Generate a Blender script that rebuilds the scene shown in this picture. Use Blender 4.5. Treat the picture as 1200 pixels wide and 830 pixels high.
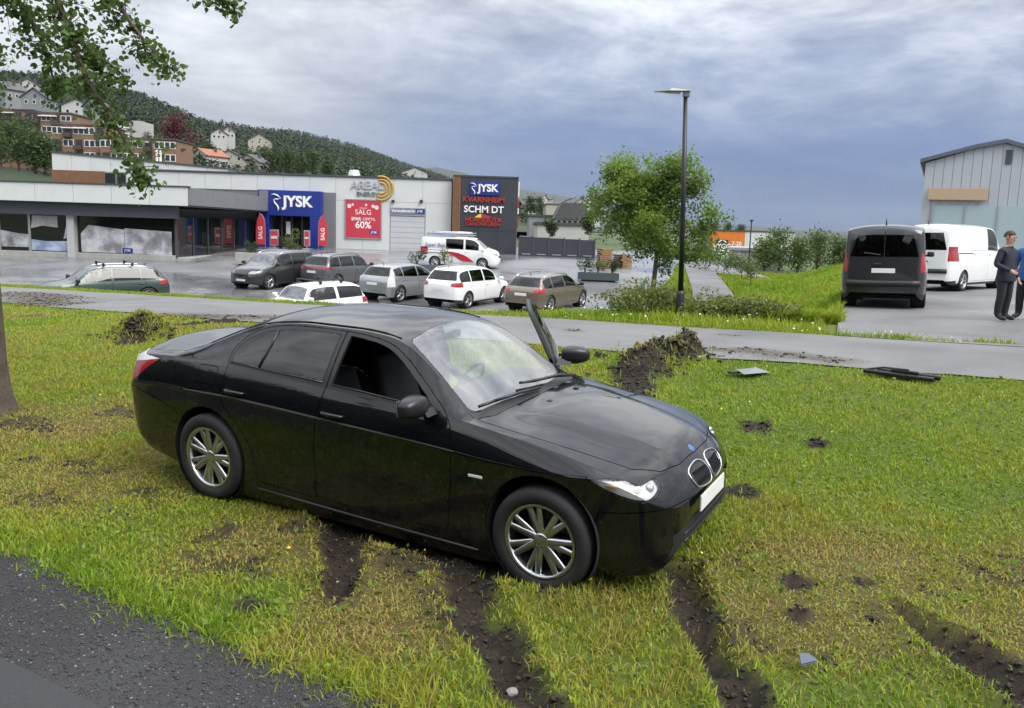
import bpy, bmesh, math, random
import numpy as np
from mathutils import Vector, Matrix

for o in list(bpy.data.objects):
    bpy.data.objects.remove(o)
scene = bpy.context.scene
COL = scene.collection
random.seed(7)
RNG = np.random.default_rng(11)

# ------------------------------------------------------------------ camera
FPX, CAMZ = 1000.0, 3.6                       # focal length in photo pixels (1200 wide), eye height in the bus
PITCH, ROLL = math.atan(147 / FPX), math.radians(1.85)
R0 = np.array([1., 0, 0]); F0 = np.array([0, math.cos(PITCH), -math.sin(PITCH)]); U0 = np.cross(R0, F0)
CR_ = math.cos(ROLL) * R0 + math.sin(ROLL) * U0
CU_ = -math.sin(ROLL) * R0 + math.cos(ROLL) * U0
cam = bpy.data.objects.new('camera', bpy.data.cameras.new('camera'))
COL.objects.link(cam)
cam.data.sensor_width = 36.0
cam.data.lens = 36.0 * FPX / 1200.0
cam.data.clip_start = 0.1
cam.data.clip_end = 12000
cam.matrix_world = Matrix(((CR_[0], CU_[0], -F0[0], 0), (CR_[1], CU_[1], -F0[1], 0),
                           (CR_[2], CU_[2], -F0[2], CAMZ), (0, 0, 0, 1)))
scene.camera = cam

# ------------------------------------------------------------------ world, sun, exposure
SUN_EL, SUN_AZ = math.radians(50), math.radians(128)      # azimuth from +Y towards +X
w = bpy.data.worlds.new('World'); scene.world = w; w.use_nodes = True
nt = w.node_tree; nt.nodes.clear()
def N_(t, kind, **kw):
    n = t.nodes.new(kind)
    for k, v in kw.items(): setattr(n, k, v)
    return n
def math_(t, op, a, b=None, c=None, clamp=False):
    n = t.nodes.new('ShaderNodeMath'); n.operation = op; n.use_clamp = clamp
    for i, v in enumerate((a, b, c)):
        if v is None: continue
        if isinstance(v, (int, float)): n.inputs[i].default_value = v
        else: t.links.new(v, n.inputs[i])
    return n.outputs[0]
def mix_(t, fac, a, b, blend='MIX'):
    n = t.nodes.new('ShaderNodeMix'); n.data_type = 'RGBA'; n.blend_type = blend
    for s, v in ((n.inputs[0], fac), (n.inputs[6], a), (n.inputs[7], b)):
        if isinstance(v, (int, float)): s.default_value = v
        elif isinstance(v, (tuple, list)): s.default_value = (*v[:3], 1)
        else: t.links.new(v, s)
    return n.outputs[2]
def ramp_(t, fac, stops, interp='LINEAR'):
    n = t.nodes.new('ShaderNodeValToRGB'); n.color_ramp.interpolation = interp
    e = n.color_ramp.elements
    while len(e) < len(stops): e.new(0.5)
    for i, (p, c) in enumerate(stops):
        e[i].position = p
        e[i].color = (c, c, c, 1) if isinstance(c, (int, float)) else (*c, 1)
    t.links.new(fac, n.inputs[0])
    return n.outputs[0]
def noise_(t, vec, scale, detail=5, rough=0.55, dist=0.0):
    n = t.nodes.new('ShaderNodeTexNoise')
    n.inputs['Scale'].default_value = scale; n.inputs['Detail'].default_value = detail
    n.inputs['Roughness'].default_value = rough; n.inputs['Distortion'].default_value = dist
    if vec is not None: t.links.new(vec, n.inputs['Vector'])
    return n.outputs['Fac']
sky = N_(nt, 'ShaderNodeTexSky', sky_type='NISHITA', sun_disc=False, sun_elevation=SUN_EL, sun_rotation=SUN_AZ)
tc = N_(nt, 'ShaderNodeTexCoord')
sx = N_(nt, 'ShaderNodeSeparateXYZ'); nt.links.new(tc.outputs['Generated'], sx.inputs[0])
zz = math_(nt, 'MAXIMUM', sx.outputs[2], 0.0)
den = math_(nt, 'ADD', zz, 0.20)
cv = N_(nt, 'ShaderNodeCombineXYZ')
nt.links.new(math_(nt, 'DIVIDE', sx.outputs[0], den), cv.inputs[0])
nt.links.new(math_(nt, 'DIVIDE', sx.outputs[1], den), cv.inputs[1])
cv.inputs[2].default_value = 3.1
n1 = noise_(nt, cv.outputs[0], 1.25, 8, 0.60, 0.55)
n2 = noise_(nt, cv.outputs[0], 3.4, 6, 0.6, 0.3)
n3 = noise_(nt, cv.outputs[0], 0.21, 3, 0.5, 0.3)
cl = math_(nt, 'ADD', math_(nt, 'MULTIPLY', n1, 0.62), math_(nt, 'MULTIPLY', n2, 0.38))
cloud = ramp_(nt, cl, [(0.38, (2.35, 2.55, 2.9)), (0.46, (3.45, 3.65, 4.0)), (0.515, (4.6, 4.78, 5.05)), (0.59, (6.6, 6.7, 6.8))])
rain0 = ramp_(nt, n3, [(0.36, (.85, 1.5, 3.3)), (0.62, (1.4, 2.15, 4.0))])
bank = math_(nt, 'ADD', math_(nt, 'MULTIPLY', sx.outputs[0], .24), math_(nt, 'MULTIPLY', sx.outputs[1], .97))          # a rain cloud stands over the valley ahead
rain = mix_(nt, ramp_(nt, bank, [(.84, 0.0), (.985, 1.0)], 'EASE'), (3.9, 4.25, 4.9), rain0)
low = ramp_(nt, zz, [(0.0, 1.0), (0.09, 0.95), (0.16, 0.58), (0.29, 0.0)], 'EASE')      # rain bank low over the horizon
lowc = mix_(nt, math_(nt, 'MULTIPLY', low, 0.93), cloud, rain)
# overcast sky: brighter towards the zenith (CIE overcast)
zf = math_(nt, 'ADD', math_(nt, 'MULTIPLY', zz, 2.5), 0.50)
col = mix_(nt, 0.97, sky.outputs[0], lowc)
vm = N_(nt, 'ShaderNodeVectorMath', operation='SCALE'); nt.links.new(col, vm.inputs[0]); nt.links.new(zf, vm.inputs['Scale'])
bg = N_(nt, 'ShaderNodeBackground'); bg.inputs[1].default_value = 0.1
nt.links.new(vm.outputs[0], bg.inputs[0])
nt.links.new(bg.outputs[0], N_(nt, 'ShaderNodeOutputWorld').inputs[0])

sun = bpy.data.objects.new('sun', bpy.data.lights.new('sun', 'SUN')); COL.objects.link(sun)
sun.data.energy = 2.0; sun.data.angle = math.radians(40); sun.data.color = (1.0, 0.96, 0.9)
sd = Vector((math.sin(SUN_AZ) * math.cos(SUN_EL), math.cos(SUN_AZ) * math.cos(SUN_EL), math.sin(SUN_EL)))
sun.rotation_euler = sd.to_track_quat('Z', 'Y').to_euler()
vs = scene.view_settings
vs.view_transform = 'Standard'; vs.look = 'None'; vs.gamma = 1.0; vs.exposure = 0.80; vs.use_curve_mapping = False

# ------------------------------------------------------------------ measuring helpers
def ray(u, v): return F0 + (u - 600) / FPX * CR_ - (v - 415) / FPX * CU_
def at(u, v, Y):
    """point of the photo pixel (u, v) on the vertical plane y = Y"""
    r = ray(u, v); s = Y / r[1]
    return Vector((r[0] * s, Y, CAMZ + r[2] * s))
AR = math.radians(31)
TX, TY = math.cos(AR), -math.sin(AR)          # along the road
NX, NY = math.sin(AR), math.cos(AR)           # away from the road
def tn2xy(t, n): return TX * t + NX * n, TY * t + NY * n

# ------------------------------------------------------------------ numpy noise
def vnoise(x, y, seed=0):
    xi = np.floor(x).astype(np.int64); yi = np.floor(y).astype(np.int64); fx = x - xi; fy = y - yi
    def h(a, b):
        v = (a * 374761393 + b * 668265263 + seed * 144665) & 0x7fffffff
        v = ((v ^ (v >> 13)) * 1274126177) & 0x7fffffff
        return ((v ^ (v >> 16)) & 0xffff) / 65535.0
    fx = fx * fx * (3 - 2 * fx); fy = fy * fy * (3 - 2 * fy)
    return (h(xi, yi) * (1 - fx) + h(xi + 1, yi) * fx) * (1 - fy) + (h(xi, yi + 1) * (1 - fx) + h(xi + 1, yi + 1) * fx) * fy
def fbm(x, y, oct=4, seed=0):
    s = 0; a = 1; tot = 0
    for i in range(oct):
        s = s + a * vnoise(x * 2 ** i, y * 2 ** i, seed + i * 17); tot += a; a *= 0.5
    return s / tot
def sm(a, b, x):
    s = np.clip((x - a) / (b - a), 0, 1); return s * s * (3 - 2 * s)

# ------------------------------------------------------------------ materials
MATS = {}
def mat(name, color, rough=0.6, metal=0.0, var=0.0, vscale=3.0, bump=0.0, bscale=40.0, coat=0.0, spec=0.5, color2=None, c2scale=2.0, c2lo=0.45, c2hi=0.6, rvar=0.0, emit=None):
    if name in MATS: return MATS[name]
    m = bpy.data.materials.new(name); m.use_nodes = True; t = m.node_tree
    b = t.nodes['Principled BSDF']
    b.inputs['Roughness'].default_value = rough; b.inputs['Metallic'].default_value = metal
    b.inputs['Coat Weight'].default_value = coat; b.inputs['Coat Roughness'].default_value = 0.04
    b.inputs['Specular IOR Level'].default_value = spec
    c = N_(t, 'ShaderNodeTexCoord').outputs['Object']
    colr = None
    if color2 is not None:
        f = ramp_(t, noise_(t, c, c2scale, 6, 0.6), [(c2lo, 0.0), (c2hi, 1.0)])
        colr = mix_(t, f, color, color2)
    if var > 0:
        f = noise_(t, c, vscale, 6, 0.65)
        k = ramp_(t, f, [(0.25, 1 - var), (0.75, 1 + var)])
        colr = mix_(t, 1.0, colr if colr is not None else color, k, 'MULTIPLY')
    if colr is not None: t.links.new(colr, b.inputs['Base Color'])
    else: b.inputs['Base Color'].default_value = (*color, 1)
    if rvar > 0:
        f = noise_(t, c, vscale * 1.7, 5, 0.6)
        t.links.new(ramp_(t, f, [(0.3, max(0.02, rough - rvar)), (0.7, min(1, rough + rvar))]), b.inputs['Roughness'])
    if bump > 0:
        bn = N_(t, 'ShaderNodeBump'); bn.inputs['Strength'].default_value = bump; bn.inputs['Distance'].default_value = 0.02
        t.links.new(noise_(t, c, bscale, 6, 0.7), bn.inputs['Height']); t.links.new(bn.outputs[0], b.inputs['Normal'])
    if emit: b.inputs['Emission Color'].default_value = (*color, 1); b.inputs['Emission Strength'].default_value = emit
    MATS[name] = m
    return m
def glass(name, tint, ior=1.5, rough=0.0, boost=0.0):
    if name in MATS: return MATS[name]
    m = bpy.data.materials.new(name); m.use_nodes = True; t = m.node_tree; t.nodes.clear()
    tr = N_(t, 'ShaderNodeBsdfTransparent'); tr.inputs[0].default_value = (*tint, 1)
    gl = N_(t, 'ShaderNodeBsdfGlossy'); gl.inputs['Roughness'].default_value = rough
    fr = N_(t, 'ShaderNodeFresnel'); fr.inputs[0].default_value = ior
    f = math_(t, 'ADD', fr.outputs[0], boost, clamp=True)
    mx = N_(t, 'ShaderNodeMixShader'); t.links.new(f, mx.inputs[0]); t.links.new(tr.outputs[0], mx.inputs[1]); t.links.new(gl.outputs[0], mx.inputs[2])
    t.links.new(mx.outputs[0], N_(t, 'ShaderNodeOutputMaterial').inputs[0])
    MATS[name] = m
    return m

# ------------------------------------------------------------------ mesh helpers
def tag(o, label=None, cat=None, group=None, kind=None):
    if label: o['label'] = label
    if cat: o['category'] = cat
    if group: o['group'] = group
    if kind: o['kind'] = kind
    return o
def link(name, me, m=None, parent=None, smooth=False):
    o = bpy.data.objects.new(name, me); COL.objects.link(o)
    if m is not None:
        for k in (m if isinstance(m, (list, tuple)) else [m]): me.materials.append(k)
    if parent is not None: o.parent = parent
    if smooth: me.shade_smooth()
    return o
def empty(name, loc=(0, 0, 0), rz=0.0, mw=None):
    o = bpy.data.objects.new(name, None); COL.objects.link(o); o.empty_display_size = 0.2
    if mw is not None: o.matrix_world = mw
    else: o.location = loc; o.rotation_euler = (0, 0, rz)
    return o
def npmesh(name, V, Fc, sizes=None):
    """fast mesh from numpy: V (n,3); Fc (m,k) faces of equal size"""
    me = bpy.data.meshes.new(name); V = np.asarray(V, np.float32); Fc = np.asarray(Fc, np.int32)
    m, k = Fc.shape
    me.vertices.add(len(V)); me.vertices.foreach_set('co', V.ravel())
    me.loops.add(m * k); me.loops.foreach_set('vertex_index', Fc.ravel())
    me.polygons.add(m); me.polygons.foreach_set('loop_start', np.arange(0, m * k, k, dtype=np.int32))
    me.update(calc_edges=True); me.validate()
    return me
class MB:
    def __init__(s): s.v = []; s.f = []
    def add(s, vs, fs):
        b = len(s.v); s.v += [tuple(p) for p in vs]; s.f += [tuple(i + b for i in f) for f in fs]; return s
    def box(s, x0, y0, z0, x1, y1, z1, M=None):
        vs = [Vector(p) for p in ((x0, y0, z0), (x1, y0, z0), (x1, y1, z0), (x0, y1, z0), (x0, y0, z1), (x1, y0, z1), (x1, y1, z1), (x0, y1, z1))]
        if M is not None: vs = [M @ p for p in vs]
        return s.add(vs, [(3, 2, 1, 0), (4, 5, 6, 7), (0, 1, 5, 4), (1, 2, 6, 5), (2, 3, 7, 6), (3, 0, 4, 7)])
    def bbox(s, x0, y0, z0, x1, y1, z1, b=0.02, M=None):
        """box with bevelled edges"""
        b = min(b, abs(x1 - x0) * .45, abs(y1 - y0) * .45, abs(z1 - z0) * .45)
        bm = bmesh.new(); bmesh.ops.create_cube(bm, size=1)
        for q in bm.verts: q.co = Vector(((x0 + x1) / 2 + q.co.x * (x1 - x0), (y0 + y1) / 2 + q.co.y * (y1 - y0), (z0 + z1) / 2 + q.co.z * (z1 - z0)))
        bmesh.ops.bevel(bm, geom=bm.edges[:], offset=b, segments=2, affect='EDGES', profile=0.5)
        if M is not None: bmesh.ops.transform(bm, matrix=M, verts=bm.verts[:])
        return s.bm(bm)
    def bm(s, bm):
        bm.verts.index_update(); s.add([q.co[:] for q in bm.verts], [[q.index for q in f.verts] for f in bm.faces]); bm.free(); return s
    def tube(s, pts, r, seg=8, cap=True):
        pts = [Vector(p) for p in pts]; n = len(pts); rs = r if isinstance(r, (list, tuple)) else [r] * n
        vs = []; fs = []; up = None
        for i, p in enumerate(pts):
            d = (pts[min(i + 1, n - 1)] - pts[max(i - 1, 0)]).normalized()
            if up is None: up = d.orthogonal().normalized()
            a = (up - d * up.dot(d)); a = a.normalized() if a.length > 1e-6 else d.orthogonal().normalized(); up = a; b = d.cross(a)
            for k in range(seg):
                an = 2 * math.pi * k / seg; vs.append(p + (a * math.cos(an) + b * math.sin(an)) * rs[i])
        for i in range(n - 1):
            for k in range(seg):
                k2 = (k + 1) % seg; fs.append((i * seg + k, i * seg + k2, (i + 1) * seg + k2, (i + 1) * seg + k))
        if cap: fs += [tuple(range(seg))[::-1], tuple(range((n - 1) * seg, n * seg))]
        return s.add(vs, fs)
    def lathe(s, prof, seg=24, axis='z', o=(0, 0, 0)):
        vs = []; fs = []; n = len(prof)
        for k in range(seg):
            a = 2 * math.pi * k / seg; c, q = math.cos(a), math.sin(a)
            for r, h in prof:
                p = (r * c, r * q, h) if axis == 'z' else ((r * c, h, r * q) if axis == 'y' else (h, r * c, r * q))
                vs.append((p[0] + o[0], p[1] + o[1], p[2] + o[2]))
        for k in range(seg):
            k2 = (k + 1) % seg
            for i in range(n - 1): fs.append((k * n + i, k2 * n + i, k2 * n + i + 1, k * n + i + 1))
        return s.add(vs, fs)
    def prism(s, poly, d0, d1, axis='y'):
        """2D outline extruded along an axis: axis y -> poly is (x, z)"""
        f = {'y': lambda p, d: (p[0], d, p[1]), 'x': lambda p, d: (d, p[0], p[1]), 'z': lambda p, d: (p[0], p[1], d)}[axis]
        n = len(poly); vs = [f(p, d0) for p in poly] + [f(p, d1) for p in poly]
        return s.add(vs, [tuple(range(n)), tuple(range(2 * n - 1, n - 1, -1))] + [(i, i + n, (i + 1) % n + n, (i + 1) % n) for i in range(n)])
    def mesh(s, name):
        me = bpy.data.meshes.new(name); me.from_pydata(s.v, [], s.f); me.update()
        bm = bmesh.new(); bm.from_mesh(me); bmesh.ops.recalc_face_normals(bm, faces=bm.faces[:]); bm.to_mesh(me); bm.free()
        return me
    def build(s, name, m, parent=None, smooth=False):
        return link(name, s.mesh(name), m, parent, smooth)
def boxpart(name, m, parent, *a, b=0.0, M=None):
    q = MB()
    q.bbox(*a, b=b, M=M) if b > 0 else q.box(*a, M=M)
    return q.build(name, m, parent)
def text_part(name, body, size, m, parent, loc, rot=(math.pi / 2, 0, 0), extrude=0.02, bold=0.0, align='CENTER', sx=1.0, shear=0.0):
    cu = bpy.data.curves.new(name, 'FONT'); cu.body = body; cu.size = size; cu.extrude = extrude; cu.offset = bold
    cu.align_x = align; cu.align_y = 'CENTER'; cu.shear = shear; cu.resolution_u = 3
    to = bpy.data.objects.new('t', cu); COL.objects.link(to)
    dg = bpy.context.evaluated_depsgraph_get()
    me = bpy.data.meshes.new_from_object(to.evaluated_get(dg)); bpy.data.objects.remove(to)
    me.materials.clear()
    o = link(name, me, m, parent); o.location = loc; o.rotation_euler = rot; o.scale = (sx, 1, 1)
    return o
def copy_tree(o, parent=None):
    c = o.copy(); COL.objects.link(c); c.parent = parent
    for ch in list(o.children): copy_tree(ch, c)
    return c
# ------------------------------------------------------------------ terrain
NK = [-30, 0, 2.5, 3.3, 4.7, 6.3, 8, 11.3, 12, 16.2]
ZK = [1.0, 1.17, 1.2, 1.235, 1.305, 1.415, 1.585, 1.88, 1.9, 1.9]
def zlot(x, y):
    up = .3 + .033 * (np.clip(y, 20, 76) - 33)
    fl = .25 - .004 * (np.clip(y, 20, 200) - 33)
    k = sm(10, 26, x)
    return up * (1 - k) + fl * k
def terrain(x, y):
    x = np.asarray(x, float); y = np.asarray(y, float)
    t = x * TX + y * TY; n = x * NX + y * NY
    zb = np.interp(n, NK, ZK) + .03 * sm(5, 12, n) * (np.clip(t, -45, 14) + 4.2)
    n0 = 16.3 + 1.5 * sm(-12, -6, t)
    k = sm(0, 1, (n - n0) / (1.7 + 1.9 * sm(-12, -6, t)))
    pl = sm(.29, .39, x / np.maximum(y, 4)) * sm(15.6, 17.2, n) * (1 - sm(56, 78, y))                 # paved forecourt on the right stays high
    zp = 1.9 + .03 * (np.clip(t, -8, 4) + 4.2)
    return (zb * (1 - k) + zlot(x, y) * k) * (1 - pl) + zp * pl
def tz(x, y): return float(terrain(x, y))

def polyd(t, n, pts):
    """distance to a polyline of (t, n, halfwidth) measured in half-widths"""
    best = np.full(np.shape(t), 99.0)
    for (t0, n0, w0), (t1, n1, w1) in zip(pts[:-1], pts[1:]):
        dx, dy = t1 - t0, n1 - n0; L = dx * dx + dy * dy
        s = np.clip(((t - t0) * dx + (n - n0) * dy) / L, 0, 1)
        d = np.hypot(t - t0 - s * dx, n - n0 - s * dy) / (w0 + (w1 - w0) * s)
        best = np.minimum(best, d)
    return best
MUD = [[(-4.55, 5.0, .24), (-4.0, 4.45, .20), (-3.5, 3.8, .08)],
       [(-3.4, 5.2, .20), (-2.9, 4.35, .20), (-2.35, 3.85, .16), (-1.9, 3.45, .15), (-1.5, 3.1, .13)],
       [(-4.75, 4.95, .16), (-3.9, 4.78, .24), (-3.2, 4.75, .26), (-2.5, 4.75, .2)],
       [(-1.8, 5.3, .14), (-1.35, 4.5, .13), (-1.0, 4.0, .14), (-.5, 3.4, .13)],
       [(-.48, 5.5, .07), (-.2, 5.2, .16), (.15, 4.93, .17), (.7, 4.45, .17), (1.4, 3.9, .16)],
       [(-3.75, 8.8, .28), (-4.15, 9.9, .36), (-4.45, 11.1, .40), (-4.1, 11.8, .34)],
       [(-12.6, 8.7, .22), (-13.3, 9.5, .30), (-13.9, 10.4, .26), (-13.4, 11.4, .3)]]
SPOT = [(-.74, 5.74, .13), (-.98, 5.05, .10), (-1.56, 8.32, .12), (-2.45, 3.4, .08), (-.6, 5.3, .09), (-1.1, 5.5, .10), (-3.9, 3.45, .13), (-1.9, 6.9, .2), (-2.2, 8.6, .22)]
def mudmask(t, n):
    wob = (fbm(t * 3.1, n * 3.1, 4, 5) - .5) * 1.7
    d = np.full(np.shape(t), 99.0)
    for p in MUD: d = np.minimum(d, polyd(t, n, p))
    for a, b, r in SPOT: d = np.minimum(d, np.hypot(t - a, n - b) / r)
    scuff = .7 * sm(.57, .72, fbm(t * 2.4, n * 2.4, 4, 87)) * sm(.25, .8, drymask(t, n)) * sm(3.5, 3.9, n)
    return np.maximum(1 - sm(.62, 1.12, d + wob), scuff)
DIRT = [[(-25, 13.7, .7), (-23, 13.2, 1.0), (-20.3, 12.0, .9)], [(-15.4, 11.2, .5), (-13.4, 12.0, .8)], [(-3.4, 12.4, .45), (-2.2, 12.0, .4)], [(-7.0, 13.6, .12), (-6.7, 13.4, .12)], [(-4.4, 14.3, .18), (-4.2, 14.3, .16)]]
def dirtmask(t, n):
    d = np.full(np.shape(t), 99.0)
    for p in DIRT: d = np.minimum(d, polyd(t, n, p))
    return 1 - sm(.4, 1.2, d + (fbm(t * 2.3, n * 2.3, 4, 9) - .5) * 1.6)
DRY = [(-3.5, 4.3, .75), (-6.9, 4.3, 1.5), (-4.6, 4.1, 1.0), (-3.2, 3.75, .8), (-1.0, 5.2, .85), (-.7, 6.1, .9), (-8.9, 5.6, 1.3), (.4, 5.5, 1.2), (-9.5, 4.2, 1.6), (1.2, 6.8, 1.5), (-18.2, 10.2, .9)]
def drymask(t, n):
    d = np.full(np.shape(t), 99.0)
    for a, b, r in DRY: d = np.minimum(d, np.hypot(t - a, n - b) / r)
    return (1 - sm(.25, 1.15, d + (fbm(t * 1.7, n * 1.7, 3, 21) - .5) * .9))
def relief(t, n):
    m = mudmask(t, n)
    d = np.full(np.shape(t), 99.0)
    for p in MUD[:5]: d = np.minimum(d, polyd(t, n, p))
    z = -.075 * (1 - sm(.2, 1.0, d)) + .05 * np.exp(-((d - 1.25) / .3) ** 2)
    de = polyd(t, n, MUD[5]); z = z + .38 * m * (1 - sm(.15, 1.15, de)) * np.clip(fbm(t * 1.9, n * 1.9, 3, 3) - .18, 0, 1) * 1.5 * sm(9.2, 10.6, n) + .10 * (1 - sm(.2, 1.1, de)) * (fbm(t * 4, n * 4, 3, 13) - .5)
    dl = np.hypot(t + 13.1, n - 9.3); z = z + .42 * np.exp(-(dl / .42) ** 2) * (.7 + .6 * fbm(t * 3, n * 3, 3, 3))
    z = z + m * (fbm(t * 8, n * 8, 4, 31) - .5) * .17
    return z + (fbm(t * .9, n * .9, 3, 41) - .5) * .07 * sm(3.3, 4.2, n) * (1 - sm(10.6, 11.2, n))

def strip(name, m, t0, t1, n0, n1, dt, dn, dz=0.0, rel=False, attrs=None, jag0=None, jag1=None):
    ts = np.arange(t0, t1 + dt * .5, dt); k = max(2, int(round((n1 - n0) / dn)) + 1)
    ss = np.linspace(0, 1, k); Tg, Sg = np.meshgrid(ts, ss, indexing='ij')
    a = n0 + (jag0(ts) if jag0 else 0 * ts); b = n1 + (jag1(ts) if jag1 else 0 * ts)
    Ng = a[:, None] * (1 - Sg) + b[:, None] * Sg
    X = TX * Tg + NX * Ng; Y = TY * Tg + NY * Ng
    Z = terrain(X, Y) + dz + (relief(Tg, Ng) if rel else 0)
    I = np.arange(X.size).reshape(X.shape)
    me = npmesh(name, np.stack([X, Y, Z], -1).reshape(-1, 3), np.stack([I[:-1, :-1], I[1:, :-1], I[1:, 1:], I[:-1, 1:]], -1).reshape(-1, 4))
    for an, fn in (attrs or {}).items():
        at_ = me.attributes.new(an, 'FLOAT', 'POINT'); at_.data.foreach_set('value', fn(Tg, Ng).ravel().astype(np.float32))
    return tag(link(name, me, m, None, True), kind='structure')
def attr_(t, name): return N_(t, 'ShaderNodeAttribute', attribute_name=name).outputs['Fac']

def soil_mat():
    m = bpy.data.materials.new('soil'); m.use_nodes = True; t = m.node_tree; b = t.nodes['Principled BSDF']
    c = N_(t, 'ShaderNodeTexCoord').outputs['Object']
    f1 = noise_(t, c, 9, 6, .7); f2 = noise_(t, c, 60, 4, .7)
    mud = ramp_(t, f1, [(.3, (.018, .014, .011)), (.55, (.036, .027, .019)), (.75, (.07, .052, .035))])
    grass = ramp_(t, f2, [(.3, (.06, .085, .016)), (.5, (.11, .14, .026)), (.75, (.19, .18, .05))])
    dry = ramp_(t, f2, [(.3, (.06, .05, .018)), (.7, (.17, .14, .05))])
    g2 = mix_(t, attr_(t, 'dry'), grass, dry)
    t.links.new(mix_(t, attr_(t, 'mud'), g2, mud), b.inputs['Base Color'])
    b.inputs['Roughness'].default_value = .85; b.inputs['Specular IOR Level'].default_value = .25
    bn = N_(t, 'ShaderNodeBump'); bn.inputs['Strength'].default_value = .9; bn.inputs['Distance'].default_value = .04
    t.links.new(noise_(t, c, 28, 8, .75), bn.inputs['Height']); t.links.new(bn.outputs[0], b.inputs['Normal'])
    return m
def asphalt_mat(name, c0, c1, rough, rvar, spk=0.0, wet=0.0, dirt=False, scale=1.0, spec=.5):
    m = bpy.data.materials.new(name); m.use_nodes = True; t = m.node_tree; b = t.nodes['Principled BSDF']
    c = N_(t, 'ShaderNodeTexCoord').outputs['Object']
    big = noise_(t, c, .35 * scale, 5, .6, .4); fine = noise_(t, c, 90 * scale, 3, .8)
    col = mix_(t, ramp_(t, big, [(.35, 0.), (.65, 1.)]), c0, c1)
    col = mix_(t, 1.0, col, ramp_(t, fine, [(.3, .72), (.7, 1.28)]), 'MULTIPLY')
    if spk:
        vo = N_(t, 'ShaderNodeTexVoronoi'); vo.inputs['Scale'].default_value = 38 * scale; t.links.new(c, vo.inputs['Vector'])
        wn = N_(t, 'ShaderNodeTexWhiteNoise'); t.links.new(vo.outputs['Position'], wn.inputs['Vector'])
        f = math_(t, 'MULTIPLY', ramp_(t, wn.outputs['Value'], [(.80, 0.), (.97, 1.)]), ramp_(t, vo.outputs['Distance'], [(.2, 1.), (.38, 0.)]))
        col = mix_(t, math_(t, 'MULTIPLY', f, spk), col, (.42, .41, .4))
    if dirt:
        col = mix_(t, attr_(t, 'dirt'), col, ramp_(t, noise_(t, c, 14, 5, .7), [(.3, (.03, .024, .018)), (.7, (.10, .08, .055))]))
    t.links.new(col, b.inputs['Base Color'])
    rr = ramp_(t, noise_(t, c, .22 * scale, 6, .62, .6), [(.40, max(.04, rough - rvar)), (.62, min(1, rough + rvar))])
    t.links.new(rr, b.inputs['Roughness']); b.inputs['Specular IOR Level'].default_value = spec
    bn = N_(t, 'ShaderNodeBump'); bn.inputs['Strength'].default_value = .5 - .35 * wet; bn.inputs['Distance'].default_value = .01
    t.links.new(noise_(t, c, 70 * scale, 5, .8), bn.inputs['Height']); t.links.new(bn.outputs[0], b.inputs['Normal'])
    return m
SOIL = soil_mat()
M_ROAD = asphalt_mat('road asphalt', (.032, .033, .036), (.045, .046, .05), .75, .15, spec=.3)
M_VERGE = asphalt_mat('gravel verge', (.030, .030, .031), (.052, .052, .053), .95, .05, spk=.18, spec=.2)
M_PATH = asphalt_mat('path asphalt', (.105, .105, .108), (.165, .163, .162), .65, .15, dirt=True, spk=.25)
M_LOT = asphalt_mat('wet asphalt', (.135, .138, .144), (.20, .20, .205), .30, .23, wet=.8, scale=.6)
M_FIELD = mat('field grass', (.06, .085, .022), .9, var=.35, vscale=.3, bump=.5, bscale=6, color2=(.035, .055, .016), c2scale=.02)
M_FARGROUND = M_FIELD

jagv = lambda s: (fbm(s * 1.3, s * 0 + 3.3, 4, 2) - .5) * .28 + (fbm(s * 7, s * 0 + 1.3, 3, 8) - .5) * .10
jaga = lambda s: (fbm(s * 1.9, s * 0 + 7.3, 3, 5) - .5) * .10
jagp = lambda s: (fbm(s * .8, s * 0 + 9.3, 4, 6) - .5) * .40
jagq = lambda s: (fbm(s * .5, s * 0 + 2.3, 4, 7) - .5) * .45
ZERO = lambda t, n: np.zeros(np.shape(t))
# fine bank beneath the crashed car, then coarser wings; gravel, road and path lie on it as sheets
strip('grass_bank', SOIL, -16, 7, 2.6, 13.2, .06, .06, 0, True, {'mud': mudmask, 'dry': drymask})
strip('grass_bank', SOIL, -60, -16, 2.6, 13.2, .25, .25, -.004, True, {'mud': mudmask, 'dry': drymask})
strip('grass_bank', SOIL, 7, 30, 2.6, 13.2, .25, .25, -.004, False, {'mud': ZERO, 'dry': drymask})
strip('grass_bank', SOIL, -60, 24, 13.2, 22, .3, .3, -.02, False, {'mud': ZERO, 'dry': ZERO})
strip('gravel_verge', M_VERGE, -40, 20, 2.2, 3.06, .12, .08, .022, False, None, None, jagv)
strip('road', M_ROAD, -80, 40, -7, 2.32, .5, .5, .034, False, None, None, jaga)
strip('path', M_PATH, -70, 30, 11.45, 15.35, .15, .2, .022, False, {'dirt': dirtmask}, jagp, jagq)

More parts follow.
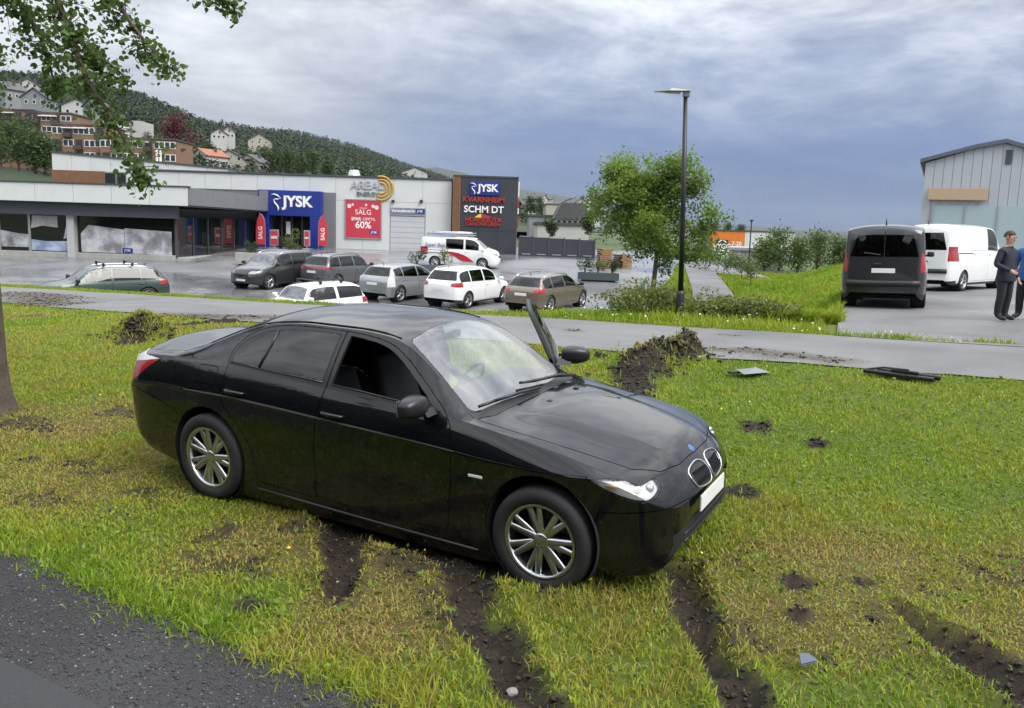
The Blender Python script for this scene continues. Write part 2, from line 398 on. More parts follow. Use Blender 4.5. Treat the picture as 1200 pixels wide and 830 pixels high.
# parking lot (wet asphalt) and the far ground sheet
def xygrid(name, m, xs, ys, zf, dz):
    X, Y = np.meshgrid(xs, ys, indexing='ij'); Z = zf(X, Y) + dz; I = np.arange(X.size).reshape(X.shape)
    me = npmesh(name, np.stack([X, Y, Z], -1).reshape(-1, 3), np.stack([I[:-1, :-1], I[1:, :-1], I[1:, 1:], I[:-1, 1:]], -1).reshape(-1, 4))
    return tag(link(name, me, m, None, True), kind='structure')
LOT_EDGE = [(-60, 62.), (-45, 52.), (-30, 43.2), (-20, 37.4), (-10, 31.4), (0, 25.6), (4, 24.0), (8.2, 31.), (10.2, 40), (13.5, 52), (16.5, 64), (20, 82)]
def lot_mesh():
    # rows run from the bank foot (n about 20.6) to the shop fronts
    xs = np.concatenate([np.arange(-60, 3.0, 1.0), np.arange(3.0, 19, .5)]); V = []; ks = np.linspace(0, 1, 40)
    for x in xs:
        y0 = ((18.3 if x < -6 else 20.6) - x * NX) / NY if x < 3.0 else np.interp(x, [3.0, 4.6, 6.4, 9.6, 12., 16, 19], [22.2, 31, 40, 52, 64, 78, 84])
        for k in ks:
            y = y0 + (86 - y0) * k; V.append((x, y, tz(x, y) + .03))
    I = np.arange(len(V)).reshape(len(xs), 40)
    return npmesh('parking_lot', np.array(V), np.stack([I[:-1, :-1], I[1:, :-1], I[1:, 1:], I[:-1, 1:]], -1).reshape(-1, 4))
tag(link('parking_lot', lot_mesh(), M_LOT, None, True), kind='structure')
def farz(x, y):
    z = terrain(x, y); n = x * NX + y * NY
    near = (n > -8) & (n < 23)
    z = np.where(near | ((x > .05 * y) & (y < 84) & (x < 70)), z - .6, z)
    return np.where(y < -20, .5, z)
gx = np.unique(np.concatenate([-np.geomspace(60, 6000, 14), np.arange(-60, 60, 2.0), np.geomspace(60, 6000, 14)]))
gy = np.unique(np.concatenate([-np.geomspace(30, 3000, 8), np.arange(-30, 100, 2.0), np.geomspace(100, 7000, 16)]))
xygrid('ground', M_FIELD, gx, gy, farz, -.03)
# finer meadow sheet between the lot and the forecourt
def meadow_mesh():
    ys = np.arange(16, 86, .7); ks = np.linspace(.03, .46, 60); Y, K = np.meshgrid(ys, ks, indexing='ij'); X = Y * K; Z = terrain(X, Y) - .05; I = np.arange(X.size).reshape(X.shape)
    return npmesh('meadow_ground', np.stack([X, Y, Z], -1).reshape(-1, 3), np.stack([I[:-1, :-1], I[:-1, 1:], I[1:, 1:], I[1:, :-1]], -1).reshape(-1, 4))
mg = link('meadow_ground', meadow_mesh(), SOIL, None, True); tag(mg, kind='structure')
# forecourt on the right beside the path
def fore_mesh():
    V = []; ys = np.arange(9, 58, .5); ks = np.linspace(0, 1, 60) ** 1.5
    for y in ys:
        x0 = max(.382 * y, (15.2 - y * NY) / NX)
        for k in ks:
            x = x0 + (60 - x0) * k; V.append((x, y, tz(x, y) + .03))
    I = np.arange(len(V)).reshape(len(ys), 60)
    return npmesh('forecourt', np.array(V), np.stack([I[:-1, :-1], I[:-1, 1:], I[1:, 1:], I[1:, :-1]], -1).reshape(-1, 4))
tag(link('forecourt', fore_mesh(), M_PATH, None, True), kind='structure')
# ------------------------------------------------------------------ car builder
def pchip(xk, yk):
    xk = np.asarray(xk, float); yk = np.asarray(yk, float); h = np.diff(xk); d = np.diff(yk) / h
    m = np.zeros_like(yk)
    for i in range(1, len(xk) - 1):
        if d[i - 1] * d[i] > 0:
            w1, w2 = 2 * h[i] + h[i - 1], h[i] + 2 * h[i - 1]; m[i] = (w1 + w2) / (w1 / d[i - 1] + w2 / d[i])
    m[0] = d[0]; m[-1] = d[-1]
    def f(x):
        x = np.clip(np.asarray(x, float), xk[0], xk[-1]); i = np.clip(np.searchsorted(xk, x) - 1, 0, len(h) - 1)
        s = (x - xk[i]) / h[i]
        return (2 * s**3 - 3 * s**2 + 1) * yk[i] + (s**3 - 2 * s**2 + s) * h[i] * m[i] + (-2 * s**3 + 3 * s**2) * yk[i + 1] + (s**3 - s**2) * h[i] * m[i + 1]
    return f
def kn(s): return pchip(*zip(*s))
def crv(p0, p1, p2, p3, n):
    """Catmull-Rom between p1 and p2"""
    s = np.linspace(0, 1, n, endpoint=False)[:, None]
    return .5 * ((2 * p1) + (-p0 + p2) * s + (2 * p0 - 5 * p1 + 4 * p2 - p3) * s**2 + (-p0 + 3 * p1 - 3 * p2 + p3) * s**3)
def shell(S, nx=240, q=1, lo=False):
    k1, k2, k3 = (3, 4, 8) if lo else (5, 8, 14)
    """loft the body: S holds knot lists over x for bottom, width, belt, rail and centre line"""
    f = {k: kn(v) for k, v in S.items() if isinstance(v, list)}
    x0, x1 = S['x0'], S['x1']
    u = np.linspace(0, 1, nx); xs = x0 + (x1 - x0) * u
    e = np.linspace(0, 1, 6 if lo else nx // 8) ** 2 * .12
    xs = np.unique(np.concatenate([xs, x0 + e, x1 - e]))
    rows = []
    for x in xs:
        zb, ws, zs, wsh, zr, wr, zc = (float(f[k](x)) for k in ('bot', 'ws', 'belt', 'wbelt', 'rail', 'wrail', 'top'))
        zs = min(zs, zc - .004); zr = min(max(zr, zs + .004), zc - .002); wr = min(wr, wsh - .004); zb = min(zb, zs - .03)
        H = zs - zb; zm = zb + H * S.get('zmax', .58)
        A = np.array([(ws - S.get('tuck', .10), zb), (ws - .02, zb + H * .16), (ws, zm), (ws - S.get('sh', .012), zb + H * .80), (wsh, zs)])
        A = np.concatenate([[2 * A[0] - A[1]], A, [2 * A[-1] - A[-2] + np.array([-.03, 0])]])
        P = [crv(*A[i:i + 4], k1 * q) for i in range(4)]
        if 'crease' in S:                                   # flank with a shoulder crease: tucked below, leaning in above
            zk = zb + (zs - zb) * float(f['crease'](x)); Hk = zk - zb
            B_ = np.array([(ws - .085, zb), (ws - .026, zb + Hk * .20), (ws - .012, zb + Hk * .58), (ws - .004, zk - .03), (ws, zk)])
            B_ = np.concatenate([[2 * B_[0] - B_[1]], B_, [2 * B_[-1] - B_[-2]]])
            lo_ = [crv(*B_[i:i + 4], k1) for i in range(4)]
            s_ = np.linspace(0, 1, k1 + 3, endpoint=False)[:, None]; e1, e2 = np.array([ws, zk]), np.array([wsh, zs])
            P = lo_ + [e1 + (e2 - e1) * s_ + np.array([1, 0]) * .010 * 4 * s_ * (1 - s_)]
        E = A[5]; Fp = np.array([wr, zr]); s = np.linspace(0, 1, k2 * q, endpoint=False)[:, None]
        bul = S.get('bulge', .018) * min(1, (zr - zs) / .3)
        P.append(E + (Fp - E) * s + np.array([1, 0]) * bul * 4 * s * (1 - s))
        a = np.linspace(0, 1, k3 * q)[:, None]
        yy = wr * (1 - a); pw = S.get('crown', 2.3)
        P.append(np.concatenate([yy, zr + (zc - zr) * (1 - (yy / max(wr, 1e-4)) ** pw)], 1))
        rows.append(np.concatenate(P))
    R = np.array(rows); nxs, m, _ = R.shape
    fx = np.repeat(xs[:, None], m, 1)
    def bend(x, y):
        k1 = sm(x1 - 1.0, x1, x); k0 = sm(x0 + .8, x0, x)
        return x - S.get('bendf', .12) * k1 * (np.abs(y) / .8) ** 2.2 + S.get('bendr', .07) * k0 * (np.abs(y) / .8) ** 2.2
    right = np.stack([bend(fx, R[..., 0]), -R[..., 0], R[..., 1]], -1); left = np.stack([bend(fx, R[..., 0]), R[..., 0], R[..., 1]], -1)
    full = np.concatenate([right, left[:, -2::-1]], 1)
    bm = bmesh.new(); V = [[bm.verts.new(p) for p in row] for row in full]
    for i in range(nxs - 1):
        for j in range(full.shape[1] - 1): bm.faces.new((V[i][j], V[i + 1][j], V[i + 1][j + 1], V[i][j + 1]))
    bm.faces.new(V[0]); bm.faces.new(V[-1][::-1])
    bmesh.ops.triangulate(bm, faces=[f_ for f_ in bm.faces if len(f_.verts) > 4])
    bmesh.ops.remove_doubles(bm, verts=bm.verts[:], dist=.0008)
    bmesh.ops.recalc_face_normals(bm, faces=bm.faces[:])
    return bm
def pip(p, poly):
    x, y = p; r = False; j = len(poly) - 1
    for i in range(len(poly)):
        xi, yi = poly[i]; xj, yj = poly[j]
        if (yi > y) != (yj > y) and x < (xj - xi) * (y - yi) / (yj - yi) + xi: r = not r
        j = i
    return r
def region(bm, lay, idx, poly, view, side=0, ylim=0.0, only=None, zmin=None, nzmax=None, rot=None):
    if rot is not None:
        bm.transform(Matrix.Rotation(rot, 4, 'Z')); bm.normal_update(); r_ = region(bm, lay, idx, poly, view, side, ylim, only, zmin, nzmax); bm.transform(Matrix.Rotation(-rot, 4, 'Z')); bm.normal_update(); return r_
    """cut the shell along a 2D outline (view 'side': x,z; 'top': x,y; 'end': y,z) and mark the faces inside with idx"""
    a, b = {'side': (0, 2), 'top': (0, 1), 'end': (1, 2)}[view]
    ok = lambda c: (side == 0 or c.y * side > ylim) and (zmin is None or c.z > zmin)
    px = [p[0] for p in poly]; py = [p[1] for p in poly]
    bx0, bx1, by0, by1 = min(px), max(px), min(py), max(py)
    cand = [f for f in bm.faces if ok(f.calc_center_median()) and (only is None or f[lay] in only)
            and max(v.co[a] for v in f.verts) >= bx0 and min(v.co[a] for v in f.verts) <= bx1
            and max(v.co[b] for v in f.verts) >= by0 and min(v.co[b] for v in f.verts) <= by1]
    cand = set(cand)
    for (p, q) in zip(poly, poly[1:] + poly[:1]):
        lx, hx, ly, hy = min(p[0], q[0]) - .004, max(p[0], q[0]) + .004, min(p[1], q[1]) - .004, max(p[1], q[1]) + .004
        fs = [f for f in cand if f.is_valid and max(v.co[a] for v in f.verts) >= lx and min(v.co[a] for v in f.verts) <= hx
              and max(v.co[b] for v in f.verts) >= ly and min(v.co[b] for v in f.verts) <= hy]
        if not fs: continue
        d = Vector((0, 0, 0)); d[a] = q[0] - p[0]; d[b] = q[1] - p[1]
        ax = Vector((0, 0, 0)); ax[3 - a - b] = 1
        no = d.cross(ax)
        if no.length < 1e-7: continue
        co = Vector((0, 0, 0)); co[a], co[b] = p
        geom = set(fs)
        for f in fs: geom.update(f.edges); geom.update(f.verts)
        r = bmesh.ops.bisect_plane(bm, geom=list(geom), plane_co=co, plane_no=no.normalized(), dist=1e-5)
        cand.update(g for g in r['geom'] if isinstance(g, bmesh.types.BMFace))
    n = 0
    for f in bm.faces:
        c = f.calc_center_median()
        if ok(c) and (only is None or f[lay] in only) and (nzmax is None or f.normal.z < nzmax) and pip((c[a], c[b]), poly): f[lay] = idx; n += 1
    return n
def biggest(bm, lay, idx):
    """keep only the largest connected patch of a marked region"""
    todo = {f for f in bm.faces if f[lay] == idx}; comps = []
    while todo:
        st = [todo.pop()]; c = list(st)
        while st:
            for e in st.pop().edges:
                for g in e.link_faces:
                    if g in todo: todo.remove(g); st.append(g); c.append(g)
        comps.append(c)
    comps.sort(key=len)
    for c in comps[:-1]:
        for f in c: f[lay] = 0
def smoothpoly(pts, k=4):
    """closed outline; corners given as (x, y, 1) stay sharp"""
    P = [np.array(p[:2], float) for p in pts]; n = len(P); out = []
    for i in range(n):
        p0, p1, p2, p3 = P[i - 1], P[i], P[(i + 1) % n], P[(i + 2) % n]
        if len(pts[i]) > 2: p0 = 2 * p1 - p2
        if len(pts[(i + 1) % n]) > 2: p3 = 2 * p2 - p1
        out += [tuple(q) for q in crv(p0, p1, p2, p3, k)]
    return out
def split(bm, lay, idx, gap=.0035, depth=.014, keep_bm=None):
    """take the faces marked idx out as a panel with shut-line gaps and folded edges"""
    b2 = bmesh.new(); vm = {}
    sel = [f for f in bm.faces if f[lay] in (idx if isinstance(idx, (set, list, tuple)) else (idx,))]
    for f in sel:
        vs = []
        for v in f.verts:
            if v not in vm: vm[v] = b2.verts.new(v.co)
            vs.append(vm[v])
        try: b2.faces.new(vs)
        except ValueError: pass
    b2.normal_update()
    if gap > 0:
        mv = {}
        be = [e for e in b2.edges if e.is_boundary]
        for e in be:
            f = e.link_faces[0]; d = (e.verts[1].co - e.verts[0].co)
            if d.length < 1e-7: continue
            inn = f.normal.cross(d).normalized()
            if inn.dot(f.calc_center_median() - e.verts[0].co) < 0: inn = -inn
            for v in e.verts: mv.setdefault(v, []).append(inn)
        for v, l in mv.items():
            s = sum(l, Vector()); 
            if s.length > 1e-6: v.co += s.normalized() * gap
    if depth > 0:
        be = [e for e in b2.edges if e.is_boundary]
        nv = {v: v.normal.copy() for e in be for v in e.verts}
        r = bmesh.ops.extrude_edge_only(b2, edges=be)
        new = [g for g in r['geom'] if isinstance(g, bmesh.types.BMVert)]
        from_old = {}
        for v in new:
            for e in v.link_edges:
                o = e.other_vert(v)
                if o in nv: v.co = v.co - nv[o] * depth; break
    return b2
def bm_obj(bm, name, m, parent, smooth=True, auto=35):
    me = bpy.data.meshes.new(name); bm.to_mesh(me); bm.free()
    o = link(name, me, m, parent, smooth)
    if smooth and auto:
        b = bmesh.new(); b.from_mesh(me)
        for e in b.edges:
            if len(e.link_faces) == 2 and e.calc_face_angle(0) > math.radians(auto): e.smooth = False
        b.to_mesh(me); b.free()
    return o
def circ(cx, cz, r, n=28, a0=0, a1=360): return [(cx + r * math.cos(math.radians(a0 + (a1 - a0) * i / n)), cz + r * math.sin(math.radians(a0 + (a1 - a0) * i / n))) for i in range(n)]

M_TYRE = mat('tyre rubber', (.018, .018, .019), .75, bump=.2, bscale=60, var=.3, vscale=20)
M_RIM = mat('alloy rim', (.50, .51, .53), .28, 1.0, var=.1, vscale=15)
M_DARKRIM = mat('dark alloy', (.10, .10, .11), .3, .8)
M_BLACKPL = mat('black plastic', (.017, .018, .020), .5, var=.2)
M_UNDER = mat('underbody black', (.010, .010, .011), .9)
M_CHROME = mat('chrome', (.72, .73, .75), .12, 1.0)
M_LENS = glass('clear lens', (.93, .95, .96), 1.45, .0, .04)
M_REDLENS = mat('red tail lens', (.30, .012, .018), .12, coat=.6)
M_CLEARTAIL = mat('clear tail lens', (.62, .62, .63), .1, coat=.8)
M_PLATE = mat('number plate', (.75, .76, .76), .4)
M_PLATETXT = mat('plate print', (.03, .03, .04), .5)
M_GLASS = glass('car glass', (.62, .70, .68), 1.5, 0, .03)
M_TINT = glass('tinted glass', (.035, .037, .04), 1.5, 0, .03)
M_WIND = glass('windscreen glass', (.60, .69, .68), 1.55, .0, .22)

def wheel(name, parent, x, y, z, r, w, side, rim=M_RIM, spokes=10, detail=1, double=False, steer=0.0):
    """tyre is the wheel mesh's first child, rim the second; side -1: outer face looks to -y"""
    e = empty(name, (x, y, z)); e.parent = parent; e.rotation_euler = (0, 0, steer)
    h = w / 2; ri = r * .70; seg = 40 if detail else 20
    MB().lathe([(ri, -h * .72), (ri + .012, -h * .95), (r * .90, -h), (r * .985, -h * .80), (r, -h * .55), (r, h * .55), (r * .985, h * .80), (r * .90, h), (ri + .012, h * .95), (ri, h * .72)], seg, 'y').build('tyre', M_TYRE, e, True)
    q = MB(); s = side
    q.lathe([(ri + .004, s * h * .92), (ri - .012, s * h * .95), (ri - .022, s * h * .80), (ri - .03, s * h * .2), (ri - .035, -s * h * .7)], seg, 'y')
    yo = s * h * .62
    for k in range(spokes):
        a = 2 * math.pi * k / spokes
        for off in ((-.16, .16) if double else (0,)):
            a2 = a + off
            c0, s0 = math.cos(a), math.sin(a); c1, s1 = math.cos(a2), math.sin(a2)
            wd0, wd1 = r * .075, r * (.045 if spokes > 6 else .085); r0, r1 = r * .13, ri - .008
            pt = []
            for rr, ww, yy, (cc, ss) in ((r0, wd0, yo + s * .012, (c0, s0)), (r1, wd1, s * h * .80, (c1, s1))):
                for sg in (-1, 1): pt.append((cc * rr - ss * ww * sg, yy, ss * rr + cc * ww * sg)); pt.append((cc * rr - ss * ww * sg * 1.15, yy - s * .035, ss * rr + cc * ww * sg * 1.15))
            q.add(pt, [(0, 2, 6, 4), (0, 4, 5, 1), (2, 3, 7, 6), (1, 5, 7, 3)])
    q.lathe([(.0, yo + s * .02), (r * .10, yo + s * .02), (r * .16, yo + s * .010), (r * .18, yo - s * .04)], 20, 'y')
    q.build('rim', rim, e, True)
    d = MB(); d.lathe([(.0, -s * h * .1), (r * .52, -s * h * .1), (r * .54, -s * h * .35)], 24, 'y'); d.build('brake_disc', M_DARKRIM, e, True)
    return e

# ================================================================== the crashed sedan
PAINT = mat('black paint', (.0030, .0034, .0048), .30, .0, coat=1.0, spec=.05, rvar=.03, vscale=6)
def dirty(m):
    """mud film thrown up along the sills"""
    t = m.node_tree; b = t.nodes['Principled BSDF']; c = N_(t, 'ShaderNodeTexCoord').outputs['Object']; sp = N_(t, 'ShaderNodeSeparateXYZ'); t.links.new(c, sp.inputs[0])
    f = math_(t, 'MULTIPLY', ramp_(t, sp.outputs[2], [(.0, .75), (.22, .25), (.5, 0.0)]), ramp_(t, noise_(t, c, 5.5, 7, .7), [(.42, 0.0), (.66, 1.0)]))
    t.links.new(mix_(t, f, (.0030, .0034, .0048), (.055, .043, .032)), b.inputs['Base Color'])
    t.links.new(math_(t, 'SUBTRACT', 1.0, math_(t, 'MULTIPLY', f, .95)), b.inputs['Coat Weight'])
dirty(PAINT)
M_TRIM = mat('satin black trim', (.012, .012, .014), .35)
M_SEAT = mat('dark seat cloth', (.022, .022, .025), .8, bump=.2, bscale=120, var=.2, vscale=8)
M_DASH = mat('dashboard grey', (.055, .056, .06), .6, bump=.1, bscale=90)
def hero():
    A3 = [[0.869, 0.494, 0.006], [0.109, -0.18, -0.978], [-0.482, 0.85, -0.21]]
    import numpy as _n
    rv = _n.array([0.205, 0.515, 0.061]); tv = _n.array([-1.938, 0.967, 7.757]); th = _n.linalg.norm(rv); k = rv / th
    K = _n.array([[0, -k[2], k[1]], [k[2], 0, -k[0]], [-k[1], k[0], 0]])
    Rc = (_n.eye(3) + math.sin(th) * K + (1 - math.cos(th)) * K @ K) @ _n.array([[1, 0, 0], [0, 0, -1], [0, 1, 0]], float)
    Mw = _n.stack([CR_, -CU_, F0], 1); Rw = Mw @ Rc; Tw = _n.array([0, 0, CAMZ]) + Mw @ tv
    root = empty('crashed_car', mw=Matrix([[*Rw[i], Tw[i]] for i in range(3)] + [[0, 0, 0, 1]]))
    tag(root, 'black sedan stranded on the torn grass bank with its far front door open', 'car')
    S = dict(x0=-1.25, x1=3.80, crease=[(-1.25, .70), (-1.0, .72), (.0, .775), (1.2, .79), (2.3, .79), (2.8, .815), (3.1, .86), (3.45, .94), (3.8, .96)], zmax=.60, tuck=.11, sh=.010, bulge=.016, crown=2.2, bendf=.13, bendr=.07,
        bot=[(-1.25, .40), (-1.22, .28), (-1.12, .20), (-.7, .13), (-.3, .02), (.5, -.03), (2.4, -.045), (3.0, .04), (3.5, .07), (3.72, .09), (3.77, .14), (3.80, .26)],
        ws=[(-1.25, .74), (-1.21, .82), (-1.05, .862), (-.6, .885), (0, .905), (.8, .905), (1.6, .905), (2.4, .905), (2.95, .905), (3.3, .888), (3.5, .862), (3.65, .81), (3.74, .73), (3.78, .64), (3.80, .54)],
        belt=[(-1.25, .74), (-1.20, .95), (-1.14, 1.005), (-.9, 1.035), (-.5, 1.055), (0, 1.055), (.6, 1.03), (1.1, 1.00), (1.7, .972), (2.2, .945), (2.45, .915), (2.8, .865), (3.2, .805), (3.5, .745), (3.64, .69), (3.75, .59), (3.80, .52)],
        wbelt=[(-1.25, .68), (-1.17, .745), (-.9, .785), (-.4, .80), (.2, .805), (1.0, .818), (2.0, .818), (2.4, .815), (2.8, .815), (3.2, .815), (3.5, .80), (3.65, .745), (3.74, .67), (3.78, .585), (3.80, .48)],
        rail=[(-1.25, .74), (-.9, 1.04), (-.62, 1.065), (-.45, 1.10), (-.2, 1.20), (.1, 1.315), (.4, 1.385), (.8, 1.415), (1.2, 1.415), (1.5, 1.395), (1.7, 1.345), (2.0, 1.175), (2.25, .995), (2.36, .925), (2.8, .87), (3.80, .5)],
        wrail=[(-1.25, .65), (-1.15, .725), (-.9, .765), (-.6, .755), (-.3, .67), (.1, .60), (.5, .575), (1.0, .575), (1.5, .57), (1.7, .59), (2.0, .655), (2.25, .72), (2.4, .775), (2.8, .80), (3.2, .785), (3.5, .765), (3.65, .71), (3.74, .635), (3.78, .55), (3.80, .44)],
        top=[(-1.25, .80), (-1.22, .98), (-1.175, 1.075), (-1.13, 1.09), (-.8, 1.10), (-.56, 1.112), (-.50, 1.125), (-.2, 1.265), (.1, 1.385), (.4, 1.45), (.8, 1.475), (1.15, 1.477), (1.45, 1.457), (1.66, 1.42), (2.0, 1.235), (2.44, .985), (2.52, .965), (2.9, .918), (3.2, .862), (3.45, .808), (3.60, .757), (3.70, .692), (3.77, .615), (3.80, .55)])
    bm = shell(S, 170)
    for v in bm.verts:                     # pressed power dome of the bonnet
        if 2.4 < v.co.x < 3.7 and v.co.z > .6: v.co.z += .022 * float(sm(2.45, 2.75, v.co.x) * (1 - sm(3.5, 3.7, v.co.x)) * (1 - sm(.40 + (3.3 - v.co.x) * .13, .45 + (3.3 - v.co.x) * .13, abs(v.co.y))))
    from mathutils.bvhtree import BVHTree
    bvh = BVHTree.FromBMesh(bm)
    def sy(x, z, s): 
        h = bvh.ray_cast(Vector((x, s * 3, z)), Vector((0, -s, 0)))[0]; return h.y if h else s * .9
    def fx(y, z):
        h = bvh.ray_cast(Vector((6, y, z)), Vector((-1, 0, 0)))[0]; return h.x if h else 3.7
    lay = bm.faces.layers.int.new('part')
    WR, WF = -.13, 2.94
    IDS = {}
    def nid(n): IDS[n] = len(IDS) + 1; return IDS[n]
    # wheel openings (removed)
    hole = nid('hole')
    for wx in (WR, WF):
        for s in (-1, 1): region(bm, lay, hole, circ(wx, .29 if wx < 1 else .275, .408, 32), 'side', s, .5)
    # bumpers
    fb = nid('front_bumper'); rb = nid('rear_bumper')
    region(bm, lay, fb, [(3.33, .0), (3.31, .40), (3.335, .515), (3.60, .53), (4.0, .545), (4.0, .0)], 'side', 0, 0, {0})
    region(bm, lay, rb, [(-1.5, .0), (-1.5, .75), (-1.05, .745), (-.50, .62), (-.485, .45), (-.45, .0)], 'side', 0, 0, {0})
    ink = nid('intake'); kid = nid('kidney')
    region(bm, lay, ink, smoothpoly([(-.50, .17), (-.56, .27), (-.48, .355), (.48, .355), (.56, .27), (.50, .17)], 3), 'end', 0, 0, {fb})
    ring0 = {}
    for s in (-1, 1):
        ring0[s] = smoothpoly([(s * .025, .565), (s * .028, .665), (s * .12, .692), (s * .285, .662), (s * .265, .575), (s * .13, .552)], 4)
        for f in bm.faces: pass
    # doors with their glass and frames
    rdoor = smoothpoly([(.05, .85, 1), (.07, 1.04, 1), (.055, 1.10), (.07, 1.19), (.16, 1.285), (.34, 1.355), (.6, 1.39), (.9, 1.40), (1.13, 1.398, 1), (1.10, 1.02, 1), (1.03, .60), (1.02, .15, 1), (.42, .16, 1), (.36, .42), (.24, .60), (.10, .73)], 4)
    fdoor = smoothpoly([(1.135, 1.398, 1), (1.35, 1.385), (1.55, 1.35), (1.72, 1.275), (1.95, 1.12), (2.16, .965, 1), (2.235, .86), (2.26, .60), (2.22, .15, 1), (1.025, .15, 1), (1.035, .60), (1.105, 1.02, 1)], 4)
    rglass = smoothpoly([(.105, 1.085, 1), (.092, 1.12), (.12, 1.20), (.22, 1.275), (.40, 1.335), (.66, 1.365), (.9, 1.372), (1.085, 1.37, 1), (1.055, 1.045, 1), (.6, 1.062), (.3, 1.076)], 4)
    fglass = smoothpoly([(1.185, 1.37, 1), (1.36, 1.355), (1.53, 1.322), (1.68, 1.255), (1.86, 1.135), (2.01, 1.02), (2.06, .985, 1), (1.6, 1.012), (1.15, 1.04, 1)], 4)
    dr = {}
    for s, nm in ((-1, 'R'), (1, 'L')):
        dr['rd' + nm] = nid('rd' + nm); dr['fd' + nm] = nid('fd' + nm); dr['rg' + nm] = nid('rg' + nm); dr['fg' + nm] = nid('fg' + nm)
        region(bm, lay, dr['rd' + nm], rdoor, 'side', s, .3, {0}); region(bm, lay, dr['fd' + nm], fdoor, 'side', s, .3, {0})
        region(bm, lay, dr['rg' + nm], rglass, 'side', s, .3, {dr['rd' + nm]}); region(bm, lay, dr['fg' + nm], fglass, 'side', s, .3, {dr['fd' + nm]})
    # fuel flap on the right rear wing
    ff = nid('fuel_flap')
    region(bm, lay, ff, smoothpoly([(-.235, .915), (-.235, 1.015), (-.215, 1.03), (-.045, 1.03), (-.025, 1.015), (-.025, .915), (-.045, .895), (-.215, .895)], 3), 'side', -1, .3, {0})
    # head and tail lamps
    hl = {}
    hpoly = smoothpoly([(1.68, .722, 1), (1.84, .738), (2.00, .728), (2.13, .695, 1), (2.145, .64), (2.06, .596), (1.95, .602), (1.80, .655)], 4)
    tpoly = smoothpoly([(-1.35, .80, 1), (-1.35, 1.05, 1), (-1.0, 1.03), (-.74, 1.018, 1), (-.88, .93), (-.99, .85), (-1.06, .80, 1)], 4)
    for s, nm in ((-1, 'R'), (1, 'L')):
        hl['h' + nm] = nid('h' + nm); hl['t' + nm] = nid('t' + nm)
        region(bm, lay, hl['h' + nm], hpoly, 'side', s, 1.6, {0}, None, .80, s * math.pi / 4); region(bm, lay, hl['t' + nm], tpoly, 'side', s, .50, {0})
        biggest(bm, lay, hl['h' + nm])
    # bonnet, boot lid, screens
    hood = nid('hood'); boot = nid('boot'); ws = nid('ws'); rs = nid('rs'); cow = nid('cowl')
    pl = lambda h: h + [(x, -y) for x, y in h[::-1]]
    wpoly = pl([(1.645, 0), (1.645, .2), (1.665, .42), (1.69, .535), (1.9, .60), (2.2, .676), (2.29, .69), (2.34, .60), (2.40, .3), (2.425, 0)])
    region(bm, lay, ws, smoothpoly([(x, y) for x, y in wpoly], 2), 'top', 0, 0, {0}, .93)
    rpoly = pl([(.22, 0), (.22, .3), (.20, .50), (.0, .535), (-.38, .61), (-.50, .60), (-.54, .3), (-.545, 0)])
    region(bm, lay, rs, smoothpoly(rpoly, 2), 'top', 0, 0, {0}, 1.05)
    cpoly = pl([(2.35, 0), (2.35, .62), (2.30, .72), (2.36, .735), (2.44, .62), (2.475, .3), (2.485, 0)])
    region(bm, lay, cow, cpoly, 'top', 0, 0, {0}, .85)
    hpo = pl([(2.49, 0), (2.48, .3), (2.445, .62), (2.37, .742), (2.6, .745), (3.0, .725), (3.3, .69), (3.46, .655), (3.60, .50), (3.655, .3), (3.665, 0)])
    region(bm, lay, hood, hpo, 'top', 0, 0, {0}, .56)
    bpo = pl([(-.575, 0), (-.57, .4), (-.55, .665), (-.8, .685), (-1.02, .66), (-1.3, .64), (-1.3, 0)])
    region(bm, lay, boot, bpo, 'top', 0, 0, {0}, .765)
    # ---- inner skin so nothing shows through the gaps
    glassids = {ws, rs, hole, hl['hR'], hl['hL']} | {dr[k] for k in dr if k[1] == 'g'}
    doorL = {dr['fdL'], dr['fgL']}
    inn = split(bm, lay, [i for i in range(0, len(IDS) + 1) if i not in glassids and i not in doorL], 0, 0)
    inn.normal_update()
    for v in inn.verts: v.co -= v.normal * .016
    bm_obj(inn, 'inner_skin', M_UNDER, root)
    bm_obj(split(bm, lay, 0), 'body', PAINT, root)
    fbo = bm_obj(split(bm, lay, fb), 'front_bumper', PAINT, root); rbo = bm_obj(split(bm, lay, rb), 'rear_bumper', PAINT, root)
    hoo = bm_obj(split(bm, lay, hood), 'bonnet', PAINT, root); boo = bm_obj(split(bm, lay, boot), 'boot_lid', PAINT, root)
    bm_obj(split(bm, lay, cow, 0, 0), 'cowl', M_BLACKPL, root)
    wso = bm_obj(split(bm, lay, ws, .001, .004), 'windscreen', M_WIND, root); bm_obj(split(bm, lay, rs, .001, .004), 'rear_window', M_TINT, root)
    bm_obj(split(bm, lay, ff), 'fuel_flap', PAINT, root)
    def outline(poly, y, r, name, m, parent, side):
        """rubber seal following the door-glass outline on the shell"""
        pass
    for nm, s in (('R', -1), ('L', 1)):
        ro = bm_obj(split(bm, lay, dr['rd' + nm]), 'door', PAINT, root)
        bm_obj(split(bm, lay, dr['rg' + nm], .001, .004), 'window', M_TINT, ro)
        # divider of the rear quarter light
        q = MB(); q.tube([(x, sy(x, z, s), z) for x, z in ((.40, 1.07), (.425, 1.16), (.445, 1.25), (.455, 1.345))], .013, 6); q.build('window_divider', M_TRIM, ro, True)
        q = MB(); q.tube([(x, sy(x, z, s), z) for x, z in ((.09, 1.078), (.3, 1.07), (.55, 1.058), (.8, 1.05), (1.06, 1.038))], .008, 6); q.build('window_seal', M_TRIM, ro, True)
        f_ = bm_obj(split(bm, lay, dr['fd' + nm]), 'door', PAINT, root)
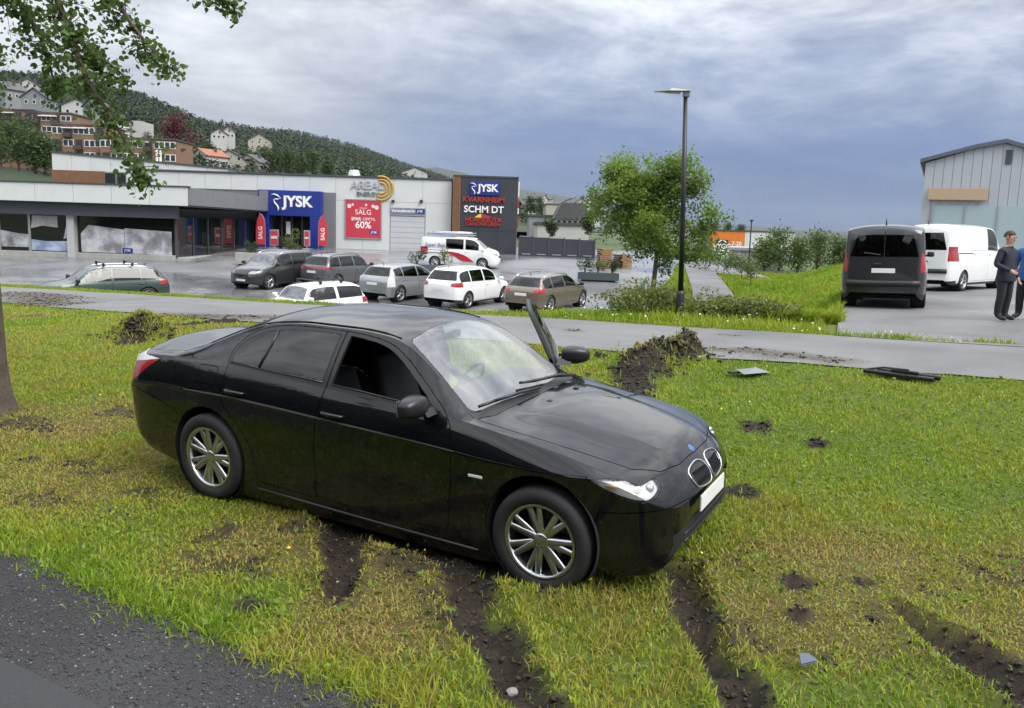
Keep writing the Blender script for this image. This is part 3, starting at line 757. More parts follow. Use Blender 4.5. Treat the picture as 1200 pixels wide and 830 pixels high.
        if nm == 'L':
            g_ = bm_obj(split(bm, lay, dr['fgL'], .001, .004), 'window', M_GLASS, f_)
        q = MB(); q.tube([(x, sy(x, z, s), z) for x, z in ((1.15, 1.033), (1.4, 1.02), (1.65, 1.003), (1.85, .99), (2.06, .978))], .008, 6); q.build('window_seal', M_TRIM, f_, True)
        # mirror
        b = bmesh.new(); bmesh.ops.create_cube(b, size=2); bmesh.ops.subdivide_edges(b, edges=b.edges[:], cuts=5, use_grid_fill=True)
        for v in b.verts:
            c = v.co.copy(); l = (abs(c.x) ** 3.2 + abs(c.y) ** 3.2 + abs(c.z) ** 3.2) ** (1 / 3.2); c /= l
            tp = 1 - .22 * max(0, c.y * 1.0); fr = max(c.x, -.55)
            v.co = Vector((2.0 + fr * .085 * tp, s * (.975 + c.y * .125), 1.025 + c.z * .075 * tp))
        MB().bm(b).build('mirror', M_TRIM, f_, True)
        q = MB(); q.prism([(2.02, .955), (2.10, .955), (2.06, 1.0), (2.0, 1.0)], s * .81, s * .93); q.build('mirror_stalk', M_TRIM, f_)
        MB().bbox(1.945, s * .975 - .095, .97, 1.951, s * .975 + .095, 1.075, .002).build('mirror_glass', M_CHROME, f_)
        for hx, hz, par in ((.22, .872, ro), (1.22, .835, f_)):
            yo = sy(hx, hz, s)
            q = MB(); q.tube([(hx - .10, yo - s * .012, hz + .004), (hx - .085, yo + s * .022, hz + .004), (hx, yo + s * .030, hz), (hx + .085, yo + s * .022, hz - .003), (hx + .10, yo - s * .012, hz - .003)], [.012, .015, .017, .015, .012], 8)
            q.build('door_handle', PAINT, par, True)
        if nm == 'L':
            # inner trim of the open door
            q = MB(); q.prism([(1.10, .30), (2.2, .30), (2.2, .93), (1.13, .99)], s * .80, s * .835); q.build('door_trim', M_DASH, f_)
            MB().tube([(x, sy(x, z, s) - s * .03, z) for x, z in fglass + fglass[:1]], .026, 6, False).build('window_frame', M_TRIM, f_, True)
            hinge = Vector((2.24, .86, 0)); M = Matrix.Translation(hinge) @ Matrix.Rotation(math.radians(-60), 4, 'Z') @ Matrix.Translation(-hinge)
            f_.matrix_local = M
    # dark window frames: the door metal above the belt line is satin black
    fbelt = kn(S['belt'])
    for o_ in root.children:
        if o_.name.split('.')[0] == 'door':
            o_.data.materials.append(M_TRIM)
            zb_ = np.array([float(fbelt(p.center.x)) for p in o_.data.polygons])
            for p, z_ in zip(o_.data.polygons, zb_):
                if p.center.z > z_ + .012: p.material_index = 1
    # ---- lamps
    for nm, s in (('R', -1), ('L', 1)):
        src = split(bm, lay, hl['h' + nm], .0015, .0); src.normal_update()
        bk = src.copy()
        for v in bk.verts: v.co += Vector((-.026, -s * .026, 0))
        hb = bm_obj(bk, 'headlight', mat('lamp reflector', (.62, .63, .64), .35, .3), root)
        bm_obj(src, 'lens', M_LENS, hb)
        for ly, lz, r in ((.645, .650, .030), (.735, .656, .027)):
            lx = fx(s * ly, lz) - .026
            q = MB(); q.lathe([(0, .012), (r * .7, .010), (r, 0), (r * 1.1, -.02)], 18, 'x', (lx, s * ly, lz)); q.build('projector', mat('lamp bowl', (.75, .76, .78), .1, .6), hb, True)
        MB().tube([(x, sy(x, z, s) - s * .020, z) for x, z in ((3.37, .686), (3.41, .688), (3.45, .685))], .006, 6).build('turn_signal', mat('amber reflector', (.75, .35, .12), .25), hb, True)
        tl = split(bm, lay, hl['t' + nm], .0015, .008)
        to = bm_obj(tl, 'tail_lamp', M_REDLENS, root)
        # pale upper stripe of the lamp
        q2 = split(bm, lay, hl['t' + nm], .004, 0)
        bmesh.ops.bisect_plane(q2, geom=q2.verts[:] + q2.edges[:] + q2.faces[:], plane_co=(-1.0, 0, .968), plane_no=(-.18, 0, 1), clear_inner=True)
        q2.normal_update()
        for v in q2.verts: v.co += v.normal * .003
        bm_obj(q2, 'lamp_stripe', M_CLEARTAIL, to)
        # side marker
        my = sy(2.45, .595, s); boxpart('side_marker', M_CLEARTAIL, root, 2.40, my - .006, .585, 2.51, my + .006, .605, b=.004)
        # rocker trim and inner arches
        MB().tube([(x, sy(x, z, s) + s * .0, z) for x, z in ((.40, .10), (.9, .085), (1.5, .07), (2.1, .06), (2.46, .055))], .012, 8).build('sill_trim', M_BLACKPL, root, True)
        for wx in (WR, WF):
            q = MB(); pr = [(.39, -.0), (.40, -.3)]
            q.lathe([(.406, s * .885), (.415, s * .8), (.425, s * .6), (.425, s * .45), (.0, s * .45)], 36, 'y', (wx, 0, .29 if wx < 1 else .275)); q.build('wheel_arch_liner', M_UNDER, root, True)
    # ---- grille, number plate, intakes
    for s in (-1, 1):
        ring = ring0[s]; P = [Vector((fx(y, z) + .004, y, z)) for y, z in ring]; n = len(P)
        cy = sum(p[0] for p in ring) / n
        MB().tube(P + [P[0]], .006, 6, False).build('grille_surround', M_CHROME, hoo, True)
        MB().add(P, [tuple(range(n))]).build('grille_mesh', M_UNDER, hoo)
        q = MB()
        for k in range(9):
            y = cy + (k - 4) * .024; q.tube([(fx(y, .575) + .006, y, .575), (fx(y, .655) + .006, y, .655)], .004, 5)
        q.build('grille_bars', M_TRIM, hoo)
    bm_obj(split(bm, lay, ink, 0, 0), 'air_intake', M_UNDER, fbo)
    for z in (.21, .26, .31): MB().tube([(fx(y, z) + .006, y, z) for y in np.linspace(-.46, .46, 9)], .006, 5).build('intake_bar', M_TRIM, fbo, True)
    boxpart('plate', M_PLATE, fbo, 3.795, -.26, .40, 3.808, .26, .51, b=.004)
    boxpart('rear_plate', M_PLATE, boo, -1.262, -.26, .74, -1.25, .26, .85, b=.004)
    q = MB(); q.lathe([(0, .004), (.024, .004), (.030, 0)], 20, 'z', (0, 0, 0)); em = q.build('badge', mat('badge blue', (.05, .12, .35), .3), hoo, True); em.location = (3.64, 0, float(kn(S['top'])(3.64)) + .004); em.rotation_euler = (0, .65, 0)
    # washer nozzles
    for y in (-.14, .30): boxpart('washer_nozzle', M_BLACKPL, hoo, 2.60, y - .02, .945, 2.635, y + .02, .968, b=.006)
    # wipers
    for p in ([(2.455, .60, .965), (2.40, .35, 1.0), (2.37, .02, 1.025), (2.345, -.12, 1.04)], [(2.44, .02, .985), (2.395, -.25, .995), (2.35, -.50, .99), (2.325, -.66, .985)]):
        pp = [(x + .012, y, z + .018) for x, y, z in p]
        wi = MB().tube(pp, .011, 6).build('wiper_blade', M_TRIM, root, True)
        MB().tube([pp[0], (pp[1][0] + .03, pp[1][1], pp[1][2] + .012), pp[2]], .012, 6).build('wiper_arm', M_TRIM, root, True)
    # roof trim strips and aerial fin
    for s in (-1, 1):
        f1 = kn(S['rail']); f2 = kn(S['wrail'])
        xs_ = np.linspace(-.3, 1.6, 14)
        MB().tube([(float(x), s * (float(f2(x)) - .035), float(f1(x)) + .012) for x in xs_], .006, 5).build('roof_strip', M_TRIM, root, True)
    # ---- cabin
    def seat(x, y, name):
        e = empty(name, (x, y, 0)); e.parent = root
        MB().bbox(-.25, -.25, .32, .27, .25, .52, .06).build('cushion', M_SEAT, e, True)
        M = Matrix.Translation((-.22, 0, .46)) @ Matrix.Rotation(math.radians(-18), 4, 'Y')
        MB().bbox(-.07, -.25, 0, .07, .25, .58, .06, M).build('backrest', M_SEAT, e, True)
        MB().bbox(-.05, -.13, .63, .05, .13, .82, .04, M).build('headrest', M_SEAT, e, True)
    seat(1.15, -.37, 'front_seat'); seat(1.15, .37, 'front_seat')
    M = Matrix.Translation((.02, 0, .46)) @ Matrix.Rotation(math.radians(-22), 4, 'Y')
    q = MB().bbox(.0, -.62, .34, .5, .62, .52, .05); q.bbox(-.07, -.62, 0, .07, .62, .6, .05, M); q.build('rear_bench', M_SEAT, root, True)
    q = MB().prism([(1.72, .55), (1.70, .86), (1.80, .95), (2.05, .965), (2.36, .945), (2.36, .55)], -.70, .70); q.build('dashboard', M_DASH, root)
    q = MB().box(-.5, -.78, .26, 2.4, .78, .30); q.box(-.56, -.66, .30, -.45, .66, 1.04); q.box(-.55, -.62, 1.04, -.1, .62, 1.075); q.build('cabin_floor', M_SEAT, root)
    # steering wheel, rear-view mirror
    b = MB(); ring = []
    Mx = Matrix.Translation((1.60, .37, .86)) @ Matrix.Rotation(math.radians(-62), 4, 'Y')
    ring = [Mx @ Vector((.185 * math.cos(a), .185 * math.sin(a), 0)) for a in np.linspace(0, 2 * math.pi, 25)]
    b.tube(ring, .015, 8, False); b.tube([Mx @ Vector((0, -.18, 0)), Mx @ Vector((0, 0, .03)), Mx @ Vector((0, .18, 0))], .022, 6); b.tube([Mx @ Vector((0, 0, .02)), Mx @ Vector((0, 0, .25))], .04, 8)
    b.build('steering_wheel', M_TRIM, root, True)
    MB().bbox(1.66, -.11, 1.30, 1.70, .11, 1.36, .02).build('rear_view_mirror', M_TRIM, root, True)
    # floor pan
    MB().box(.45, -.80, .0, 2.40, .80, .08).box(-1.12, -.42, .16, 3.6, .42, .2).box(-1.15, -.66, .24, -.55, .66, .27).build('floor_pan', M_UNDER, root)
    for wx in (WR, WF):
        for s in (-1, 1): wheel('wheel', root, wx, s * .785, .270 if wx < 1 else .235, .362, .245, s, M_RIM, 7, 1, True, 0.0)
    # twin exhaust tips
    for y in (-.50, -.42): MB().tube([(-1.12, y, .22), (-1.24, y, .22)], .033, 12).build('exhaust_tip', M_CHROME, root, True)
    bm.free()
    return root
hero()
# unseen trees added behind the camera to darken what the car's flank mirrors
def wood():
    ts = np.arange(-46, 34, .9); V = []; hs = np.linspace(0, 1, 16)
    for t in ts:
        for h in hs:
            H = 9.5 + 3.5 * float(fbm(np.array(t * .35), np.array(1.0), 3, 4))
            bul = 2.6 * math.sin(math.pi * min(1, h * 1.05)) * (.55 + .9 * float(fbm(np.array(t * .6), np.array(h * 6.0), 4, 14)))
            n = -12.5 + bul - 1.5 * h; x, y = tn2xy(t + .5 * math.sin(h * 9), n); V.append((x, y, .9 + h * H))
    I = np.arange(len(V)).reshape(len(ts), 16)
    me = npmesh('roadside_wood', np.array(V), np.stack([I[:-1, :-1], I[1:, :-1], I[1:, 1:], I[:-1, 1:]], -1).reshape(-1, 4))
    # leafy surface: many small faces over the mass
    P = np.array(V); k = RNG.integers(0, len(P), 16000); c = P[k] + RNG.normal(0, .45, (16000, 3)); d = RNG.normal(0, .22, (16000, 3, 3))
    tri = (c[:, None, :] + d).reshape(-1, 3)
    o = link('roadside_wood', me, mat('dark wood', (.012, .02, .008), .9, var=.4, vscale=1.5)); tag(o, 'dark roadside trees across the road behind the viewpoint', kind='stuff')
    me2 = npmesh('wood_leaves', tri, np.arange(len(tri)).reshape(-1, 3)); 
    l = link('wood_leaves', me2, mat('dark wood leaves', (.022, .04, .012), .8, var=.4, vscale=1.0), o); l['kind'] = 'stuff'
wood()
# ------------------------------------------------------------------ parked vehicles
def ground_at(u, v):
    """where the line of sight through photo pixel (u, v) meets the terrain"""
    r = ray(u, v); s = 2.0
    while s < 900:
        p = np.array([0, 0, CAMZ]) + r * s
        if p[2] < terrain(p[0], p[1]) + .03: break
        s *= 1.001
    return float(p[0]), float(p[1]), tz(p[0], p[1]) + .03
PROF = {
 'suv': dict(top=[(0, .42), (.006, .60), (.02, .665), (.035, .70), (.085, .88), (.115, .945), (.2, .985), (.42, 1), (.58, .975), (.64, .935), (.755, .675), (.775, .655), (.88, .615), (.955, .555), (.985, .48), (1, .38)],
   belt=[(0, .40), (.008, .58), (.04, .645), (.3, .635), (.75, .60), (.9, .55), (.975, .47), (1, .36)],
   rail=[(0, .41), (.03, .655), (.06, .73), (.10, .86), (.14, .91), (.25, .94), (.45, .945), (.58, .92), (.64, .87), (.745, .625), (.8, .61), (1, .36)],
   wind=(.645, .755), rear=(.028, .098), glass=[(.085, .24), (.255, .455), (.475, .665)], doors=[(.20, .462), (.468, .735)], wx=(.19, .81)),
 'hatch': dict(top=[(0, .42), (.006, .58), (.02, .64), (.05, .70), (.10, .90), (.125, .945), (.2, .985), (.40, 1), (.56, .965), (.62, .92), (.78, .665), (.80, .645), (.90, .585), (.96, .50), (.985, .43), (1, .34)],
   belt=[(0, .40), (.008, .56), (.04, .66), (.12, .685), (.4, .645), (.78, .60), (.9, .53), (.975, .43), (1, .33)],
   rail=[(0, .41), (.04, .665), (.08, .76), (.12, .88), (.17, .915), (.28, .94), (.42, .945), (.56, .915), (.62, .86), (.765, .63), (.82, .60), (1, .33)],
   wind=(.63, .78), rear=(.045, .108), glass=[(.125, .235), (.25, .46), (.48, .68)], doors=[(.21, .467), (.473, .745)], wx=(.185, .81)),
 'wagon': dict(top=[(0, .44), (.006, .60), (.02, .655), (.035, .69), (.10, .90), (.13, .945), (.25, .985), (.44, 1), (.58, .965), (.635, .92), (.765, .665), (.785, .645), (.88, .60), (.955, .53), (.985, .45), (1, .36)],
   belt=[(0, .42), (.008, .58), (.04, .64), (.3, .635), (.75, .60), (.9, .54), (.975, .45), (1, .35)],
   rail=[(0, .43), (.035, .655), (.08, .77), (.12, .88), (.17, .915), (.28, .94), (.45, .945), (.58, .91), (.635, .86), (.755, .625), (.8, .60), (1, .35)],
   wind=(.64, .765), rear=(.032, .112), glass=[(.105, .235), (.25, .455), (.475, .665)], doors=[(.21, .462), (.468, .735)], wx=(.195, .805)),
 'mini': dict(top=[(0, .44), (.008, .60), (.03, .67), (.045, .72), (.085, .93), (.11, .965), (.2, .99), (.4, 1), (.58, .98), (.635, .95), (.735, .68), (.755, .66), (.86, .63), (.95, .57), (.985, .48), (1, .38)],
   belt=[(0, .42), (.01, .58), (.05, .655), (.3, .645), (.73, .625), (.88, .57), (.975, .48), (1, .37)],
   rail=[(0, .43), (.04, .66), (.07, .76), (.10, .91), (.15, .935), (.28, .95), (.45, .955), (.58, .935), (.635, .90), (.725, .65), (.78, .63), (1, .37)],
   wind=(.64, .735), rear=(.04, .095), glass=[(.095, .36), (.39, .665)], doors=[(.375, .725)], wx=(.17, .815)),
 'van': dict(top=[(0, .44), (.004, .75), (.012, .92), (.03, .97), (.2, 1), (.5, 1), (.66, .985), (.705, .955), (.845, .675), (.86, .655), (.93, .60), (.975, .52), (.99, .42), (1, .32)],
   belt=[(0, .42), (.01, .56), (.03, .60), (.4, .60), (.8, .575), (.9, .54), (.975, .44), (1, .31)],
   rail=[(0, .43), (.012, .85), (.04, .925), (.2, .95), (.5, .955), (.66, .94), (.70, .905), (.835, .62), (.88, .58), (1, .31)],
   wind=(.71, .845), rear=(.004, .018), glass=[(.045, .31), (.34, .56), (.585, .75)], doors=[(.33, .57), (.575, .80)], wx=(.205, .80)),
}
def paint(name, c, rough=.28, metal=.3): return mat(name, c, rough, metal, coat=.8, var=.06, vscale=4)
def vehicle(name, label, prof, L, W, H, loc, head, pm, group=None, cat='car', tail=M_REDLENS, rim=M_RIM, rails=True, bars=False, tint=M_TINT, clad=True, spokes=5, panes=None, wr=.34, roofm=None, detail=True, tilt=True, plate_rear=True, lamp='block'):
    P = PROF[prof]; sc = lambda k: [(x * L, z * H) for x, z in P[k]]
    W2 = W / 2; fl = kn(sc('top'))
    root = empty(name)
    hx, hy = head; l_ = math.hypot(hx, hy); hx /= l_; hy /= l_
    x, y = loc; c0 = Vector((x, y, tz(x, y) + .032))
    f = Vector((hx, hy, (tz(x + hx, y + hy) - tz(x - hx, y - hy)) / 2)).normalized() if tilt else Vector((hx, hy, 0))
    lf = Vector((-hy, hx, (tz(x - hy, y + hx) - tz(x + hy, y - hx)) / 2)).normalized() if tilt else Vector((-hy, hx, 0))
    up = f.cross(lf).normalized(); lf = up.cross(f)
    root.matrix_world = Matrix(((f.x, lf.x, up.x, c0.x), (f.y, lf.y, up.y, c0.y), (f.z, lf.z, up.z, c0.z), (0, 0, 0, 1))) @ Matrix.Translation((-L / 2, 0, 0))
    tag(root, label, cat, group)
    ex = lambda a: [(x * L, y) for x, y in a]
    van = prof == 'van'
    S = dict(x0=0., x1=L, zmax=.52, tuck=.07, sh=.02, bulge=.02, crown=2.6, bendf=.16, bendr=.09 if not van else .04,
        bot=ex([(0, .38), (.01, .28), (.05, .22), (.2, .20), (.8, .20), (.95, .21), (.985, .24), (1, .30)]),
        ws=ex([(0, W2 - .18), (.012, W2 - .10), (.05, W2 - .03), (.2, W2), (.8, W2), (.9, W2 - .02), (.96, W2 - .09), (.985, W2 - .2), (1, W2 - .34)]),
        belt=sc('belt'), wbelt=ex([(0, W2 - .24), (.012, W2 - .16), (.05, W2 - .09), (.25, W2 - .06), (.7, W2 - .06), (.85, W2 - .09), (.95, W2 - .16), (1, W2 - .42)]),
        rail=sc('rail'), wrail=ex([(0, W2 - .26), (.04, W2 - (.14 if van else .17)), (.12, W2 - (.15 if van else .26)), (.4, W2 - (.14 if van else .26)), (.62, W2 - (.16 if van else .27)), (.75, W2 - .13), (.9, W2 - .14), (1, W2 - .44)]),
        top=sc('top'))
    bm = shell(S, 64, 1, True); lay = bm.faces.layers.int.new('part')
    from mathutils.bvhtree import BVHTree
    bvh = BVHTree.FromBMesh(bm)
    def sy(x, z, s):
        h = bvh.ray_cast(Vector((x, s * 3, z)), Vector((0, -s, 0)))[0]; return h.y if h else s * W2
    def ex_(y, z, s):
        h = bvh.ray_cast(Vector((L / 2 + s * 6, y, z)), Vector((-s, 0, 0)))[0]; return h.x if h else (L if s > 0 else 0)
    fb_, fr_ = kn(S['belt']), kn(S['rail'])
    ids = [0]
    def nid(): ids[0] += 1; return ids[0]
    hole = nid(); wheels_x = [P['wx'][0] * L, P['wx'][1] * L]
    for wx in wheels_x:
        for s in (-1, 1): region(bm, lay, hole, circ(wx, wr, wr * 1.13, 18), 'side', s, .4)
    gl = []
    for s in (-1, 1):
        for i, (a, b) in enumerate(P['glass']):
            if panes is not None and i not in panes: continue
            a, b = a * L, b * L; g = nid()
            xs = np.linspace(a, b, 6)
            lo = [(x, float(fb_(x)) + .03) for x in xs]; hi = [(x, float(fr_(x)) - .035 * min(1, 1)) for x in xs]
            hi = [(x, max(z, float(fb_(x)) + .035)) for x, z in hi]
            region(bm, lay, g, lo + hi[::-1], 'side', s, .3, {0}); gl.append((g, s, i))
    ws, rs = nid(), nid()
    a, b = P['wind'][0] * L, P['wind'][1] * L; w0, w1 = W2 - .34, W2 - .20
    if van: w0, w1 = W2 - .24, W2 - .17
    region(bm, lay, ws, [(a, -w0), (a, w0), (b - .08, w1), (b + .0, w1 * .6), (b + .015, 0), (b + .0, -w1 * .6), (b - .08, -w1)], 'top', 0, 0, {0}, .45 * H)
    a, b = P['rear'][0] * L, P['rear'][1] * L
    zr0, zr1 = (float(fl(a)), float(fl(b)))
    if van: zr0, zr1 = .60 * H, .86 * H
    region(bm, lay, rs, [(-(W2 - .20), zr0), (-(W2 - .34), zr1), (W2 - .34, zr1), (W2 - .20, zr0)], 'end', 0, 0, {0}, None) if False else None
    # rear window and lamps: cut in the end view on the rear quarter only
    for f_ in bm.faces: f_[lay] = f_[lay] if f_.calc_center_median().x < L * .3 or f_[lay] != 0 else -1
    region(bm, lay, rs, [(-(W2 - .22), zr0 + .02), (-(W2 - .36), zr1), (W2 - .36, zr1), (W2 - .22, zr0 + .02)], 'end', 0, 0, {0})
    tl = []
    zt = float(fb_(.03 * L))
    for s in (-1, 1):
        g = nid(); tl.append(g)
        if lamp == 'block': tp = [(s * (W2 - .02), zt - .16), (s * (W2 + .2), zt + .02), (s * (W2 - .16), zt + .03), (s * (W2 - .38), zt - .02), (s * (W2 - .36), zt - .13)]
        elif lamp == 'tall': tp = [(s * (W2 + .2), zt - .35), (s * (W2 + .2), zt + .12), (s * (W2 - .17), zt + .12), (s * (W2 - .17), zt - .35)]
        elif lamp == 'thin': tp = [(s * (W2 + .2), zt - .09), (s * (W2 + .2), zt - .01), (s * .02, zt - .0), (s * .02, zt - .07)]
        else: tp = [(s * (W2 + .2), zt - .13), (s * (W2 + .2), zt + .02), (s * (W2 - .36), zt - .0), (s * (W2 - .36), zt - .12)]
        region(bm, lay, g, tp, 'end', s, .05, {0})
        bad = [f_ for f_ in bm.faces if f_[lay] == g and f_.calc_center_median().x > .11 * L]
        for f_ in bad: f_[lay] = 0
    for f_ in bm.faces:
        if f_[lay] == -1: f_[lay] = 0
    for f_ in bm.faces:
        if f_[lay] == rs and f_.calc_center_median().x > .16 * L: f_[lay] = 0
    hlm = []
    for s in (-1, 1):
        g = nid(); hlm.append(g); zh = float(fb_(.95 * L))
        region(bm, lay, g, [(.90 * L, zh + .03), (.945 * L, zh + .025), (1.0 * L, zh - .06), (1.0 * L, zh - .15), (.95 * L, zh - .11)], 'side', s, W2 * .42, {0})
    cl = nid()
    if clad:
        region(bm, lay, cl, [(-.1, .0), (-.1, .40 if prof == 'suv' else .34), (L * .1, .36), (L * .1, .27), (L * .9, .27), (L * .9, .33), (L + .1, .34), (L + .1, 0)], 'side', 0, 0, {0})
    dd = []
    if detail:
        for s in (-1, 1):
            for a, b in P['doors']:
                g = nid(); dd.append((g, s)); a, b = a * L, b * L
                region(bm, lay, g, [(a + .06, .33), (a, .55), (a, float(fb_(a)) + .012), (b, float(fb_(b)) + .012), (b + .02, .55), (b - .02, .33)], 'side', s, .3, {0})
    inn = split(bm, lay, [i for i in range(0, ids[0] + 1) if i not in {hole, ws, rs} | {g for g, _, _ in gl} | set(hlm)], 0, 0); inn.normal_update()
    for v in inn.verts: v.co -= v.normal * .02
    bm_obj(inn, 'inner_skin', M_UNDER, root)
    bo = bm_obj(split(bm, lay, 0, .003, .012), 'body', pm, root)
    if roofm is not None:
        pass
    if clad: bm_obj(split(bm, lay, cl, 0, 0), 'lower_trim', M_BLACKPL, root)
    doors = []
    for g, s in dd:
        d = bm_obj(split(bm, lay, g, .004, .012), 'door', pm, root); doors.append((d, s))
        bx = [v.co.x for v in d.data.vertices]; hxx = min(bx) + .16; hz = float(fb_(hxx)) - .12
        MB().tube([(hxx - .09, sy(hxx - .09, hz, s) + s * .01, hz), (hxx, sy(hxx, hz, s) + s * .03, hz), (hxx + .09, sy(hxx + .09, hz, s) + s * .01, hz)], .014, 6).build('door_handle', pm, d, True)
    for g, s, i in gl: bm_obj(split(bm, lay, g, .001, .004), 'window', tint if i < len(P['glass']) - 1 else M_GLASS, root)
    bm_obj(split(bm, lay, ws, .001, .004), 'windscreen', M_WIND, root)
    rw = bm_obj(split(bm, lay, rs, .001, .004), 'rear_window', M_TINT, root)
    for g in tl: bm_obj(split(bm, lay, g, .002, .008), 'tail_lamp', tail, root)
    for g in hlm:
        src = split(bm, lay, g, .001, 0); bk = src.copy(); bk.normal_update()
        for v in bk.verts: v.co -= v.normal * .03
        h_ = bm_obj(bk, 'headlight', mat('lamp reflector', (.62, .63, .64), .35, .3), root); bm_obj(src, 'lens', M_LENS, h_)
    bm.free()
    for s in (-1, 1):
        xm = P['wind'][1] * L - .18; zm = float(fb_(xm)) + .10
        MB().bbox(xm - .06, s * (W2 + .08) - .09, zm - .07, xm + .08, s * (W2 + .08) + .09, zm + .075, .04).tube([(xm, s * (W2 - .08), zm - .06), (xm, s * (W2 + .02), zm - .02)], .03, 6).build('mirror', M_BLACKPL if pm is not MATS.get('white car paint') else pm, root, True)
        if rails:
            xs = np.linspace(P['glass'][0][0] * L + .2, P['wind'][0] * L - .15, 9); fw = kn(S['wrail'])
            zz_ = [float(fr_(x)) + .065 * (1 if 0 < i < 8 else .3) for i, x in enumerate(xs)]
            MB().tube([(float(x), s * (float(fw(x)) - .04), z) for x, z in zip(xs, zz_)], .016, 6).build('roof_rail', M_CHROME if rails == 'chrome' else M_BLACKPL, root, True)
    if bars:
        fw = kn(S['wrail'])
        for fxx in (.30, .52):
            xb = fxx * L; zb_ = float(fl(xb)) + .09; wv = float(fw(xb))
            q = MB().bbox(xb - .035, -wv - .02, zb_, xb + .035, wv + .02, zb_ + .03, .012)
            for s in (-1, 1): q.bbox(xb - .045, s * (wv - .01) - .03, zb_ - .09, xb + .045, s * (wv - .01) + .03, zb_ + .02, .01)
            q.build('roof_bar', M_BLACKPL, root)
    # plates and details
    zp = .46 * H if prof != 'van' else .42 * H
    if plate_rear:
        xp = min(ex_(y, zp + d, -1) for y in (0, .25) for d in (0, .1)) - .006
        p_ = boxpart('rear_plate', M_PLATE, root, xp - .008, -.26, zp, xp + .004, .26, zp + .11, b=.003)
    xp = max(ex_(y, .42, 1) for y in (0, .25)) + .004
    boxpart('front_plate', M_PLATE, root, xp, -.26, .38, xp + .012, .26, .49, b=.003)
    zg = float(fl(.985 * L)) - .10
    gx_ = [ex_(y, zg, 1) for y in (-.42, 0, .42)]
    MB().tube([(gx_[0] - .0, -.42, zg - .04), (gx_[1] + .0, 0, zg - .045), (gx_[2], .42, zg - .04)], [.05, .075, .05], 6).build('grille', M_UNDER, root, True)
    MB().tube([(min(P['rear'][1] * L + .30, .2 * L), 0, float(fl(min(P['rear'][1] * L + .30, .2 * L))) - .01), (min(P['rear'][1] * L + .30, .2 * L) - .1, 0, float(fl(min(P['rear'][1] * L + .30, .2 * L))) + .13)], [.02, .006], 6).build('aerial', M_BLACKPL, root, True)
    if van:
        zs_ = np.linspace(.40 * H, .90 * H, 12)
        MB().tube([(ex_(0, z, -1) - .002, 0, z) for z in zs_], .009, 5).build('rear_door_seam', M_UNDER, root)
        zb3 = .30 * H; MB().tube([(ex_(y, zb3, -1) - .03, y, zb3) for y in np.linspace(-W2 + .16, W2 - .16, 9)], .075, 8).build('rear_bumper', M_BLACKPL, root, True)
        MB().bbox(ex_(.15, .52 * H, -1) - .05, .05, .51 * H, ex_(.15, .52 * H, -1) + .02, .22, .535 * H, .012).build('rear_handle', M_BLACKPL, root)
        MB().tube([(ex_(.1, .64 * H, -1) - .02, .08, .63 * H), (ex_(.4, .66 * H, -1) - .03, .45, .655 * H)], .014, 6).build('rear_wiper', M_BLACKPL, root)
        for s in (-1, 1): MB().tube([(.12 * L, sy(.12 * L, .56 * H, s) + s * .006, .56 * H), (.33 * L, sy(.33 * L, .56 * H, s) + s * .006, .56 * H)], .016, 6).build('door_rail', M_BLACKPL, root)
    else:
        zw = float(fl(P['rear'][0] * L)) + .06; MB().tube([(ex_(0, zw, -1) - .015, 0, zw - .03), (ex_(.15, zw + .03, -1) - .02, .16, zw), (ex_(.36, zw + .05, -1) - .02, .36, zw + .02)], .013, 5).build('rear_wiper', M_BLACKPL, root)
    # cabin
    q = MB()
    for xx in (.42, .58) if not van else (.66,):
        for yy in (-.37, .37): q.bbox(xx * L - .12, yy - .24, .3, xx * L, yy + .24, .72 * H, .05); q.bbox(xx * L - .1, yy - .12, .74 * H, xx * L - .02, yy + .12, .85 * H, .03)
    q.build('seats', M_SEAT, root, True)
    MB().box(.1 * L, -W2 + .15, .22, .9 * L, W2 - .15, .3).box(P['wind'][1] * L - .35, -W2 + .2, .3, P['wind'][1] * L + .05, W2 - .2, float(fb_(P['wind'][1] * L)) - .05).build('cabin_floor', M_UNDER, root)
    for wx in wheels_x:
        for s in (-1, 1):
            wheel('wheel', root, wx, s * (W2 - .115), wr, wr, .21, s, rim, spokes, 0)
            MB().lathe([(wr * 1.12, s * (W2 - .03)), (wr * 1.15, s * (W2 - .35)), (0, s * (W2 - .35))], 20, 'y', (wx, 0, wr)).build('wheel_arch_liner', M_UNDER, root, True)
    return root
NH = (.50, .866)
P_DGREY = paint('dark grey car paint', (.030, .032, .036)); P_GREY = paint('graphite car paint', (.10, .105, .115)); P_SILV = paint('silver grey car paint', (.30, .31, .32), .3, .6)
P_WHITE = paint('white car paint', (.74, .75, .75), .3, 0); P_BRONZE = paint('bronze beige car paint', (.20, .165, .125), .3, .6); P_GREEN = paint('dark green car paint', (.03, .055, .045))
GRP = 'cars parked in the wet lot'
vehicle('parked_car', 'dark grey SUV with a chrome-ringed grille, nose towards the path', 'suv', 4.7, 1.9, 1.66, ground_at(324, 335)[:2], (-.45, -.9), P_DGREY, GRP, rails='chrome', rim=M_RIM)
vehicle('parked_car', 'graphite crossover with a full-width red tail light bar', 'suv', 4.35, 1.83, 1.60, ground_at(402, 335)[:2], NH, P_GREY, GRP, lamp='thin')
vehicle('parked_car', 'silver grey rounded hatchback, plain roof with a short aerial, beside the white SUV', 'hatch', 4.45, 1.78, 1.55, ground_at(474, 349)[:2], NH, P_SILV, GRP, rails=False, lamp='tall', tail=M_CLEARTAIL, clad=False)
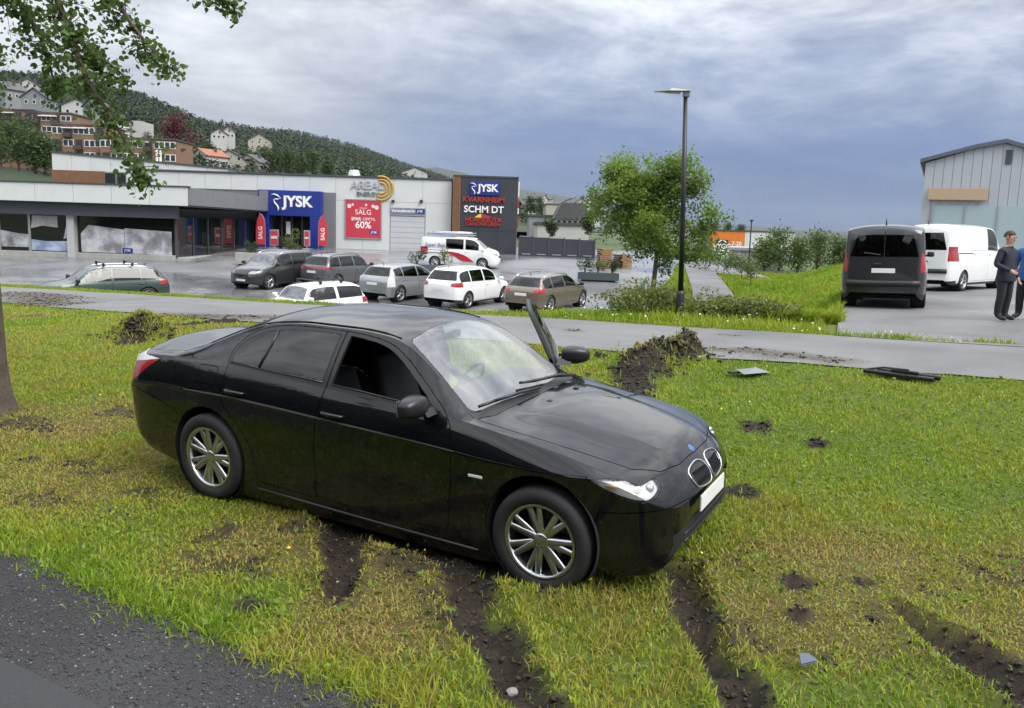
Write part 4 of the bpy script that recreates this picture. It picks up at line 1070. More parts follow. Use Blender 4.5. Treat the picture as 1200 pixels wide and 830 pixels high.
vehicle('parked_car', 'white compact SUV seen from behind with red tail lamps and roof rails', 'suv', 4.45, 1.84, 1.62, ground_at(549, 356)[:2], NH, P_WHITE, GRP, rails='chrome')
vehicle('parked_car', 'bronze beige estate car alone at the right end of the row', 'wagon', 4.7, 1.81, 1.50, ground_at(642, 361)[:2], NH, P_BRONZE, GRP, rails='chrome', clad=False)
vehicle('parked_car', 'white small car with black roof bars half hidden behind the bank', 'mini', 3.9, 1.73, 1.43, (-6.75, 28.4), (-.62, -.78), P_WHITE, GRP, rails=False, bars=True, clad=True)
vehicle('parked_car', 'dark green estate car with roof bars at far left behind the bank', 'wagon', 4.5, 1.79, 1.50, (-15.3, 31.8), (-.80, -.60), P_GREEN, GRP, rails='chrome', bars=True, clad=False)
def service_van():
    v = vehicle('service_van', 'white tradesman van with red swoosh and roof rack by the planter', 'van', 5.1, 1.93, 1.92, ground_at(540, 313)[:2], (1, -.12), P_WHITE, None, 'van', rails=False, clad=False, panes=(1, 2), spokes=9, lamp='tall')
    red = mat('red vinyl', (.42, .02, .03), .4); gl = mat('printed side panel', (.10, .07, .10), .3)
    Y = -.985
    MB().prism(smoothpoly([(1.6, 1.02, 1), (2.3, .98), (3.0, .78), (3.55, .42, 1), (2.8, .46), (2.2, .78)], 5), Y - .004, Y + .03).build('red_swoosh', red, v)
    MB().prism([(.35, .90), (2.6, .93), (2.6, .96), (.35, .95)], Y - .003, Y + .03).build('stripe', mat('grey vinyl', (.3, .3, .33), .4), v)
    text_part('lettering', 'Super Bad', .30, mat('violet print', (.16, .12, .34), .4), v, (1.02, Y + .01, 1.40), (math.pi / 2, 0, 0), .01, .004, shear=.2)
    q = MB()
    for x in (.5, 1.4, 2.3, 3.2): q.tube([(x, -.70, 1.88), (x, -.70, 2.12), (x, .70, 2.12), (x, .70, 1.88)], .022, 6)
    for y in (-.70, .70):
        for z in (2.0, 2.14): q.tube([(.3, y, z), (3.4, y, z)], .02, 6)
    q.build('roof_rack', mat('galvanised steel', (.42, .43, .45), .4, .8), v)
    q = MB()
    q.bbox(.5, -.5, 2.0, 2.2, -.05, 2.15, .03); q.build('roof_load', mat('blue grey tarpaulin', (.22, .30, .38), .6, var=.2), v)
    MB().tube([(.6, .3, 2.17), (3.2, .3, 2.17)], .05, 8).build('pipe_tube', M_CHROME, v, True)
    return v
service_van()
# vehicles standing on the path and forecourt at the right (blurred in the photograph)
vehicle('recovery_van', 'dark grey van standing on the path beyond the mound', 'van', 4.9, 1.95, 2.05, (9.9, 22.8), (.42, .90), P_DGREY, None, 'van', rails=False, lamp='tall')
vehicle('delivery_van', 'white van on the forecourt between the dark van and the people', 'van', 5.3, 1.98, 2.25, (15.6, 30.5), (.75, .66), P_WHITE, None, 'van', rails=False, lamp='tall', panes=(2,))
# ------------------------------------------------------------------ the shops
M_CLAD = mat('white wall cladding', (.56, .58, .575), .45, var=.05, vscale=.6, rvar=.08)
M_CLADCOP = mat('dark coping', (.06, .062, .068), .5)
M_DGLAD = mat('anthracite cladding', (.045, .050, .060), .45, .2, var=.08, vscale=.8)
M_FASCIA = mat('slate fascia', (.055, .062, .078), .5, var=.08, vscale=.7)
M_GREYW = mat('grey wall', (.16, .165, .175), .6, var=.06, vscale=.8)
M_SHOPGLASS = mat('dark shop glass', (.008, .011, .010), .04, spec=.6)
M_BLUE = mat('shop blue', (.012, .028, .22), .4, var=.04)
M_WHITEP = mat('white lettering', (.80, .80, .80), .4)
M_WOOD = mat('timber slats', (.17, .085, .04), .7, var=.25, vscale=3)
M_RED = mat('banner red', (.50, .035, .06), .5, var=.06)
M_SIGNRED = mat('red lettering', (.36, .035, .03), .4)
M_CONC = mat('concrete', (.33, .33, .31), .8, var=.2, vscale=2, bump=.2)
M_FRAME = mat('aluminium frame', (.40, .41, .42), .4, .6)
M_GOLD = mat('gold lettering', (.50, .30, .03), .4)
M_DOORG = mat('roller door grey', (.46, .48, .50), .5, var=.04, vscale=1)

def wall_panels(parent, m, x0, x1, z0, z1, Y, w, d=.06, gap=.018, skip=None):
    n = max(1, round((x1 - x0) / w)); w = (x1 - x0) / n
    me = MB().bbox(gap / 2, 0, gap / 2, w - gap / 2, d, z1 - z0 - gap / 2, .008).mesh('cladding_panel'); me.materials.append(m)
    for i in range(n):
        o = bpy.data.objects.new('cladding_panel', me); COL.objects.link(o); o.parent = parent; o.location = (x0 + i * w, Y - d, z0)
def rect(u0, v0, u1, v1, Y):
    a = at((u0 + u1) / 2, v0, Y); b = at((u0 + u1) / 2, v1, Y); c = at(u0, (v0 + v1) / 2, Y); d = at(u1, (v0 + v1) / 2, Y)
    return c.x, d.x, b.z, a.z
def goose(parent, m, x, z, h, Y, d=.04):
    """the bird's head and neck line mark beside the lettering"""
    pts = [(.30, 0), (.34, .16), (.26, .32), (.10, .50), (.06, .66), (.20, .72), (.30, .66)]
    q = MB(); q.tube([(x + a * h, Y, z + b * h) for a, b in pts], [h * .045, h * .05, h * .05, h * .045, h * .035, h * .03, h * .02], 8)
    q.tube([(x + a * h, Y, z + b * h) for a, b in ((-.10, .96), (.08, 1.0), (.26, .94), (.50, .76), (.30, .70), (.14, .72))], [h * .02, h * .035, h * .04, h * .02, h * .03, h * .02], 8)
    q.build('bird_mark', m, parent, True)
def jysk(parent, x0, x1, zc, Y, m=None, depth=.05):
    """bird mark and the four letters between x0 and x1"""
    m = m or M_WHITEP; Wd = x1 - x0; h = Wd * .36
    goose(parent, m, x0 + Wd * .02, zc - h * .62, h * 1.1, Y - depth * .5)
    text_part('lettering', 'JYSK', Wd * .355, m, parent, (x0 + Wd * .62, Y, zc), (math.pi / 2, 0, 0), depth, Wd * .012)

def main_store():
    YF = 70.0
    root = empty('furniture_store', (0, YF, 0)); tag(root, 'long white-clad furniture store with a blue entrance portal', 'store')
    # store is drawn in coordinates relative to the facade plane
    loc = root.location
    def R(*a): return rect(*a)
    x0 = at(150, 250, YF).x; x1 = at(529, 250, YF).x
    ztop = (at(300, 203.5, YF).z + at(520, 211.7, YF).z) / 2; zg = tz(-10, YF) - .25
    xp = at(393.5, 250, YF).x                                  # the white wall proper starts right of the portal
    W = lambda p: p
    boxpart('wall', M_GREYW, root, x0, 0, zg, x1, 14, ztop - .1)
    boxpart('roof', mat('flat roof', (.10, .10, .105), .9, var=.2), root, x0 + .05, .3, ztop - .1, x1 - .02, 13.9, ztop + .0)
    boxpart('coping', M_CLADCOP, root, x0 - .1, -.16, ztop - .02, x1 + .0, .35, ztop + .12)
    zband = (at(260, 222, YF).z + at(380, 226, YF).z) / 2
    wall_panels(root, M_CLAD, x0, xp, zband, ztop - .03, -.0, 2.1)
    # full-height white wall, two rows of panels
    gx0, gx1, gz0, gz1 = R(457.5, 254, 497.5, 296, YF)
    zmid = at(460, 237, YF).z
    wall_panels(root, M_CLAD, xp, x1, zmid, ztop - .03, -.0, 2.35)
    wall_panels(root, M_CLAD, xp, gx0 - .05, zg, zmid, -.0, 2.3)
    wall_panels(root, M_CLAD, gx1 + .05, x1, zg, zmid, -.0, 2.4)
    wall_panels(root, M_CLAD, gx0 - .05, gx1 + .05, gz1 + .05, zmid, -.0, 2.9)
    # roller door with its slats
    for k in range(7):
        h = (gz1 - zg) / 7; boxpart('door_slat', M_DOORG, root, gx0, -.03, zg + k * h + .012, gx1, .02, zg + (k + 1) * h - .006, b=.008)
    # sign above the roller door
    sx0, sx1, sz0, sz1 = R(458, 244, 499, 251, YF)
    sg = boxpart('goods_sign', mat('violet grey sign', (.19, .20, .28), .5), root, sx0, -.16, sz0, sx1, -.065, sz1, b=.01)
    text_part('lettering', 'Vareutlevering', .34, M_WHITEP, sg, (sx0 + (sx1 - sx0) * .38, -.165, (sz0 + sz1) / 2), extrude=.006, bold=.006)
    boxpart('logo_plate', M_BLUE, sg, sx1 - .82, -.175, sz0 + .06, sx1 - .08, -.155, sz1 - .06)
    text_part('logo_lettering', 'JYSK', .24, M_WHITEP, sg, (sx1 - .45, -.178, (sz0 + sz1) / 2), extrude=.004, bold=.004)
    for u in (461, 494): p = at(u, 236, YF); boxpart('wall_lamp', M_BLACKPL, root, p.x - .12, -.3, p.z - .1, p.x + .12, -.065, p.z + .1, b=.03)
    # red sale banner
    bx0, bx1, bz0, bz1 = R(405.5, 235, 446.5, 279, YF)
    ban = boxpart('sale_banner', M_RED, root, bx0, -.14, bz0, bx1, -.10, bz1)
    for (a, b, c, d) in ((bx0 - .08, bx0, bz0 - .08, bz1 + .08), (bx1, bx1 + .08, bz0 - .08, bz1 + .08)): boxpart('banner_frame', M_FRAME, ban, a, -.16, c, b, -.065, d)
    for (c, d) in ((bz0 - .08, bz0), (bz1, bz1 + .08)): boxpart('banner_frame', M_FRAME, ban, bx0, -.16, c, bx1, -.065, d)
    bw = bx1 - bx0; bh = bz1 - bz0; bc = (bx0 + bx1) / 2; MP = mat('pale pink print', (.85, .62, .64), .5)
    text_part('lettering', 'SALG', bw * .20, M_WHITEP, ban, (bc, -.145, bz0 + bh * .68), extrude=.004)
    text_part('lettering', 'SPAR', bw * .125, M_WHITEP, ban, (bc - bw * .20, -.145, bz0 + bh * .50), extrude=.004, bold=.008)
    text_part('lettering', 'OPPTIL', bw * .115, M_WHITEP, ban, (bc + bw * .17, -.145, bz0 + bh * .50), extrude=.004)
    text_part('lettering', '60%', bw * .27, M_WHITEP, ban, (bc, -.145, bz0 + bh * .34), extrude=.004, bold=.014)
    text_part('lettering', 'STORT', bw * .07, MP, ban, (bc, -.145, bz0 + bh * .785), extrude=.004)
    boxpart('logo_plate', M_BLUE, ban, bc + bw * .18, -.15, bz0 + bh * .10, bc + bw * .42, -.141, bz0 + bh * .21)
    text_part('lettering', 'JYSK', bw * .09, M_WHITEP, ban, (bc + bw * .31, -.152, bz0 + bh * .155), extrude=.003, bold=.004)
    for fx_, fz, r in ((.10, .84, .06), (.20, .88, .035), (.58, .88, .035), (.78, .85, .05), (.88, .82, .06)):
        MB().lathe([(0, -.008), (bw * r, -.004), (bw * r, 0)], 12, 'y', (bx0 + bw * fx_, -.143, bz0 + bh * fz)).build('flower_print', MP, ban)
    # silver company lettering with gold arcs above the banner
    p = at(433, 219, YF)
    text_part('company_lettering', 'AREAL', .92, mat('silver lettering', (.45, .46, .48), .35, .2), root, (p.x - .15, -.12, p.z + .08), extrude=.05, bold=.01)
    p2 = at(431, 228, YF); text_part('company_lettering', 'ENERGY', .48, M_GREYW, root, (p2.x, -.11, p2.z), extrude=.04, bold=.004)
    pc = at(450, 221, YF)
    for r in (.42, .68, .94): MB().tube([(pc.x - .2 + r * math.cos(a), -.14, pc.z + r * math.sin(a)) for a in np.linspace(-2.0, 1.9, 22)], .075, 6).build('gold_arc', M_GOLD, root, True)
    # grey wall right of the portal, glass wall left of it
    qx0, qx1, qz0, qz1 = R(380, 226, 393.5, 295, YF)
    boxpart('grey_return', M_GREYW, root, qx0, -.35, zg, qx1 - .02, 0, qz1)
    # blue portal
    ax0, ax1, az0, az1 = R(307.5, 224, 380, 295, YF); ox0, ox1, _, oz1 = R(320, 253.5, 367, 295, YF)
    por = empty('entrance_portal', (0, 0, 0)); por.parent = root
    boxpart('portal_panel', M_BLUE, por, ax0, -1.2, oz1, ax1, 0, az1, b=.03); boxpart('portal_panel', M_BLUE, por, ax0, -1.2, zg, ox0, 0, oz1 - .01, b=.03); boxpart('portal_panel', M_BLUE, por, ox1, -1.2, zg, ax1, 0, oz1 - .01, b=.03)
    boxpart('entrance_glass', M_SHOPGLASS, por, ox0, -.3, zg, ox1, -.05, oz1)
    for k in range(5):
        xx = ox0 + (ox1 - ox0) * k / 4; boxpart('door_frame', M_CLADCOP, por, xx - .05, -.36, zg, xx + .05, -.28, oz1)
    boxpart('door_notice', M_WHITEP, por, ox0 + 1.15, -.33, zg + 1.3, ox0 + 1.5, -.31, zg + 2.3)
    lx0, lx1, lz0, lz1 = R(319, 228, 367, 247, YF - 1.2)
    jysk(por, lx0, lx1, (lz0 + lz1) / 2 + .05, -1.22)
    # glazed link between portal and the low wing: side wall running back
    return root
main_store()

def low_wing():
    YL = 53.0
    root = empty('shop_wing', (0, YL, 0)); tag(root, 'low shop wing with white canopy band and poster-covered windows', 'shop')
    xa = at(-120, 260, YL).x; xc = at(205, 280, YL).x; xr = at(227.5, 233, YL).x
    zt = (at(0, 209, YL).z * .35 + at(227, 223, YL).z * .65); zb = (at(0, 234.5, YL).z * .35 + at(227, 242.5, YL).z * .65)
    zf = (at(0, 249, YL).z * .35 + at(205, 257, YL).z * .65); zg = tz(xc - 6, YL) - .3
    boxpart('roof', mat('flat roof', (.10, .10, .105), .9, var=.2), root, xa, -.9, zt - .5, xr - .1, 16.6, zt - .02)
    wall_panels(root, M_CLAD, xa, xr, zb, zt, -1.0, 2.4, .08)
    boxpart('coping', M_CLADCOP, root, xa, -1.14, zt, xr + .04, -.6, zt + .08)
    wall_panels_side = [(-.98 + k * 2.2, -.98 + (k + 1) * 2.2 - .02) for k in range(8)]
    for a, b in wall_panels_side: boxpart('cladding_panel', M_GREYW, root, xr - .1, a, zb, xr - .02, b, zt, b=.008)
    boxpart('fascia', M_FASCIA, root, xa, -.6, zf, xc + .3, 0, zb + .1); boxpart('soffit', M_CLADCOP, root, xa, -.98, zb - .02, xr - .02, 16.5, zb + .06)
    boxpart('plinth', M_CONC, root, xa, -.25, zg, xc, .2, zg + .62, b=.02)
    boxpart('back_wall', M_GREYW, root, xa, .8, zg, xc - .3, 16.5, zf)
    # window bays with posters
    def bay(u0, u1, name):
        a, b = at(u0, 270, YL).x, at(u1, 270, YL).x
        w = boxpart(name, M_SHOPGLASS, root, a, .05, zg + .62, b, .12, zf); return a, b, w
    z0, z1 = zg + .62, zf
    a, b, w1 = bay(-120, -2, 'shop_window'); a, b, w2 = bay(0, 33, 'shop_window'); a3, b3, w3 = bay(36, 81, 'shop_window'); a4, b4, w4 = bay(91, 204, 'shop_window')
    for u in (-1, 34.5): x = at(u, 270, YL).x; boxpart('window_post', M_FRAME, root, x - .07, -.02, z0, x + .07, .1, z1)
    c0, c1 = at(81.5, 270, YL).x, at(90, 270, YL).x; boxpart('pillar', mat('pale pillar', (.42, .42, .42), .6), root, c0, -.35, zg, c1, .3, z1)
    H = z1 - z0
    def poster(w, x0, x1, p, m): MB().prism([(x0 + (x1 - x0) * a, z0 + H * b) for a, b in p], .022, .045).build('poster', m, w)
    mp = lambda n, c1, c2, sc: mat(n, c1, .5, color2=c2, c2scale=sc, var=.25, vscale=2.5)
    poster(w2, a, b, [(0, .10), (1, .10), (1, .45), (.55, .48), (0, .55)], mp('bed poster light', (.42, .42, .45), (.16, .15, .16), 1.1))
    poster(w3, a3, b3, [(0, .03), (1, .02), (1, .30), (.4, .28), (0, .32)], mp('bed poster blue', (.42, .48, .62), (.20, .25, .40), .9))
    poster(w3, a3, b3, [(0, .62), (.05, .97), (.70, .97), (.70, .66), (.3, .70)], mp('bed poster wall', (.46, .46, .45), (.36, .36, .36), .8))
    poster(w3, a3, b3, [(.84, .36), (.92, .72), (1, .72), (1, .4)], mp('pillow poster', (.45, .47, .55), (.25, .27, .35), 1.5))
    for p0, p1 in ((.03, .48), (.485, .97)):
        poster(w4, a4, b4, [(p0, .02), (p1, .02), (p1, .66), (p0 + .08, .76), (p0, .52)] if p0 < .1 else [(p0, .02), (p1, .0), (p1, .64), (p0, .70)], mp('sheet poster', (.50, .50, .52), (.20, .20, .22), .75))
    bx = a4 + (b4 - a4) * .46; lg = boxpart('logo_plate', M_BLUE, w4, bx, .0, z0 + H * .03, bx + .62, .02, z0 + H * .16); text_part('lettering', 'JYSK', .2, M_WHITEP, w4, (bx + .31, -.003, z0 + H * .095), extrude=.003)
    # glazed flank running back to the portal
    gl = empty('glazed_flank', (0, 0, 0)); gl.parent = root
    zfl = at(262, 237, 62).z; fl_top = at(262, 222, 64).z
    for k in range(6):
        y0 = .1 + k * 2.7; boxpart('glass_pane', M_SHOPGLASS, gl, xc - .02, y0 + .04, zg + .5, xc + .06, y0 + 2.66, zf + .1)
        boxpart('mullion', M_CLADCOP, gl, xc - .05, y0 - .04, zg + .5, xc + .12, y0 + .04, zf + .1)
    boxpart('flank_plinth', M_CONC, gl, xc - .1, .1, zg, xc + .5, 16.4, zg + .5, b=.03)
    # grey soffit fascia across the gap in front of the portal bay
    xg1 = at(308, 230, 69.6).x
    boxpart('link_fascia', M_GREYW, root, xr + .01, 15.6, at(270, 237, 68.6).z, xg1, 16.5, at(270, 222, 68.6).z)
    boxpart('link_glass', mat('shop glass with painted green reflection', (.012, .022, .014), .05, spec=.6), root, xc + .1, 16.55, zg, xg1, 16.7, at(270, 237, 68.6).z)  # green reflection is put into the dark glass's base colour
    return root
low_wing()

def roof_block():
    YB = 78.0
    root = empty('plant_room', (0, YB, 0)); tag(root, 'white-clad upper storey set back on the store roof at left', 'building')
    x0 = at(61, 190, YB).x; x1 = at(266, 200, YB).x; zt0 = at(61, 179, YB).z; zt1 = at(262, 198.5, YB).z; zb = at(200, 215, YB).z - 2
    n = 9
    for i in range(n):
        a, b = x0 + (x1 - x0) * i / n, x0 + (x1 - x0) * (i + 1) / n; za = zt0 + (zt1 - zt0) * i / n; zb_ = zt0 + (zt1 - zt0) * (i + 1) / n
        MB().prism([(a + .01, zb), (b - .01, zb), (b - .01, zb_), (a + .01, za)], 0, .1).build('cladding_panel', M_CLAD, root)
    MB().prism([(x0, zb), (x1, zb), (x1, zt1 - .02), (x0, zt0 - .02)], .11, 9).build('wall', M_GREYW, root)
    MB().prism([(x0 - .1, zt0), (x1, zt1), (x1, zt1 + .14), (x0 - .1, zt0 + .14)], -.08, 9).build('coping', M_CLADCOP, root)
    # brick-brown strip and dark windows at the foot
    rx0, rx1, rz0, rz1 = rect(61, 200, 122, 215, YB - .2); boxpart('timber_band', M_WOOD, root, rx0, -.25, rz0 - .8, rx1, -.02, rz1)
    for u0, u1 in ((124, 136), (138, 148)):
        a, b, c, d = rect(u0, 203, u1, 216, YB); f = boxpart('window', M_FRAME, root, a - .1, -.12, c - .1, b + .1, -.02, d + .12); boxpart('pane', M_SHOPGLASS, f, a, -.14, c, b, -.11, d)
    return root
roof_block()

def sign_tower():
    YT = 69.2
    x0 = at(530, 250, YT).x; xs = at(539.5, 250, YT).x; x1 = at(605.5, 250, YT).x
    root = empty('sign_tower', (0, YT, 0)); tag(root, 'anthracite corner tower with stacked shop signs and a timber edge', 'building')
    zt = at(570, 208, YT).z; zg = tz(0, YT) - .3
    boxpart('wall', M_DGLAD, root, xs, 0, zg, x1, 19, zt)
    for k in range(4): boxpart('timber_board', M_WOOD, root, x0 + (xs - x0) * k / 4 + .01, -.08, zg, x0 + (xs - x0) * (k + 1) / 4 - .01, .3, zt - .02)
    boxpart('coping', M_CLADCOP, root, x0, -.1, zt, x1 + .08, 19.1, zt + .12)
    for i in range(3):
        for j in range(3):
            a, b = xs + (x1 - xs) * i / 3, xs + (x1 - xs) * (i + 1) / 3; c, d = zg + (zt - zg) * j / 3, zg + (zt - zg) * (j + 1) / 3
            boxpart('cladding_panel', M_DGLAD, root, a + .01, -.05, c + .01, b - .01, 0, d - .01, b=.006)
    for k in range(8): boxpart('side_panel', M_GREYW, root, x1, k * 2.35 + .9, zg, x1 + .06, (k + 1) * 2.35 + .87, zt - .05, b=.006)
    # signs on the front
    a, b, c, d = rect(551, 213, 586, 229, YT); s1 = boxpart('sign_panel', M_BLUE, root, a, -.2, c, b, -.06, d, b=.02); jysk(s1, a + .05, b - .1, (c + d) / 2, -.22, depth=.04)
    def line(u, v, t, size, m, bold=.006, sx=1.0): p = at(u, v, YT); return text_part('lettering', t, size, m, root, (p.x, -.12, p.z), extrude=.04, bold=bold, sx=sx)
    line(567, 234.5, 'KVARNHEIM', .56, M_SIGNRED, .012, 1.08); line(567, 246, 'SCHM DT', .74, M_WHITEP, .014, 1.0); p = at(573.3, 246, YT); boxpart('sign_stroke', M_SIGNRED, root, p.x - .05, -.16, p.z - .27, p.x + .05, -.08, p.z + .27)
    line(567, 258, 'HORNEBUTIK', .46, M_SIGNRED, .012, 1.05); line(566, 263, 'CANONKUREN', .40, M_SIGNRED, .010, 1.0)
    p = at(564, 253.5, YT); MB().prism([(p.x - .55, p.z - .12), (p.x - .2, p.z + .14), (p.x, p.z + .2), (p.x + .02, p.z - .12)], -.16, -.08).build('yellow_flame', mat('yellow sign', (.75, .50, .04), .4), root)
    MB().prism([(p.x + .04, p.z - .12), (p.x + .04, p.z + .18), (p.x + .55, p.z + .05), (p.x + .9, p.z - .12)], -.16, -.08).build('red_flame', M_SIGNRED, root)
    # projecting signs seen edge-on on the right corner
    for v0, v1, m in ((213, 231, M_WHITEP), (233, 243, M_SIGNRED), (244, 251, M_WHITEP), (255, 267, M_SIGNRED)):
        q0, q1 = at(606, v0, YT).z, at(606, v1, YT).z; boxpart('side_sign', m, root, x1 + .062, .2, q1, x1 + .16, .75, q0, b=.02)
    return root
sign_tower()

def yard_fence():
    YQ = 68.0; x0 = at(607, 290, YQ).x; x1 = at(697, 290, YQ).x; zt = at(650, 278.5, YQ).z; zg = tz(3, YQ) - .2
    root = empty('yard_fence', (0, YQ, 0)); tag(root, 'tall anthracite panel fence closing the yard beside the sign tower', 'fence')
    n = 5
    for k in range(n):
        a, b = x0 + (x1 - x0) * k / n, x0 + (x1 - x0) * (k + 1) / n
        boxpart('fence_panel', M_DGLAD, root, a + .03, 0, zg, b - .03, .08, zt - .03 * k, b=.01)
        boxpart('fence_post', M_CLADCOP, root, b - .05, -.06, zg, b + .05, .0, zt + .02)
        boxpart('latch_plate', M_FRAME, root, b - 1.1, -.03, zg + (2.05 if k % 2 else 1.75), b - .3, .0, zg + (2.1 if k % 2 else 1.8)); boxpart('latch_plate', M_FRAME, root, a + .3, -.03, zg + .35, a + 1.0, 0, zg + .42)
yard_fence()
def vent():
    p = at(415, 208, 74); e = empty('roof_vent', (p.x, 74, p.z - .6)); tag(e, 'pale tapered ventilation cowl on the store roof', 'vent')
    MB().lathe([(.55, 0), (.55, .35), (.62, .35), (.62, .5), (.42, 1.15), (.38, 1.2), (0, 1.22)], 8).build('cowl', mat('galvanised sheet', (.55, .57, .58), .4, .3), e); MB().lathe([(.62, -.5), (.60, .0)], 8).build('curb', M_GREYW, e)
vent()

# feather flags, sale stands and planters at the entrance
def feather_flag(u, v, Y, lean, label):
    p = at(u, v, Y); z = tz(p.x, Y) ; e = empty('feather_flag', (p.x, Y, z)); tag(e, label, 'flag', 'feather flags at the entrance')
    s = lean
    MB().tube([(0, 0, 0), (0, 0, 1.6), (-.04 * s, 0, 2.2), (-.22 * s, 0, 2.62), (-.42 * s, 0, 2.72)], .02, 6).build('pole', M_FRAME, e)
    MB().lathe([(0, .06), (.25, .05), (.27, 0)], 12).build('base', M_BLACKPL, e)
    MB().prism([(.0, .35), (-.02 * s, 1.6), (-.06 * s, 2.2), (-.24 * s, 2.60), (-.42 * s, 2.68), (-.60 * s, 2.3), (-.72 * s, 1.5), (-.72 * s, .35)], -.012, .012).build('sail', M_RED, e)
    text_part('lettering', 'SALG', .42, M_WHITEP, e, (-.36 * s, -.016, 1.25), (math.pi / 2, -math.pi / 2, 0), .003, .008)
feather_flag(311, 290, 66.5, -1 * -1, 'red feather flag on the left of the blue entrance, beside the glazed wall'); feather_flag(373, 292, 67.5, -1, 'red feather flag on the right of the blue entrance, against the blue pillar')
def stand(u0, u1, v0, v1, Y, label):
    a, b, c, d = rect(u0, v0, u1, v1, Y); z = tz((a + b) / 2, Y); h = 1.5
    e = empty('sale_stand', ((a + b) / 2, Y, z)); tag(e, label, 'stand'); w = (b - a) / 2
    boxpart('frame', M_FRAME, e, -w, -.05, .25, w, .05, h, b=.02); boxpart('poster', M_RED, e, -w + .1, -.07, .35, w - .1, -.052, h - .1); boxpart('foot', M_FRAME, e, -w, -.4, 0, w, .4, .1, b=.02)
    text_part('lettering', '60%', w * .8, M_WHITEP, e, (0, -.075, .9), extrude=.003, bold=.01)
    MB().tube([(0, 0, .1), (0, 0, .3)], .05, 6).build('stem', M_FRAME, e)
stand(316, 327, 274, 289, 67.0, 'wide red poster stand at the left side of the shop doors'); stand(356, 363.5, 276, 291, 67.6, 'narrow red poster stand at the right side of the shop doors')
# small dark goods trolley between the stands
p = at(334, 287, 67.2); e = empty('goods_trolley', (p.x, 67.2, tz(p.x, 67.2))); tag(e, 'dark loaded trolley standing in front of the shop doors', 'trolley')
MB().bbox(-.5, -.3, .25, .5, .3, .35, .02).build('deck', M_BLACKPL, e); MB().bbox(-.45, -.28, .36, .1, .28, .95, .05).bbox(.12, -.25, .36, .45, .25, .75, .05).build('load', M_UNDER, e)
MB().tube([(.48, -.25, .3), (.5, -.25, 1.1), (.5, .25, 1.1), (.48, .25, .3)], .02, 6).build('handle', M_FRAME, e)
for x in (-.4, .4):
    for y in (-.25, .25): MB().lathe([(0, -.03), (.12, -.03), (.12, .03), (0, .03)], 12, 'y', (x, y, .12)).build('wheel', M_TYRE, e)
# ------------------------------------------------------------------ vegetation
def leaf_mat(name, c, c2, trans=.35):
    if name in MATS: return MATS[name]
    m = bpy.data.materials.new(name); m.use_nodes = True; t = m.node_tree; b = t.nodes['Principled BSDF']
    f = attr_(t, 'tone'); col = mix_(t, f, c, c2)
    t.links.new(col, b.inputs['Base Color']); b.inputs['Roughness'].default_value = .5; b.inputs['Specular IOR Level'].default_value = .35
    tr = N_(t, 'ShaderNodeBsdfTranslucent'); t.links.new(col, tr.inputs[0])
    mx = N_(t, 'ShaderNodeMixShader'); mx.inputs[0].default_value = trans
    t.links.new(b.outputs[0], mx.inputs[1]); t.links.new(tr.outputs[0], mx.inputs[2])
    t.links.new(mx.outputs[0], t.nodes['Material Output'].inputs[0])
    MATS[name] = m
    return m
LEAF = np.array([(0, 0, 0), (.30, .42, .06), (0, 1.0, -.06), (-.30, .42, .06)])          # pointed oval, slightly folded
def leaves(name, P, size, m, parent, up=.4, rng=RNG, tone=None, hang=0.0, quad=LEAF):
    """a leaf-shaped face at every point of P"""
    P = np.asarray(P, float); n = len(P)
    d = rng.normal(0, 1, (n, 3)); d[:, 2] = d[:, 2] * .6 + up - hang; d /= np.linalg.norm(d, axis=1)[:, None]
    a = rng.normal(0, 1, (n, 3)); s = np.cross(d, a); s /= np.linalg.norm(s, axis=1)[:, None] + 1e-9; nn = np.cross(s, d)
    sz = size * rng.uniform(.6, 1.3, n)
    k = len(quad)
    V = P[:, None, :] + sz[:, None, None] * (quad[None, :, 0, None] * s[:, None, :] + quad[None, :, 1, None] * d[:, None, :] + quad[None, :, 2, None] * nn[:, None, :])
    me = npmesh(name, V.reshape(-1, 3), np.arange(n * k).reshape(n, k))
    tn_ = (rng.uniform(0, 1, n) if tone is None else tone)
    at_ = me.attributes.new('tone', 'FLOAT', 'POINT'); at_.data.foreach_set('value', np.repeat(tn_, k).astype(np.float32))
    return link(name, me, m, parent)
M_BARK = mat('bark', (.085, .068, .052), .9, var=.4, vscale=8, bump=.8, bscale=25)
